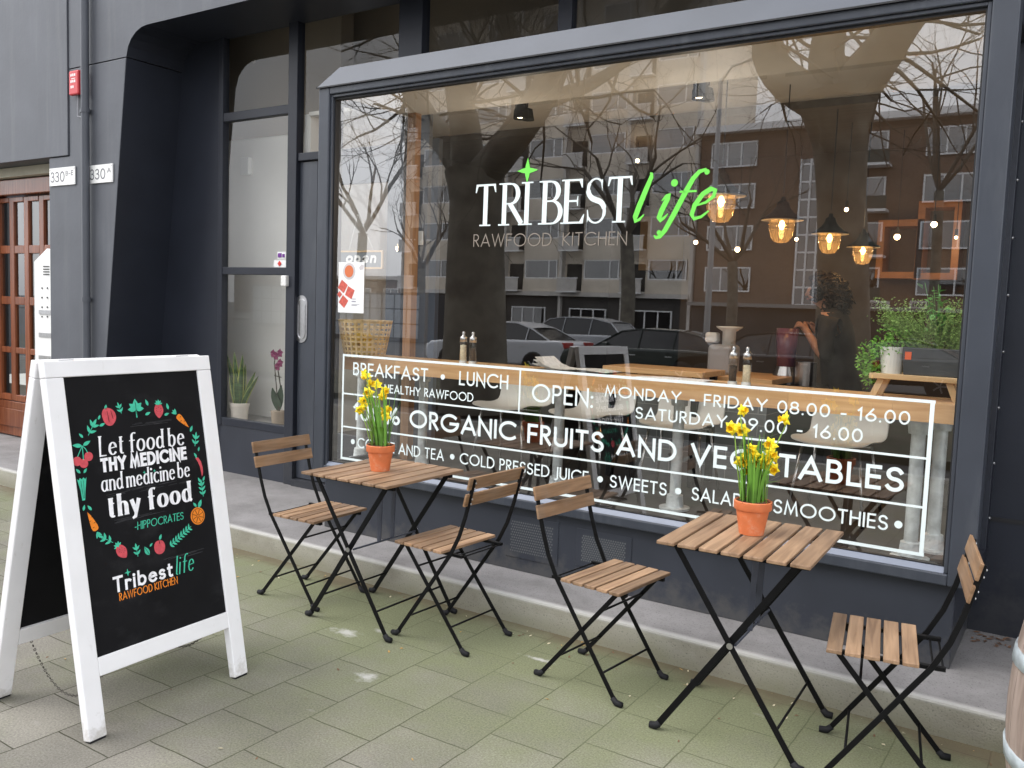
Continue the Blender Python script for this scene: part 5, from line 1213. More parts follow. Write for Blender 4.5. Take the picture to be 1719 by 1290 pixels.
g.build('sheet', PAPER, n_)

# woven basket with oranges
bp_ = at(612, 600, 4.27); bk = empty('woven_basket', (bp_.x, 4.27, CT), 'woven bamboo basket on the end of the counter by the entrance', 'basket')
BAM = mat('split_bamboo', (.60, .43, .20), .5, var=.25, vscale=30, spec=.4)
def brd(z): return .128+.045*(z/.235)
g = MB()
for k in range(8):
    z = .006+k*.031; vs = []; n = 48; h = .012 if k < 7 else .02
    for j, (zz, rr) in enumerate(((z, brd(z)+.002), (z+h, brd(z+h)+.002), (z+h, brd(z+h)-.002), (z, brd(z)-.002))):
        for i in range(n): a = 2*math.pi*i/n; wv_ = .002*math.cos(n/2*a+k*math.pi); vs.append(((rr+wv_)*math.cos(a), (rr+wv_)*math.sin(a), zz))
    g.add(vs, [(j*n+i, j*n+(i+1) % n, ((j+1) % 4)*n+(i+1) % n, ((j+1) % 4)*n+i) for j in range(4) for i in range(n)])
g.build('rings', BAM, bk)
g = MB()
for k in range(26):
    a = 2*math.pi*k/26; M_ = Matrix.Rotation(a, 4, 'Z')
    g.prism([(brd(0), 0), (brd(.235), .235), (brd(.235)+.003, .235), (brd(0)+.003, 0)], lambda r, z: M_ @ Vector((r, -.0065, z)), lambda r, z: M_ @ Vector((r, .0065, z)))
g.build('uprights', BAM, bk)
FR_O = mat('lemon_skin', (.75, .50, .04), .5, var=.15, vscale=30)
rnd = random.Random(2); g = MB(); g.lathe([(.001, -.041), (.006, -.036), (.022, -.026), (.032, -.010), (.033, .006), (.025, .024), (.009, .034), (.005, .041), (.001, .043)], (0, 0, 0), 14)
lm = g.build('lemon', FR_O, smooth=True); tag(lm, 'yellow lemon among others inside the woven basket', 'lemon', 'lemons in the woven basket')
for i in range(12):
    o = lm if i == 0 else lm.copy()
    if i: COL.objects.link(o)
    a, r = rnd.uniform(0, 6.28), rnd.uniform(.01, .078); o.location = (bp_.x+r*math.cos(a), 4.27+r*math.sin(a), CT+.042+.045*(i//5)); o.rotation_euler = (rnd.uniform(0, 3), rnd.uniform(0, 3), 0)

# herb stand on the counter
hx0, hx1 = -.855, -.47
hs_ = empty('herb_stand', (-.66, 4.42, CT), 'small light wooden stand carrying herb pots on the counter', 'stand')
g = MB(); g.box(hx0, hx1, 4.31, 4.53, 1.338, 1.362); at_part(hs_, 'top', g, wood('light_pine_x', (.52, .34, .17), (.70, .52, .31), 12, .5, 'X'), bevel=.003)
for x, dx in ((hx0+.05, -.035), (hx1-.05, .035)):
    for y in (4.34, 4.50): g = MB(); g.bar((x, y, 1.338), (x+dx, y, CT+.003), .028, .022, (0, 1, 0)); at_part(hs_, 'leg', g, PINE)
def clump(g, c, r, n, s, rnd, sq=(1, 1, 1), down=0):
    for _ in range(n):
        v = Vector((rnd.gauss(0, 1), rnd.gauss(0, 1), rnd.gauss(0, 1))).normalized()*r*rnd.random()**.45; p = Vector(c)+Vector((v.x*sq[0], v.y*sq[1], v.z*sq[2]-down*abs(v.x)))
        a = Vector((rnd.gauss(0, 1), rnd.gauss(0, 1), rnd.gauss(0, .6))).normalized(); b = a.orthogonal().normalized(); b = (b+a.cross(b)*rnd.uniform(-1, 1)).normalized(); q = s*rnd.uniform(.6, 1.3)
        g.add([p-a*q, p+b*q*.6, p+a*q, p-b*q*.6], [(0, 1, 2, 3)])
HERB1 = mat('parsley_green', (.17, .40, .045), .55, var=.4, vscale=25); HERB2 = mat('thyme_green', (.20, .32, .075), .6, var=.4, vscale=25); HERB3 = mat('basil_green', (.16, .44, .10), .45, var=.4, vscale=15)
rnd = random.Random(9)
pt = empty('parsley_pot', (-.775, 4.40, 1.362), 'white pot with parsley spilling over the edge of the stand', 'potted plant')
g = MB(); g.lathe([(.001, 0), (.045, 0), (.056, .12), (.053, .122), (.050, .10), (.001, .10)], (0, 0, 0), 24); g.build('pot', mat('white_ceramic', (.74, .74, .71), .35), pt, smooth=False)
g = MB(); clump(g, (0, 0, .15), .09, 320, .010, rnd); clump(g, (-.085, -.01, .06), .085, 420, .010, rnd, (1, .7, 1.2)); clump(g, (-.10, -.02, -.02), .05, 130, .009, rnd, (.8, .7, 1.3)); g.build('foliage', HERB1, pt)
bxp = empty('herb_trough', (-.60, 4.42, 1.362), 'dark grey trough of fine-leaved thyme with an orange price tag', 'planter')
g = MB(); g.prism([(-.115, 0), (.11, 0), (.118, .125), (-.123, .125)], lambda x, z: (x, -.075, z), lambda x, z: (x, .075, z)); g.build('trough', mat('grey_zinc', (.075, .08, .085), .5, .4, var=.2), bxp, bevel=.004)
g = MB(); g.box(-.112, -.085, -.079, -.076, .070, .105); g.build('price_tag', mat('orange_tag', (.75, .12, .03), .6), bxp)
g = MB()
for _ in range(260):
    x0 = rnd.uniform(-.11, .11); y0 = rnd.uniform(-.06, .06); d = Vector((x0*1.2+rnd.gauss(-.02, .05), rnd.gauss(-.01, .05), rnd.uniform(.10, .19))); d.x = max(-.22-x0, min(.135-x0, d.x)); p0 = Vector((x0, y0, .115)); pts = [p0, p0+d*.5+Vector((0, 0, .012)), p0+d]; g.tube(pts, .0008, 3)
    for k in range(13): u = .25+.75*k/9; p = p0+d*u; a = Vector((rnd.gauss(0, 1), rnd.gauss(0, 1), rnd.gauss(0, 1))).normalized()*.006; b = a.orthogonal()*.45; g.add([p, p+a+b, p+a*2, p+a-b], [(0, 1, 2, 3)])
g.build('foliage', HERB2, bxp)
bs = empty('basil_plant', (-.60, 4.48, 1.49), 'bright green basil with large leaves rising behind the trough', 'potted plant')
g = MB()
for _ in range(22):
    d = Vector((max(-.12, min(.08, rnd.gauss(.0, .05))), rnd.gauss(0, .03), rnd.uniform(.08, .30))); g.tube([(0, 0, -.1), d*.5, d], .0012, 4)
    for k in range(5):
        p = d*(.5+.1*k)+Vector((rnd.gauss(0, .012), rnd.gauss(0, .012), 0)); a = Vector((rnd.gauss(0, 1), rnd.gauss(0, 1), rnd.gauss(.1, .4))).normalized(); b = a.cross(Vector((0, 0, 1))).normalized(); l = rnd.uniform(.026, .048)
        g.add([p, p+a*l*.5+b*l*.38+Vector((0, 0, .004)), p+a*l, p+a*l*.5-b*l*.38+Vector((0, 0, .004))], [(0, 1, 2, 3)])
g.build('foliage', HERB3, bs); g = MB(); g.lathe([(.04, -.128), (.05, -.03)], (0, 0, 0), 16); g.build('pot', mat('grey_pot', (.22, .23, .21), .5), bs)

# cheek post, lobby door, light switch
yp = 4.74; xp = at(691, 400, yp).x
g = MB(); g.box(xp-.035, xp+.035, yp-.03, yp+.03, .5, 3.02); tag(g.build('wooden_post', POSTW, loc=(xp, yp, .5)), 'brown wooden post inside the glass behind the woven basket', 'post')
g = MB(); g.box(-.50, -.44, 4.80, 4.90, .52, 3.02); tag(g.build('wooden_post', PINE, loc=(-.47, 4.85, .52)), 'light wooden post inside the glass behind the herbs', 'post')
a, b = at(702, 225, 5.62), at(752, 610, 5.62)
ld = empty('inner_door', ((a.x+b.x)/2, 5.62, .15), 'plain grey-blue inner door with lever handle', 'door')
g = MB(); g.box(a.x-.12, at(733, 400, 5.62).x, 5.62, 5.67, .15, a.z-.05); at_part(ld, 'leaf', g, mat('inner_door_paint', (.10, .12, .16), .5), bevel=.004)
p = at(697, 560, 5.58); g = MB(); g.lathe([(.03, 0), (.03, .01), (.012, .012), (.012, .05)], (p.x+.02, 5.62, p.z), 14, Matrix.Rotation(R(90), 3, 'X')); g.tube([(p.x+.02, 5.565, p.z), (p.x-.10, 5.565, p.z)], .010, 8); at_part(ld, 'handle', g, STEEL, smooth=True)
p = at(707, 400, 5.0); g = MB(); g.box(p.x-.022, p.x+.022, 4.99, 5.0, p.z-.05, p.z+.05); g.box(p.x-.008, p.x+.008, 4.984, 4.99, p.z-.02, p.z+.02); o = g.build('light_switch', MATS['white_plastic'], bevel=.003, loc=(p.x, 5, p.z)); tag(o, 'white light switch plate beside the wooden post', 'switch')
g = MB(); g.box(p.x-.07, p.x+.05, 5.002, 5.04, .15, 3.02); bpart('switch_wall', g, mat('inner_grey_wall', (.12, .135, .165), .7))
# open sign on the entrance door, poster on the pane
a, b = at(572, 424, 4.845), at(640, 449, 4.845)
sg = empty('open_sign', ((a.x+b.x)/2, 4.845, b.z), 'hanging sign reading Open in white on the entrance door glass', 'sign')
g = MB(); g.box(a.x, b.x, 4.845, 4.855, b.z, a.z); at_part(sg, 'board', g, mat('sign_blue_grey', (.16, .18, .20), .6), bevel=.002)
g = MB(); t = .012; g.box(a.x-t, b.x+t, 4.842, 4.857, a.z, a.z+t); g.box(a.x-t, b.x+t, 4.842, 4.857, b.z-t, b.z); g.box(a.x-t, a.x, 4.842, 4.857, b.z, a.z); g.box(b.x, b.x+t, 4.842, 4.857, b.z, a.z); at_part(sg, 'frame', g, PINE)
L_ = Lettering(lambda x, z, d: (x, 4.844-d, z)); h = a.z-b.z; L_.text('open', a.x+.05, b.x-.05, b.z+.28*h, h*.72, .20, None, .12, .3, .15); at_part(sg, 'lettering', L_.mb, PAPER)
c_ = (a.x+b.x)/2; g = MB(); g.tube([(a.x+.08, 4.85, a.z+t), (c_-.04, 4.85, a.z+.28)], .002, 4); g.tube([(b.x-.08, 4.85, a.z+t), (c_-.04, 4.85, a.z+.28)], .002, 4); at_part(sg, 'string', g, PAPER)
a, b = Vector((-4.008, 0, 1.853)), Vector((-3.790, 0, 1.538)); yq = gy(1.7)-.004
po = empty('poster', ((a.x+b.x)/2, yq, b.z), 'white food poster with red and orange dishes stuck on the window', 'poster')
g = MB(); g.box(a.x, b.x, yq-.0008, yq+.0008, b.z, a.z); at_part(po, 'sheet', g, PAPER)
L2F = lambda x, z, d: (a.x+x*.218, yq-.0022-d, b.z+z*.315)
PF = lambda x, z, d: (a.x+x*.218, yq-.001-d, b.z+z*.315)
L_ = Lettering(PF); q = lambda c, w_, ang: [(c[0]+w_*(math.cos(R(ang+90*k))), c[1]+w_*.69*math.sin(R(ang+90*k))) for k in range(4)]
L2_ = Lettering(L2F)
blobp = [(.42+.17*math.cos(2*math.pi*i/24), .82+.12*math.sin(2*math.pi*i/24)) for i in range(24)]
L3_ = Lettering(PF); L3_.poly([(.42+.24*math.cos(2*math.pi*i/24), .82+.165*math.sin(2*math.pi*i/24)) for i in range(24)]); L3_.poly([(.80, .90), (.90, .96), (.98, .94), (.96, .86), (.84, .84)])
L2_.poly(blobp); at_part(po, 'pale_print', L3_.mb, mat('pale_grey_ink', (.55, .52, .53), .7)); at_part(po, 'orange_print', L2_.mb, mat('orange_ink', (.62, .16, .06), .7))
for c, w_, an_ in (((.18, .52), .20, 12), ((.46, .40), .20, 20), ((.22, .22), .19, 8), ((.06, .36), .10, 0)): L_.poly(q(c, w_, an_))
at_part(po, 'red_print', L_.mb, mat('red_dish_ink', (.55, .10, .075), .7, var=.25, vscale=60))
L_ = Lettering(PF)
for z, x1, t in ((.27, .70, .012), (.215, .70, .02), (.165, .84, .008), (.145, .74, .008)): L_.poly([(.54, z), (x1, z), (x1, z+t), (.54, z+t)])
at_part(po, 'caption_print', L_.mb, mat('grey_ink', (.25, .24, .30), .7))

# tiled bar front, wooden table, machines
TILE = bpy.data.materials.new('grey_metro_tiles'); TILE.use_nodes = True; n = TILE.node_tree; b_ = n.nodes['Principled BSDF']; tcn = n.nodes.new('ShaderNodeTexCoord'); sp_ = n.nodes.new('ShaderNodeSeparateXYZ'); cb = n.nodes.new('ShaderNodeCombineXYZ'); bt = n.nodes.new('ShaderNodeTexBrick')
n.links.new(tcn.outputs['Object'], sp_.inputs[0]); n.links.new(sp_.outputs['X'], cb.inputs[0]); n.links.new(sp_.outputs['Z'], cb.inputs[1]); n.links.new(cb.outputs[0], bt.inputs['Vector'])
bt.inputs['Scale'].default_value = 1; bt.inputs['Brick Width'].default_value = .2; bt.inputs['Row Height'].default_value = .075; bt.inputs['Mortar Size'].default_value = .0025
bt.inputs['Color1'].default_value = (.20, .22, .23, 1); bt.inputs['Color2'].default_value = (.24, .26, .27, 1); bt.inputs['Mortar'].default_value = (.42, .43, .43, 1)
n.links.new(bt.outputs['Color'], b_.inputs['Base Color']); b_.inputs['Roughness'].default_value = .25
a, b = at(1072, 640, 5.62), at(1287, 690, 5.62)
kb = empty('tiled_bar', ((a.x+b.x)/2, 5.8, .15), 'grey metro-tiled bar with a wooden top inside the shop', 'bar counter')
g = MB(); g.box(a.x, b.x, 5.62, 6.2, .15, 1.165); at_part(kb, 'body', g, TILE)
g = MB(); g.box(a.x-.03, b.x+.03, 5.60, 6.24, 1.167, 1.205); at_part(kb, 'top', g, OAK, bevel=.003)
a, b = at(1012, 604, 5.15), at(1180, 620, 5.15); tb = empty('cafe_table', ((a.x+b.x)/2, 5.3, .52), 'light wooden cafe table behind the window counter', 'table')
g = MB(); g.box(a.x, b.x, 5.15, 5.55, 1.215, 1.25); at_part(tb, 'top', g, OAK, bevel=.003)
for x in (a.x+.06, b.x-.06):
    for y in (5.2, 5.5): g = MB(); g.box(x-.02, x+.02, y-.02, y+.02, .52, 1.214); at_part(tb, 'leg', g, BLACK)
# juicer / coffee machine
p = at(1215, 600, 5.85); cm = empty('juice_machine', (p.x, 5.85, 1.205), 'white and grey juice machine with round funnel on the bar', 'machine')
g = MB(); g.box(-.085, .085, -.10, .10, 0, .20); g.build('body', mat('machine_grey', (.35, .35, .36), .35), cm, bevel=.03, seg=4)
g = MB(); g.lathe([(.045, .20), (.045, .29), (.085, .315), (.09, .325), (.045, .325)], (.03, 0, 0), 20); g.build('funnel', MATS['white_ceramic'], cm, smooth=True)
g = MB(); g.box(-.13, -.045, -.04, .04, .21, .28); g.build('spout', MATS['white_ceramic'], cm, bevel=.015)
p = at(1322, 560, 6.1); bl_ = empty('blender_jug', (p.x, 6.1, 1.15), 'purple-tinted blender jug in front of the woman', 'blender')
g = MB(); g.lathe([(.06, .12), (.075, .38), (.07, .38), (.055, .13)], (0, 0, 0), 16); g.build('jug', mat('smoothie_purple', (.16, .06, .09), .3), bl_, smooth=True); g = MB(); g.lathe([(.08, 0), (.08, .06), (.06, .12)], (0, 0, 0), 16); g.build('base', STEEL, bl_)
g = MB(); g.box(p.x-.6, p.x+.25, 6.0, 6.4, .15, 1.15); tag(g.build('work_counter', mat('black_counter', (.02, .02, .022), .4), loc=(p.x, 6.2, .15)), 'black work counter in front of the woman', 'counter')
p = at(1355, 590, 6.05); g = MB(); g.lathe([(.07, 0), (.07, .16), (.066, .16), (.066, .01)], (0, 0, 0), 20); o = tag(g.build('steel_pot', STEEL, smooth=False), 'small steel container on the black work counter', 'pot'); o.location = (p.x, 6.05, 1.15)
# wooden wall frames
for i, (u0, v0, u1, v1, lab) in enumerate(((1475, 370, 1545, 468, 'squarer and lower of two open wooden box shelves on the wall'), (1543, 338, 1606, 470, 'taller and higher of two open wooden box shelves on the wall'))):
    a, b = at(u0, v0, 7.4), at(u1, v1, 7.4); g = MB(); t = .05
    for x0, x1, z0, z1 in ((a.x, b.x, a.z-t, a.z), (a.x, b.x, b.z, b.z+t), (a.x, a.x+t, b.z+t, a.z-t), (b.x-t, b.x, b.z+t, a.z-t)): g.box(x0, x1, 7.4, 7.65, z0, z1)
    tag(g.build('box_shelf', mat('orange_wood', (.24, .095, .03), .5, var=.2, vscale=8), loc=(a.x, 7.5, b.z)), lab, 'shelf', 'box shelves')
g = MB(); g.box(-3.2, 1.1, 7.66, 7.76, .15, 2.98); bpart('rear_partition', g, mat('dark_brown_wall', (.072, .054, .042), .75, var=.12, vscale=2))

# pendant lamps (lit), bare bulbs (lit), ceiling spots with added fill lights
WARM = (1, .55, .20)
JARM = glass('lamp_jar_glass', .06, (1, .93, .80)); _n = JARM.node_tree; _o = [q for q in _n.nodes if q.type == 'OUTPUT_MATERIAL'][0]; _s = _o.inputs['Surface'].links[0].from_socket; _t = _n.nodes.new('ShaderNodeBsdfTranslucent'); _t.inputs[0].default_value = (1, .80, .52, 1); _m = _n.nodes.new('ShaderNodeMixShader'); _m.inputs[0].default_value = .03; _n.links.new(_s, _m.inputs[1]); _n.links.new(_t.outputs[0], _m.inputs[2]); _n.links.new(_m.outputs[0], _o.inputs['Surface'])
FIL = mat('lit_filament', (1, .6, .25), .5, emit=(1, .56, .20), es=15); BULB = mat('lit_bulb', (1, .8, .5), .5, emit=(1, .70, .40), es=6)
SHIN = mat('shade_inner_enamel', (.92, .80, .58), .5); SHOUT = mat('shade_black_enamel', (.005, .005, .005), .7, spec=.12)
def lamp_or_fill_light(loc, e, col=WARM, r=.03):
    l = bpy.data.lights.new('lamp_or_fill_glow', 'POINT'); l.energy = e; l.color = col; l.shadow_soft_size = r; o = bpy.data.objects.new('lamp_or_fill_glow', l); COL.objects.link(o); o.location = loc; return o
for i, (u, v, wpx, y, lab) in enumerate(((1211, 329, 82, 5.10, 'lit pendant lamp closest to the letters of the window logo'), (1313, 370, 70, 5.55, 'lit pendant lamp second from the logo'), (1393, 393, 61, 6.1, 'lit pendant lamp third from the logo'), (1449, 415, 54, 6.6, 'lit pendant lamp farthest from the logo'))):
    p = at(u, v, y); d = (np.array(p)-CAM) @ CF; r = wpx/2*d/FPX
    t = empty('pendant_lamp', p, lab, 'lamp', 0, 'glass-jar pendant lamps'); k = r/.15
    g = MB(); g.lathe([(r, 0), (r*.99, .006), (r*.80, .022*k), (r*.52, .055*k), (r*.36, .085*k), (.046*k, .10*k), (.04*k, .125*k), (.018*k, .14*k), (.015*k, .165*k), (0, .165*k)], (0, 0, 0), 28); g.build('shade', SHOUT, t, smooth=True)
    g = MB(); g.lathe([(r*.99, -.002), (r*.80, -.001), (r*.55, .003*k), (.03*k, .012*k), (0.001, .013*k)], (0, 0, 0), 28); g.build('shade_lining', SHIN, t, smooth=True)
    g = MB(); g.lathe([(.088*k, .0), (.088*k, -.06*k), (.075*k, -.12*k), (.05*k, -.155*k), (.0, -.165*k)], (0, 0, 0), 24); jar = g.build('glass_jar', JARM, t, smooth=True)
    g = MB()
    for q in range(8): a = q*math.pi/4; g.tube([(.091*k*math.cos(a), .091*k*math.sin(a), 0), (.091*k*math.cos(a), .091*k*math.sin(a), -.06*k), (.053*k*math.cos(a), .053*k*math.sin(a), -.158*k)], .0014, 4)
    for z, rr in ((-.06, .091),): g.tube([(rr*k*math.cos(a*.2618), rr*k*math.sin(a*.2618), z*k) for a in range(25)], .0014, 4)
    g.build('cage', SHOUT, t)
    g = MB(); g.ball((0, 0, -.035*k), .020*k, 10, 8, (1, 1, 1.7)); g.build('bulb', FIL, t, smooth=True)
    g = MB(); g.tube([(0, 0, .19*k), (0, 0, 3.03-p.z if y < 6 else 2.98-p.z)], .004, 6); g.build('cord', GASK, t)
    lo = lamp_or_fill_light((0, 0, -.09*k), 1.8); lo.parent = t
for i, (u, v, y, rr, top) in enumerate(((1421, 352, 6.5, .020, 1), (1506, 398, 6.9, .030, 1), (1568, 377, 6.9, .030, 1), (1238, 419, 7.0, .030, 1), (1168, 407, 7.2, .026, 1), (1337, 402, 7.2, .020, 1), (1070, 270, 6.6, .022, 1), (585, 317, 5.4, .026, 0), (630, 382, 6.2, .024, 0), (1605, 399, 7.2, .016, 1))):
    labs = ('high above the third pendant lamp', 'in front of the squarer box shelf', 'in front of the taller box shelf', 'in front of the ochre wall, lower of two', 'in front of the ochre wall, higher of two', 'beside the glass jar of the second pendant lamp', 'in place of a small spotlight above the word BEST of the logo', 'near the top of the entrance door', 'lower down in the lobby', 'above the herb stand')  # the bulb above BEST stands in for a small spotlight
    p = at(u, v, y); t = empty('hanging_bulb', p, 'small lit bare bulb '+labs[i], 'lamp', 0, 'bare hanging bulbs')
    rr *= .72; g = MB(); g.ball((0, 0, 0), rr, 10, 8); g.build('bulb', BULB, t, smooth=True)
    g = MB(); g.lathe([(.012, .0), (.012, .05), (.0, .052)], (0, 0, rr*.8), 10); g.tube([(0, 0, rr+.04), (0, 0, 2.97-p.z)], .003, 5); g.build('cord', GASK, t)
    lo = lamp_or_fill_light((0, 0, -rr-.03), .8, (1, .7, .4)); lo.parent = t
for i, (u, v, y) in enumerate(((877, 142, 4.90), (1180, 98, 4.88))):
    p = at(u, v, y); z0 = 3.03; t = empty('ceiling_spotlight', (p.x, y, z0), ('black twin ceiling spotlight with glowing lens, above the window logo', 'black twin ceiling spotlight with dark lens, above the green lettering')[i], 'spotlight', 0, 'ceiling spotlights')
    g = MB(); g.lathe([(.06, 0), (.06, -.05), (.0, -.052)], (0, 0, 0), 20); g.build('mount', GASK, t)
    g = MB(); g.tube([(-.045, 0, -.05), (-.045, 0, -.13)], .005, 6); g.tube([(.045, 0, -.05), (.045, 0, -.13)], .005, 6); g.tube([(-.045, 0, -.09), (.045, 0, -.09)], .005, 6); g.build('bracket', GASK, t)
    g = MB(); g.lathe([(.0, -.09), (.03, -.10), (.05, -.15), (.052, -.20), (.045, -.20), (.03, -.17)], (0, 0, 0), 18); h_ = g.build('head', SHOUT, t, smooth=True)
    g = MB(); g.lathe([(.0, -.185), (.040, -.187)], (0, 0, 0), 14); g.build('lens', mat('lit_lens', (1, .9, .7), .4, emit=(1, .82, .55), es=7 if i == 0 else 2), h_)
    lo = lamp_or_fill_light((0, 0, -.60), 2.5, (1, .86, .68), .15); lo.parent = t  # added fill light to brighten the ceiling, hung below the fitting
    g = MB(); g.lathe([(.0, -.12), (.028, -.13), (.042, -.20), (.036, -.20)], (.02, .05, .0), 14); g.build('head', SHOUT, t, smooth=True)

# sill plants in the sidelight
p = at(402, 703, 5.0); sp = empty('snake_plant', (p.x, 5.0, .56), 'snake plant with yellow-edged upright leaves in a cream pot', 'potted plant')
g = MB(); g.lathe([(.001, .0), (.066, .0), (.078, .125), (.083, .127), (.083, .155), (.076, .156), (.072, .135), (.001, .135)], (0, 0, 0), 28); smooth_by_angle(g.build('pot', mat('cream_pot', (.66, .60, .53), .6, var=.06), sp), 35)
rnd = random.Random(3); g = MB()
for k, (dx, dy, h, w_) in enumerate(((-.11, -.02, .44, .027), (-.07, .03, .33, .030), (-.02, -.03, .47, .030), (.03, .02, .36, .032), (.07, -.03, .45, .030), (.19, .0, .27, .028), (.12, .03, .30, .027), (-.04, -.05, .26, .030), (.02, -.05, .30, .030))):
    vs = []; nn = 8; b0 = Vector((dx*.25, dy*.4, .135)); tw = rnd.uniform(.2, 1.0)
    for i in range(nn):
        u = i/(nn-1); c = b0+Vector((dx*u**1.3, dy*u, h*u)); ww = w_*(1-u**3)*(1 if u > .05 else .8); s_ = Vector((math.cos(tw+u*.5), math.sin(tw+u*.5), 0)); f_ = Vector((-s_.y, s_.x, 0))*ww*.4
        vs += [c-s_*ww, c-s_*ww*.72-f_*.6, c-f_*.0+f_*-1, c+s_*ww*.72-f_*.6, c+s_*ww]
    o = len(g.v); g.v += [tuple(v) for v in vs]
    for i in range(nn-1):
        for j in range(4): g.f.append((o+5*i+j, o+5*i+j+1, o+5*i+5+j+1, o+5*i+5+j)); g.m.append(1 if j in (0, 3) else 0); g.t.append(1)
g.build('leaves', [mat('snake_leaf', (.045, .095, .03), .4, var=.6, vscale=40, stretch=(.3, .3, 2)), mat('snake_leaf_edge', (.33, .36, .10), .45)], sp, smooth=True)
p = at(467, 715, 5.0); oc = empty('orchid', (p.x, 5.0, .56), 'purple orchid on thin stems in a beige pot', 'potted plant')
g = MB(); g.lathe([(.001, 0), (.05, 0), (.062, .13), (.057, .13), (.001, .12)], (0, 0, 0), 22); g.build('pot', mat('beige_pot', (.36, .29, .22), .6), oc)
g = MB()
for dx, h, w_ in ((-.02, .19, .05), (.05, .22, .045), (.0, .15, .05)):
    vs = []
    for i in range(6): u = i/5; c = Vector((dx*u*1.5, -.04*u, .13+h*u)); ww = w_*math.sin(math.pi*(.12+.85*u)); vs += [c-Vector((ww, 0, 0)), c+Vector((0, .01, 0)), c+Vector((ww, 0, 0))]
    g.add(vs, [f for i in range(5) for f in ((3*i, 3*i+1, 3*i+4, 3*i+3), (3*i+1, 3*i+2, 3*i+5, 3*i+4))])
g.build('leaves', mat('orchid_leaf', (.025, .055, .03), .4), oc, smooth=True)
g = MB(); tips = []
for pts in ([(0, 0, .13), (-.03, 0, .35), (-.055, 0, .52), (-.02, -.02, .60)], [(.01, 0, .13), (.02, 0, .34), (-.01, 0, .47), (.05, -.02, .53)]): g.tube(pts, .0045, 6)
g.tube([(-.055, 0, .42), (.03, 0, .41)], .003, 5); g.build('stem', mat('orchid_stem', (.045, .035, .02), .6), oc)
for c in ((-.045, -.02, .60), (.0, -.03, .585), (.035, -.02, .61), (.05, -.03, .53), (.02, -.03, .50)):
    g = MB()
    for k in range(5):
        a = R(90+72*k); d = Vector((math.cos(a), 0, math.sin(a))); s_ = Vector((-d.z, 0, d.x)); c2 = Vector(c); g.add([c2, c2+d*.022+s_*.018+Vector((0, -.006, 0)), c2+d*.038, c2+d*.022-s_*.018+Vector((0, -.006, 0))], [(0, 1, 2, 3)])
    g.build('flower', mat('orchid_purple', (.16, .012, .07), .5, var=.3, vscale=40), oc)

# ================================================================== the woman behind the counter
def skin(name, verts, edges, radii, m_, parent, sub=2, root=0):
    me = bpy.data.meshes.new(name); me.from_pydata(verts, edges, []); o = bpy.data.objects.new(name, me); COL.objects.link(o); o.parent = parent; me.materials.append(m_)
    md = o.modifiers.new('skin', 'SKIN'); md.use_smooth_shade = True
    for i, r in enumerate(radii):
        sv = me.skin_vertices[0].data[i]; sv.radius = r if isinstance(r, tuple) else (r, r); sv.use_root = (i == root)
    s_ = o.modifiers.new('sub', 'SUBSURF'); s_.levels = s_.render_levels = sub
    return o
class Sk:
    def __init__(s): s.v = []; s.e = []; s.r = []
    def n(s, p, r, par=None):
        s.v.append(tuple(p)); s.r.append(r); i = len(s.v)-1
        if par is not None: s.e.append((par, i))
        return i
    def chain(s, par, *pr):
        for p, r in pr: par = s.n(p, r, par)
        return par
hp_ = at(1408, 560, 6.45)
wm = empty('person', (hp_.x, 6.45, .15), 'woman in black with curly dark hair, seen in profile preparing food indoors', 'person', math.pi)
SKIN = mat('skin', (.50, .27, .18), .5, var=.06, vscale=20); BCL = mat('black_cloth', (.016, .016, .020), .8, var=.3, vscale=12); HAIR = mat('dark_curly_hair', (.012, .006, .004), .6, var=.5, vscale=30)
# local frame: +x is the way she faces after the half turn
k = Sk(); pel = k.n((-.04, 0, .98), (.085, .10)); sp1 = k.n((-.01, 0, 1.18), (.07, .09), pel); chs = k.n((.03, 0, 1.36), (.08, .10), sp1); nk0 = k.n((.06, 0, 1.50), (.06, .06), chs); nk1 = k.n((.10, 0, 1.56), (.048, .05), nk0)
hd = k.n((.15, 0, 1.62), (.075, .07), nk1); k.n((.155, 0, 1.70), (.085, .075), hd); k.chain(hd, ((.205, 0, 1.585), (.035, .035)))
nose = k.chain(hd, ((.232, 0, 1.632), (.016, .014)), ((.250, 0, 1.618), (.011, .010)))
for s in (-1, 1):
    sh = k.n((.03, .165*s, 1.45), .055, chs)
    el = k.chain(sh, ((.035, .21*s, 1.32), .046), ((.02, .222*s, 1.17), .040)); wr = k.chain(el, ((.09, .19*s, 1.25), .036), ((.17, .145*s, 1.345), .026)); pm = k.n((.205, .125*s, 1.392), (.030, .016), wr)
    for j in range(4): k.chain(pm, ((.235, (.112+.018*j)*s, 1.420-.006*j), .0095), ((.260, (.100+.016*j)*s, 1.424-.010*j), .0085), ((.274, (.090+.014*j)*s, 1.408-.010*j), .0075))
    k.chain(pm, ((.205, .098*s, 1.415), .010), ((.225, .080*s, 1.428), .0085))
    hip = k.n((-.03, .09*s, .90), .06, pel); kn = k.chain(hip, ((.0, .10*s, .50), .06)); an_ = k.chain(kn, ((-.03, .10*s, .10), .04)); k.chain(an_, ((.04, .105*s, .045), .038), ((.14, .11*s, .035), .03))
skin('body', k.v, k.e, k.r, SKIN, wm)
k = Sk(); b0 = k.n((-.05, 0, .76), (.16, .19)); a0 = k.n((-.05, 0, .93), (.155, .185), b0); a1 = k.n((-.02, 0, 1.12), (.13, .165), a0); a2 = k.n((.02, 0, 1.32), (.135, .18), a1); a3 = k.n((.045, 0, 1.46), (.10, .13), a2); k.n((.075, 0, 1.515), (.065, .07), a3)
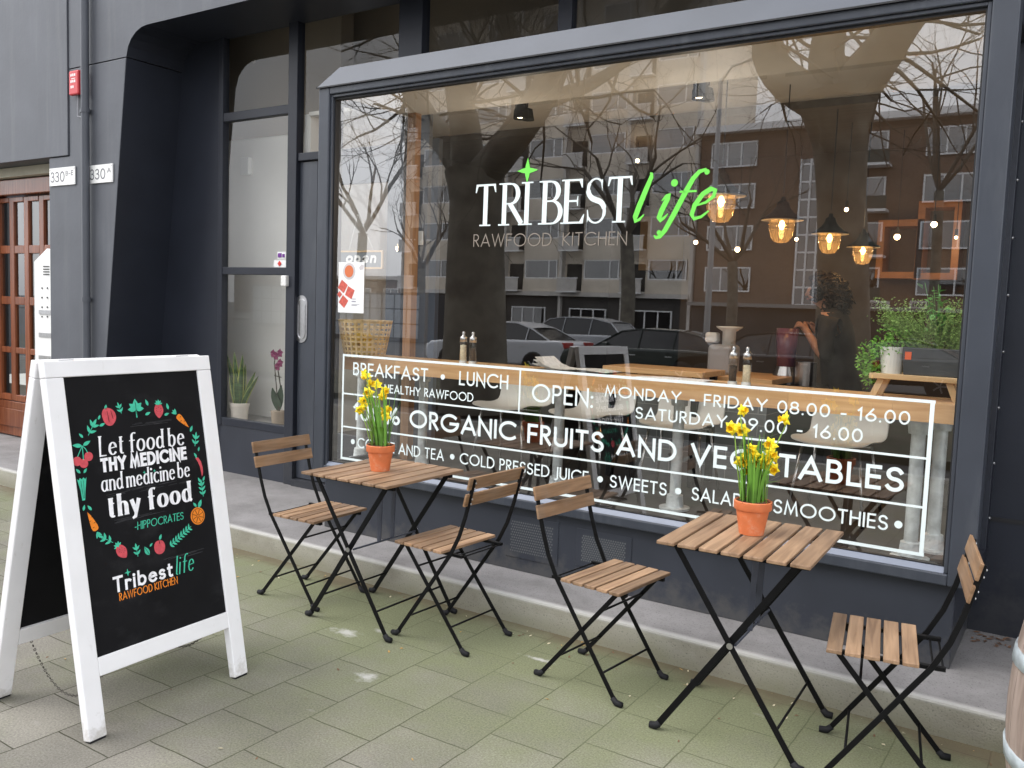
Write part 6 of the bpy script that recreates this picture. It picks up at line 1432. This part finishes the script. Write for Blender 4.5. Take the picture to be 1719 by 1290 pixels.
for s in (-1, 1): sh = k.n((.03, .17*s, 1.45), .072, a3); k.chain(sh, ((.035, .215*s, 1.32), .062), ((.02, .226*s, 1.19), .055), ((.05, .208*s, 1.20), .050))
skin('top', k.v, k.e, k.r, BCL, wm)
k = Sk(); a0 = k.n((-.04, 0, .97), (.15, .18))
for s in (-1, 1): hip = k.n((-.03, .09*s, .86), .105, a0); k.chain(hip, ((.0, .10*s, .50), .078), ((-.03, .10*s, .12), .06))
skin('trousers', k.v, k.e, k.r, BCL, wm)
rnd = random.Random(12); g = MB()
for _ in range(520):
    th = rnd.uniform(0, 6.28); ph = math.acos(rnd.uniform(-.75, 1)); d = Vector((math.sin(ph)*math.cos(th), math.sin(ph)*math.sin(th), math.cos(ph)))
    if d.x > .45 and d.z < .62: continue
    c = Vector((.112, 0, 1.680)) + Vector((d.x*.105-.02*(d.x < 0), d.y*.092, d.z*.088)) + (Vector((-.035, 0, -.10))*rnd.random() if d.x < .1 else Vector((0, 0, 0)))
    pts = []; ax = Vector((rnd.gauss(0, 1), rnd.gauss(0, 1), rnd.gauss(0, 1))).normalized(); ay = ax.orthogonal().normalized()
    for i in range(9): t_ = i*.95; pts.append(c + ax*.022*math.cos(t_) + ay*.022*math.sin(t_) + d*.004*i + Vector((0, 0, -.003*i)))
    g.tube(pts, .006, 4)
g.ball((.105, 0, 1.69), .105, 14, 10, (1.0, .92, .92)); g.build('hair', HAIR, wm, smooth=True)
g = MB()
for s in (-1, 1): g.ball((.218, .032*s, 1.647), .011, 8, 6)
g.build('eyes', mat('dark_eye', (.02, .015, .012), .2), wm, smooth=True)
g = MB(); g.tube([(.226, -.022, 1.592), (.232, 0, 1.594), (.226, .022, 1.592)], .006, 6); g.build('lips', mat('lips', (.35, .12, .10), .5), wm)

# ================================================================== the street that the window mirrors
BARK = mat('plane_bark', (.105, .092, .075), .9, var=.4, vscale=3, col2=(.215, .195, .155), bump=.4, bscale=12)
TWIG = mat('bare_twigs', (.12, .102, .082), .9)
def grow(g, p, d, L, r, depth, rnd, n=5, curl=.30, up=.12, kids=(2, 3)):
    pts = [p]; rs = [r]; q = Vector(p); dd = Vector(d).normalized(); seg = 4
    for i in range(seg):
        dd = (dd + Vector((rnd.gauss(0, curl), rnd.gauss(0, curl), rnd.gauss(0, curl)+up*.5))*.45).normalized(); q = q+dd*L/seg; pts.append(q.copy()); rs.append(r*(1-.42*(i+1)/seg))
    g.tube(pts, rs, n if r > .06 else (4 if r > .02 else 3), False)
    if depth == 0: return
    for k in range(rnd.randint(*kids)):
        t = rnd.uniform(.35, 1.0) if k else 1.0; i = min(seg, max(1, round(t*seg))); a = dd.orthogonal().normalized(); a = Matrix.Rotation(rnd.uniform(0, 6.28), 3, dd) @ a
        nd = (dd + a*rnd.uniform(.45, 1.0) + Vector((0, 0, up))).normalized(); grow(g, pts[i], nd, L*rnd.uniform(.58, .82), rs[i]*rnd.uniform(.55, .75), depth-1, rnd, n, curl, up, kids)
def limb(g, pts, rs, n=12): g.tube(pts, rs, n, False)
def smooth_path(pts, k=3):
    P = [Vector(p) for p in pts]; out = []
    for i in range(len(P)-1):
        p0, p1, p2, p3 = P[max(i-1, 0)], P[i], P[i+1], P[min(i+2, len(P)-1)]
        for j in range(k):
            t = j/k; out.append(.5*((2*p1)+(p2-p0)*t+(2*p0-5*p1+4*p2-p3)*t*t+(3*p1-p0-3*p2+p3)*t**3))
    return out+[P[-1]]
def big_tree(label, y, trunk, limbs, seed, twig_depth, group='plane trees along the street'):
    rnd = random.Random(seed); T = [rf(u, v, 1, y) for u, v, r in trunk]; T[0].z = -.1
    t = empty('plane_tree', (T[0].x, y, -.05), label, 'tree', 0, group)
    g = MB(); tp = smooth_path(T); rr = np.interp(np.linspace(0, 1, len(tp)), np.linspace(0, 1, len(trunk)), [r for _, _, r in trunk]); limb(g, tp, list(rr), 16)
    tw = MB()
    for path, r0, r1, dy in limbs:
        P = [rf(u, v, 1, y) for u, v in path]
        for i, p in enumerate(P): p.y += dy*i/len(P)
        sp_ = smooth_path(P); n = len(sp_); rs = [r0+(r1-r0)*i/(n-1) for i in range(n)]; limb(g, sp_, rs)
        for i in range(n//3, n, 1):
            for _ in range(2):
                d = Vector((rnd.gauss(0, 1), rnd.gauss(0, .8), rnd.gauss(.35, .7))).normalized(); grow(tw, sp_[i], d, rnd.uniform(1.0, 2.0), min(.032, rs[i]*.35), twig_depth, rnd, 5, .34, .12, (2, 3))
    o = g.build('trunk', BARK, t, smooth=True, loc=t.location); o.location = (0, 0, 0); o.parent = t
    o = tw.build('crown', TWIG, t, loc=t.location); o.location = (0, 0, 0)
    return t
big_tree('huge bare plane tree with three spreading limbs, mirrored behind the window logo', -4.0,
    [(797, 640, .62), (797, 560, .54), (798, 450, .50), (800, 340, .46), (797, 285, .52)],
    [([(790, 300), (742, 240), (700, 205), (660, 150), (610, 70), (560, -20)], .30, .13, -1.2), ([(785, 290), (785, 220), (776, 150), (782, 70), (770, -40)], .30, .14, .3), ([(806, 300), (868, 236), (925, 168), (968, 100), (1050, 30), (1120, -40)], .31, .14, .8), ([(782, 140), (745, 100), (720, 40)], .16, .08, -.6), ([(930, 165), (1010, 150), (1090, 120)], .14, .06, 1.0)], 4, 3)
big_tree('massive bare plane tree with knobbly forked top, mirrored above the pendant lamps', -6.0,
    [(1418, 640, .46), (1415, 480, .38), (1412, 330, .36), (1410, 240, .40), (1404, 160, .62)],
    [([(1385, 175), (1325, 140), (1295, 95), (1300, 30), (1290, -60)], .34, .17, .4), ([(1392, 150), (1385, 90), (1392, 20), (1380, -60)], .30, .20, -.3), ([(1430, 155), (1475, 105), (1520, 50), (1590, -30)], .38, .20, .5), ([(1500, 100), (1475, 40), (1470, -30)], .20, .14, -.4)], 9, 3)
def street_tree(label, y, u, vbase, H, r, seed, depth=5, kids=(2, 3), spread=.75):
    rnd = random.Random(seed); b = rf(u, 560, 1, y); b.z = -.1
    t = empty('street_tree', b, label, 'tree', 0, 'bare street trees'); g = MB(); top = Vector((rnd.uniform(-.2, .2), 0, H*.36)); g.tube(smooth_path([(0, 0, 0), (.05, 0, H*.18), top]), [r*1.15, r*1.05, r, r*.98, r*.95, r*.92, r*.9][:7], 10, False); tw = MB()
    for k in range(5):
        a = 2*math.pi*k/5+rnd.random(); d = Vector((math.cos(a)*spread, math.sin(a)*spread, 1)); grow(tw, top, d, H*.24, r*.42, depth, rnd, 6, .30, .16, kids)
    g.build('trunk', BARK, t, smooth=True); tw.build('crown', TWIG, t)
street_tree('slender bare tree before the pale flats, mirrored near the middle of the window', -27, 1050, 560, 15, .32, 31, 6)
street_tree('fine-twigged bare tree mirrored above the box shelves', -30, 1560, 560, 20, .20, 44, 6, (2, 3), .55)
street_tree('wide twiggy bare tree against the sky, mirrored above the poster', -24, 600, 560, 15, .26, 52, 6, (2, 3), .9)
street_tree('small bare tree mirrored beside the three-limbed plane tree', -34, 705, 560, 12, .25, 63, 5)
street_tree('bare tree in front of the brick flats, mirrored beside the green lettering', -33, 1225, 560, 13, .26, 71, 5)

# apartment blocks
BRICK = bpy.data.materials.new('brown_brick'); BRICK.use_nodes = True; n = BRICK.node_tree; b_ = n.nodes['Principled BSDF']; tcn = n.nodes.new('ShaderNodeTexCoord'); sp_ = n.nodes.new('ShaderNodeSeparateXYZ'); cb = n.nodes.new('ShaderNodeCombineXYZ'); bt = n.nodes.new('ShaderNodeTexBrick')
n.links.new(tcn.outputs['Object'], sp_.inputs[0]); n.links.new(sp_.outputs['X'], cb.inputs[0]); n.links.new(sp_.outputs['Z'], cb.inputs[1]); n.links.new(cb.outputs[0], bt.inputs['Vector'])
bt.inputs['Scale'].default_value = 1; bt.inputs['Brick Width'].default_value = .23; bt.inputs['Row Height'].default_value = .07; bt.inputs['Mortar Size'].default_value = .008
bt.inputs['Color1'].default_value = (.20, .125, .09, 1); bt.inputs['Color2'].default_value = (.15, .09, .065, 1); bt.inputs['Mortar'].default_value = (.25, .21, .17, 1)
n.links.new(bt.outputs['Color'], b_.inputs['Base Color']); b_.inputs['Roughness'].default_value = .9
PALE = mat('pale_concrete_panel', (.76, .68, .57), .85, var=.08, vscale=.8); PALEB = mat('grey_balcony_panel', (.66, .63, .59), .85, var=.08, vscale=2)
WFR = mat('white_window_frame', (.90, .90, .90), .5); DARKIN = mat('dark_room', (.05, .045, .04), .8, var=.4, vscale=1.2); CURT = mat('curtain', (.42, .40, .36), .9, var=.3, vscale=6, stretch=(6, 1, .2))
BY = -52.0
def window(parent, x, z, w_, h, y, mull, curtain):
    """window facing +y at y, as a part with a pane and curtain sub-part"""
    g = MB(); t = .10
    g.box(x, x+w_, y-.05, y+.06, z, z+t); g.box(x, x+w_, y-.05, y+.06, z+h-t, z+h); g.box(x, x+t, y-.05, y+.06, z+t, z+h-t); g.box(x+w_-t, x+w_, y-.05, y+.06, z+t, z+h-t)
    for m_ in mull: g.box(x+w_*m_-t/2, x+w_*m_+t/2, y-.04, y+.055, z+t, z+h-t)
    f = at_part(parent, 'window', g, WFR)
    g = MB(); g.add([(x+t, y, z+t), (x+w_-t, y, z+t), (x+w_-t, y, z+h-t), (x+t, y, z+h-t)], [(0, 1, 2, 3)]); at_part(parent, 'pane', g, GLASSD, par=f)
    g = MB(); g.box(x, x+w_, y-.5, y-.45, z, z+h); at_part(parent, 'room', g, CURT if curtain else DARKIN, par=f)
a, b = rf(680, 300, 1, BY), rf(1168, 300, 1, BY); zb = rf(850, 488, 1, BY).z; zs = 3.15
rnd = random.Random(5)
ap = empty('apartment_block', ((a.x+b.x)/2, BY, 0), 'tall pale apartment block with grey balconies, mirrored beside the three-limbed plane tree', 'building')
H = zb+zs*9.2
g = MB(); g.box(a.x, b.x, BY-12, BY-.55, -.1, H); at_part(ap, 'wall', g, PALE)
g = MB(); g.box(a.x-.2, b.x+.2, BY-12.2, BY+.2, H, H+.4); at_part(ap, 'roof', g, WFR)
g = MB(); nb = 5; bw = (b.x-a.x)/nb
for k in range(9):
    z = zb+zs*k
    for j in range(nb):
        x = a.x+bw*j; g.box(x+bw*.36, x+bw*.98, BY-.55, BY, z, z+1.0); g.box(x+bw*.36, x+bw*.98, BY-.55, BY, z+2.5, z+zs)
        g.box(x+bw*.96, x+bw*.98, BY-.549, BY-.001, z+1.0, z+2.5)
at_part(ap, 'facade_panel', g, PALE)
g = MB()
for j in range(nb+1): x = a.x+bw*j; g.box(x-.12, x+.12, BY-.55, BY+.02, -.1, H)
at_part(ap, 'pilaster', g, PALEB)
for k in range(9):
    z = zb+zs*k
    for j in range(nb):
        x = a.x+bw*j; window(ap, x+bw*.38, z+1.0, bw*.56, 1.5, BY-.10, (.74,), rnd.random() < .45)
        g = MB(); g.box(x+.14, x+bw*.35, BY-.02, BY+.75, z-.02, z+.10); g.box(x+.14, x+bw*.35, BY+.68, BY+.75, z+.10, z+1.0); g.box(x+.14, x+.20, BY, BY+.68, z+.1, z+1.0); bo = at_part(ap, 'balcony', g, PALEB)
        g = MB(); g.box(x+.11, x+bw*.36, BY+.64, BY+.79, z+1.0, z+1.08); g.box(x+.11, x+bw*.36, BY+.75, BY+.80, z-.06, z+.03); at_part(ap, 'rail', g, WFR, par=bo)
        if k < 6: g = MB(); g.box(x+.3, x+bw*.30, BY-.549, BY-.52, z+.1, z+2.2); at_part(ap, 'balcony_door', g, DARKIN)
g = MB(); g.box(a.x, b.x, BY-.5, BY-.3, -.1, zb-.35); at_part(ap, 'plinth', g, mat('dark_plinth', (.07, .065, .06), .7, var=.2, vscale=.6)); g = MB(); g.box(a.x, b.x, BY-.5, BY+.25, zb-.35, zb-.02); at_part(ap, 'cornice', g, PALEB)
for j in range(nb): x = a.x+bw*j; window(ap, x+bw*.15, .4, bw*.6, 2.0, BY-.24, (.33, .66), rnd.random() < .5)
# brick flats to the right
a2 = Vector((b.x+.2, 0, 0)); b2 = rf(1719, 300, 1, BY); xr = b2.x+9; zr = rf(1370, 212, 1, BY).z
bk2 = empty('brick_flats', ((a2.x+xr)/2, BY, 0), 'four-storey brown brick flats with white windows, mirrored above the pendant lamps', 'building')
g = MB(); g.box(a2.x, xr, BY-12, BY-.3, -.1, zr); at_part(bk2, 'wall', g, BRICK); g = MB(); g.box(a2.x-.2, xr+.2, BY-12, BY+.5, zr, zr+.45); at_part(bk2, 'roof', g, WFR)
zf = 3.35; st = (zr-zf)/4
g = MB(); g.box(a2.x, xr, BY-.3, BY-.05, -.1, zf-.5); at_part(bk2, 'shopfront', g, mat('dark_shopfront', (.045, .04, .04), .4, var=.4, vscale=.5)); g = MB(); g.box(a2.x, xr, BY-.3, BY+.9, zf-.5, zf-.25); at_part(bk2, 'canopy', g, mat('grey_canopy', (.30, .29, .28), .7))
ga, gb = rf(1343, 318, 1, BY), rf(1372, 512, 1, BY); gx0, gx1 = ga.x, gb.x+.3
x = a2.x+.8; i = 0
xs_ = []
while x < xr-4:
    if x+3.4 > gx0-.3 and x < gx1+.4: x = gx1+.6; continue
    xs_.append(x); x += 5.0
for k in range(4):
    z = zf+st*k
    for j, x in enumerate(xs_):
        if j % 2 == 0:
            window(bk2, x, z+.55, 3.3, st*.60, BY-.22, (.36, .66), rnd.random() < .3)
        else:
            window(bk2, x+.2, z+.1, 2.6, st*.76, BY-.22, (.5,), rnd.random() < .3)
            g = MB(); g.box(x-.1, x+3.1, BY-.25, BY+.9, z-.02, z+.14); bo = at_part(bk2, 'balcony', g, WFR); g = MB(); g.box(x-.1, x+3.1, BY+.8, BY+.86, z+.14, z+.95); at_part(bk2, 'rail', g, mat('dark_railing', (.06, .07, .06), .5), par=bo)
g = MB()
for k in range(9):
    z0 = zf-.3+(zr-2.2-zf)*k/8; g.box(gx0, gx1, BY-.2, BY+.02, z0, z0+.12)
for k in range(4): x = gx0+(gx1-gx0)*k/3; g.box(x-.06, x+.06, BY-.2, BY+.03, zf-.3, zr-2.1)
sw_ = at_part(bk2, 'stair_window', g, WFR); g = MB(); g.add([(gx0, BY-.1, zf-.3), (gx1, BY-.1, zf-.3), (gx1, BY-.1, zr-2.1), (gx0, BY-.1, zr-2.1)], [(0, 1, 2, 3)]); at_part(bk2, 'pane', g, GLASSD, par=sw_)
for u0, txt in ((1456, 'DRIEK'), (1532, 'CASH')):
    p0, p1 = rf(u0, 506, 1, BY), rf(u0+42, 520, 1, BY); s_ = empty('shop_sign', ((p0.x+p1.x)/2, BY+1, p1.z), 'pale shop fascia sign mirrored above the '+('herb trough' if u0 > 1500 else 'dark cars near the woman'), 'sign', 0, 'shop fascia signs opposite'); g = MB(); g.box(p0.x, p1.x, BY+.92, BY+1.0, p1.z, p0.z); at_part(s_, 'board', g, PALEB)
    L_ = Lettering(lambda x, z, d: (x, BY+1.002+d*10, z)); h = p0.z-p1.z; w0 = p1.x-p0.x
    L_.F = lambda x, z, d: ((p0.x+p1.x)-x, BY+1.002+d*10, z); L_.text(txt, p0.x+.12*w0, p1.x-.12*w0, p1.z+.22*h, h*.55, .2, None, .12); at_part(s_, 'lettering', L_.mb, DARKIN)
# low gridded pavilion on the left
p0, p1 = rf(560, 455, 1, -30), rf(695, 470, 1, -30); lw = empty('gridded_pavilion', ((p0.x+p1.x)/2-2, -30, 0), 'low pavilion of pale square panels, mirrored beside the woven basket', 'building')
g = MB(); g.box(p0.x-9, p1.x+1, -36, -30, -.1, 2.6); at_part(lw, 'frame', g, mat('dark_grid', (.05, .055, .065), .5)); g = MB()
x = p0.x-8.9
while x < p1.x:
    for k in range(3): g.box(x, x+.82, -29.98, -29.95, .1+k*.82, .85+k*.82)
    x += .92
at_part(lw, 'panels', g, mat('pale_panel', (.42, .45, .48), .4, var=.12, vscale=2))
lo_ = empty('distant_house', (p0.x-14, -70, 0), 'low distant house under the bare trees, mirrored above the woven basket', 'building'); g = MB(); g.box(p0.x-60, p0.x-2, -82, -70, -.1, 5.2); at_part(lo_, 'wall', g, BRICK); g = MB(); g.box(p0.x-60.5, p0.x-1.5, -82.5, -69.5, 5.2, 5.6); at_part(lo_, 'roof', g, PALEB)
for k in range(9): window(lo_, p0.x-40+k*4.2, 2.6, 2.2, 1.6, -69.95, (.5,), k % 2 == 0)

# parked cars
def car(name, label, x, y, paint, L, Hh, kind, zg=-.14, light=None):
    """nose towards -x; kind: saloon, estate"""
    t = empty(name, (x, y, zg), label, 'car', 0, 'cars parked across the street'); W = .90; sc = L/4.7
    if kind == 'saloon': low = [(-2.32, .36), (-2.34, .62), (-2.15, .80), (-1.0, .93), (1.55, .98), (2.22, 1.0), (2.34, .90), (2.36, .50), (2.28, .30), (-2.2, .24)]; cab = [(-1.15, .92), (-.30, 1.36), (.15, 1.42), (.75, 1.41), (1.25, 1.27), (1.85, .99)]
    else: low = [(-2.30, .40), (-2.33, .70), (-2.15, .95), (-1.15, 1.07), (1.6, 1.12), (2.30, 1.10), (2.36, .95), (2.36, .55), (2.28, .34), (-2.2, .28)]; cab = [(-1.25, 1.05), (-.45, 1.56), (.1, 1.64), (1.2, 1.62), (1.85, 1.50), (2.28, 1.11)]
    zk = Hh/max(z for _, z in cab); low = [(a*sc, z*zk) for a, z in low]; cab = [(a*sc, z*zk) for a, z in cab]
    g = MB(); n = len(low); vs = []
    for w_, ins in ((-W, .05), (-W*.97, 0), (W*.97, 0), (W, .05)):
        pass
    g.prism(low, lambda a, z: (a, -W, z), lambda a, z: (a, W, z)); bd = g.build('body', paint, t, bevel=.07, seg=3); smooth_by_angle(bd, 50)
    zt = max(z for _, z in cab); g = MB(); zb_ = min(z for _, z in cab)
    inset = lambda z: .06+.20*(z-zb_)/(zt-zb_)
    g.prism(cab, lambda a, z: (a, -W+inset(z), z), lambda a, z: (a, W-inset(z), z)); gh = g.build('glasshouse', mat('car_glass', (.02, .022, .025), .06, spec=.8), t, bevel=.02)
    g = MB()
    for s in (-1, 1):
        ys = lambda z: s*(W-inset(z)+.006)
        pl = [(a, z) for a, z in cab]
        for (p, q, w_) in [(pl[i], pl[i+1], .05) for i in range(len(pl)-1)]: g.bar((p[0], ys(p[1]), p[1]), (q[0], ys(q[1]), q[1]), .03, .05, (0, s, 0))
        for ax_ in (.15*sc, 1.15*sc):
            zz = np.interp(ax_, [a for a, _ in cab], [z for _, z in cab]); g.bar((ax_-.03, ys(zb_), zb_+.02), (ax_, ys(zz), zz), .02, .06, (0, s, 0))
    xr0, xr1 = cab[1][0]+.08, cab[-2][0]-.02; zz = lambda a: np.interp(a, [q for q, _ in cab], [z for _, z in cab])
    ks = [xr0+(xr1-xr0)*i/8 for i in range(9)]; vs = []
    for a in ks:
        z = zz(a)
        for u in (-1, -.5, 0, .5, 1): vs.append((a, u*(W-inset(z)-.01), z+.012+.03*(1-u*u)))
    g.add(vs, [(5*i+j, 5*i+j+1, 5*i+6+j, 5*i+5+j) for i in range(8) for j in range(4)]); g.build('roof', paint, t, smooth=False)
    for ax_ in (-1.45*sc, 1.42*sc):
        for s in (-1, 1):
            M_ = Matrix.Rotation(R(90), 3, 'X'); g = MB(); g.lathe([(.20, -.02), (.325, -.03), (.335, .06), (.335, .18), (.30, .21), (.20, .21)], (ax_, s*(W-.09)+.09, .33), 24, M_); wh = g.build('wheel', RUBBER, t)
            g = MB()
            g.lathe([(.001, .0), (.205, .0), (.205, .02), (.001, .02)], (ax_, s*(W+.012), .33), 24, M_)
            for q in range(5): a = q*2*math.pi/5; g.bar((ax_, s*(W+.024), .33), (ax_+.19*math.cos(a), s*(W+.024), .33+.19*math.sin(a)), .04, .02, (0, 1, 0))
            g.build('rim', STEEL, wh)
            g = MB(); g.lathe([(.001, 0), (.385, 0), (.385, .01), (.001, .01)], (ax_, s*(W+.004), .34), 24, M_); g.build('wheel_arch', GASK, t)
    zl = low[5][1]-.16
    for s in (-1, 1):
        g = MB(); g.box(low[6][0]-.10, low[6][0]+.03, s*.60-.24, s*.60+.27*1, zl-.05, zl+.11); g.build('tail_light', mat('tail_light_red', (.40, .02, .015), .25), t, bevel=.02)
        g = MB(); g.box(low[1][0]-.02, low[1][0]+.14, s*.62-.2, s*.62+.2, low[1][1]-.03, low[1][1]+.10); g.build('headlight', STEEL, t, bevel=.02)
        g = MB(); g.box(cab[0][0]+.35, cab[0][0]+.5, s*(W+.02)-.08, s*(W+.02)+.08, zb_+.02, zb_+.15); g.build('mirror', paint, t, bevel=.02)
        g = MB()
        for dx in (-.1*sc, .95*sc): g.box(dx, dx+.18, s*(W+.002)-.012, s*(W+.002)+.012, zb_-.16, zb_-.13)
        g.build('door_handle', STEEL, t)
    g = MB(); g.box(low[7][0]-.015, low[7][0]+.02, -.26, .26, low[7][1]+.03, low[7][1]+.14); g.build('number_plate', mat('yellow_plate', (.75, .55, .05), .5), t)
    return t
SIL = mat('silver_car_paint', (.62, .63, .66), .3, .3, coat=.6); GRY = mat('grey_car_paint', (.48, .49, .52), .3, .3, coat=.6); NAV = mat('navy_car_paint', (.015, .018, .026), .18, .1, coat=.8); BLK = mat('black_car_paint', (.010, .010, .011), .18, .1, coat=.8); GRN = mat('dark_green_car_paint', (.012, .025, .022), .2, .1, coat=.8)
p = rf(948, 575, 1, -13.2); car('saloon_car', 'silver saloon car mirrored behind the trunk of the three-limbed plane tree', p.x-2.45, -14, SIL, 4.95, 1.52, 'saloon')
p = rf(1040, 560, 1, -18); car('estate_car', 'grey estate car mirrored just beyond the silver saloon', p.x-2.4, -19, GRY, 4.9, 1.75, 'estate')
p = rf(1205, 590, 1, -13.2); car('saloon_car', 'black car with a pointed nose mirrored in the middle of the window', p.x-2.3, -14, GRN, 4.6, 1.50, 'estate')
p = rf(1440, 575, 1, -13.2); car('saloon_car', 'navy saloon car mirrored in front of the woman indoors', p.x-2.2, -14, NAV, 4.7, 1.55, 'estate')
p = rf(1640, 575, 1, -17); car('saloon_car', 'black saloon car mirrored behind the herb trough', p.x-2.2, -18, BLK, 4.7, 1.50, 'saloon')
p = rf(1186, 560, 1, -15.8); lp = empty('street_lamp', (p.x, -15.8, -.14), 'tall grey street lamp post mirrored near the pendant lamps', 'street lamp'); g = MB(); g.tube([(0, 0, 0), (0, 0, 1.2), (0, 0, 8.5)], [.11, .09, .06], 12); g.build('post', mat('grey_lamp_post', (.34, .35, .36), .5), lp, smooth=True)
g = MB(); g.tube([(0, 0, 8.4), (.3, 0, 8.8), (1.2, 0, 9.0)], .035, 8); g.build('arm', MATS['grey_lamp_post'], lp, smooth=True); g = MB(); g.box(1.1, 1.8, -.12, .12, 8.95, 9.1); g.build('lamp_head', MATS['grey_lamp_post'], lp, bevel=.03)
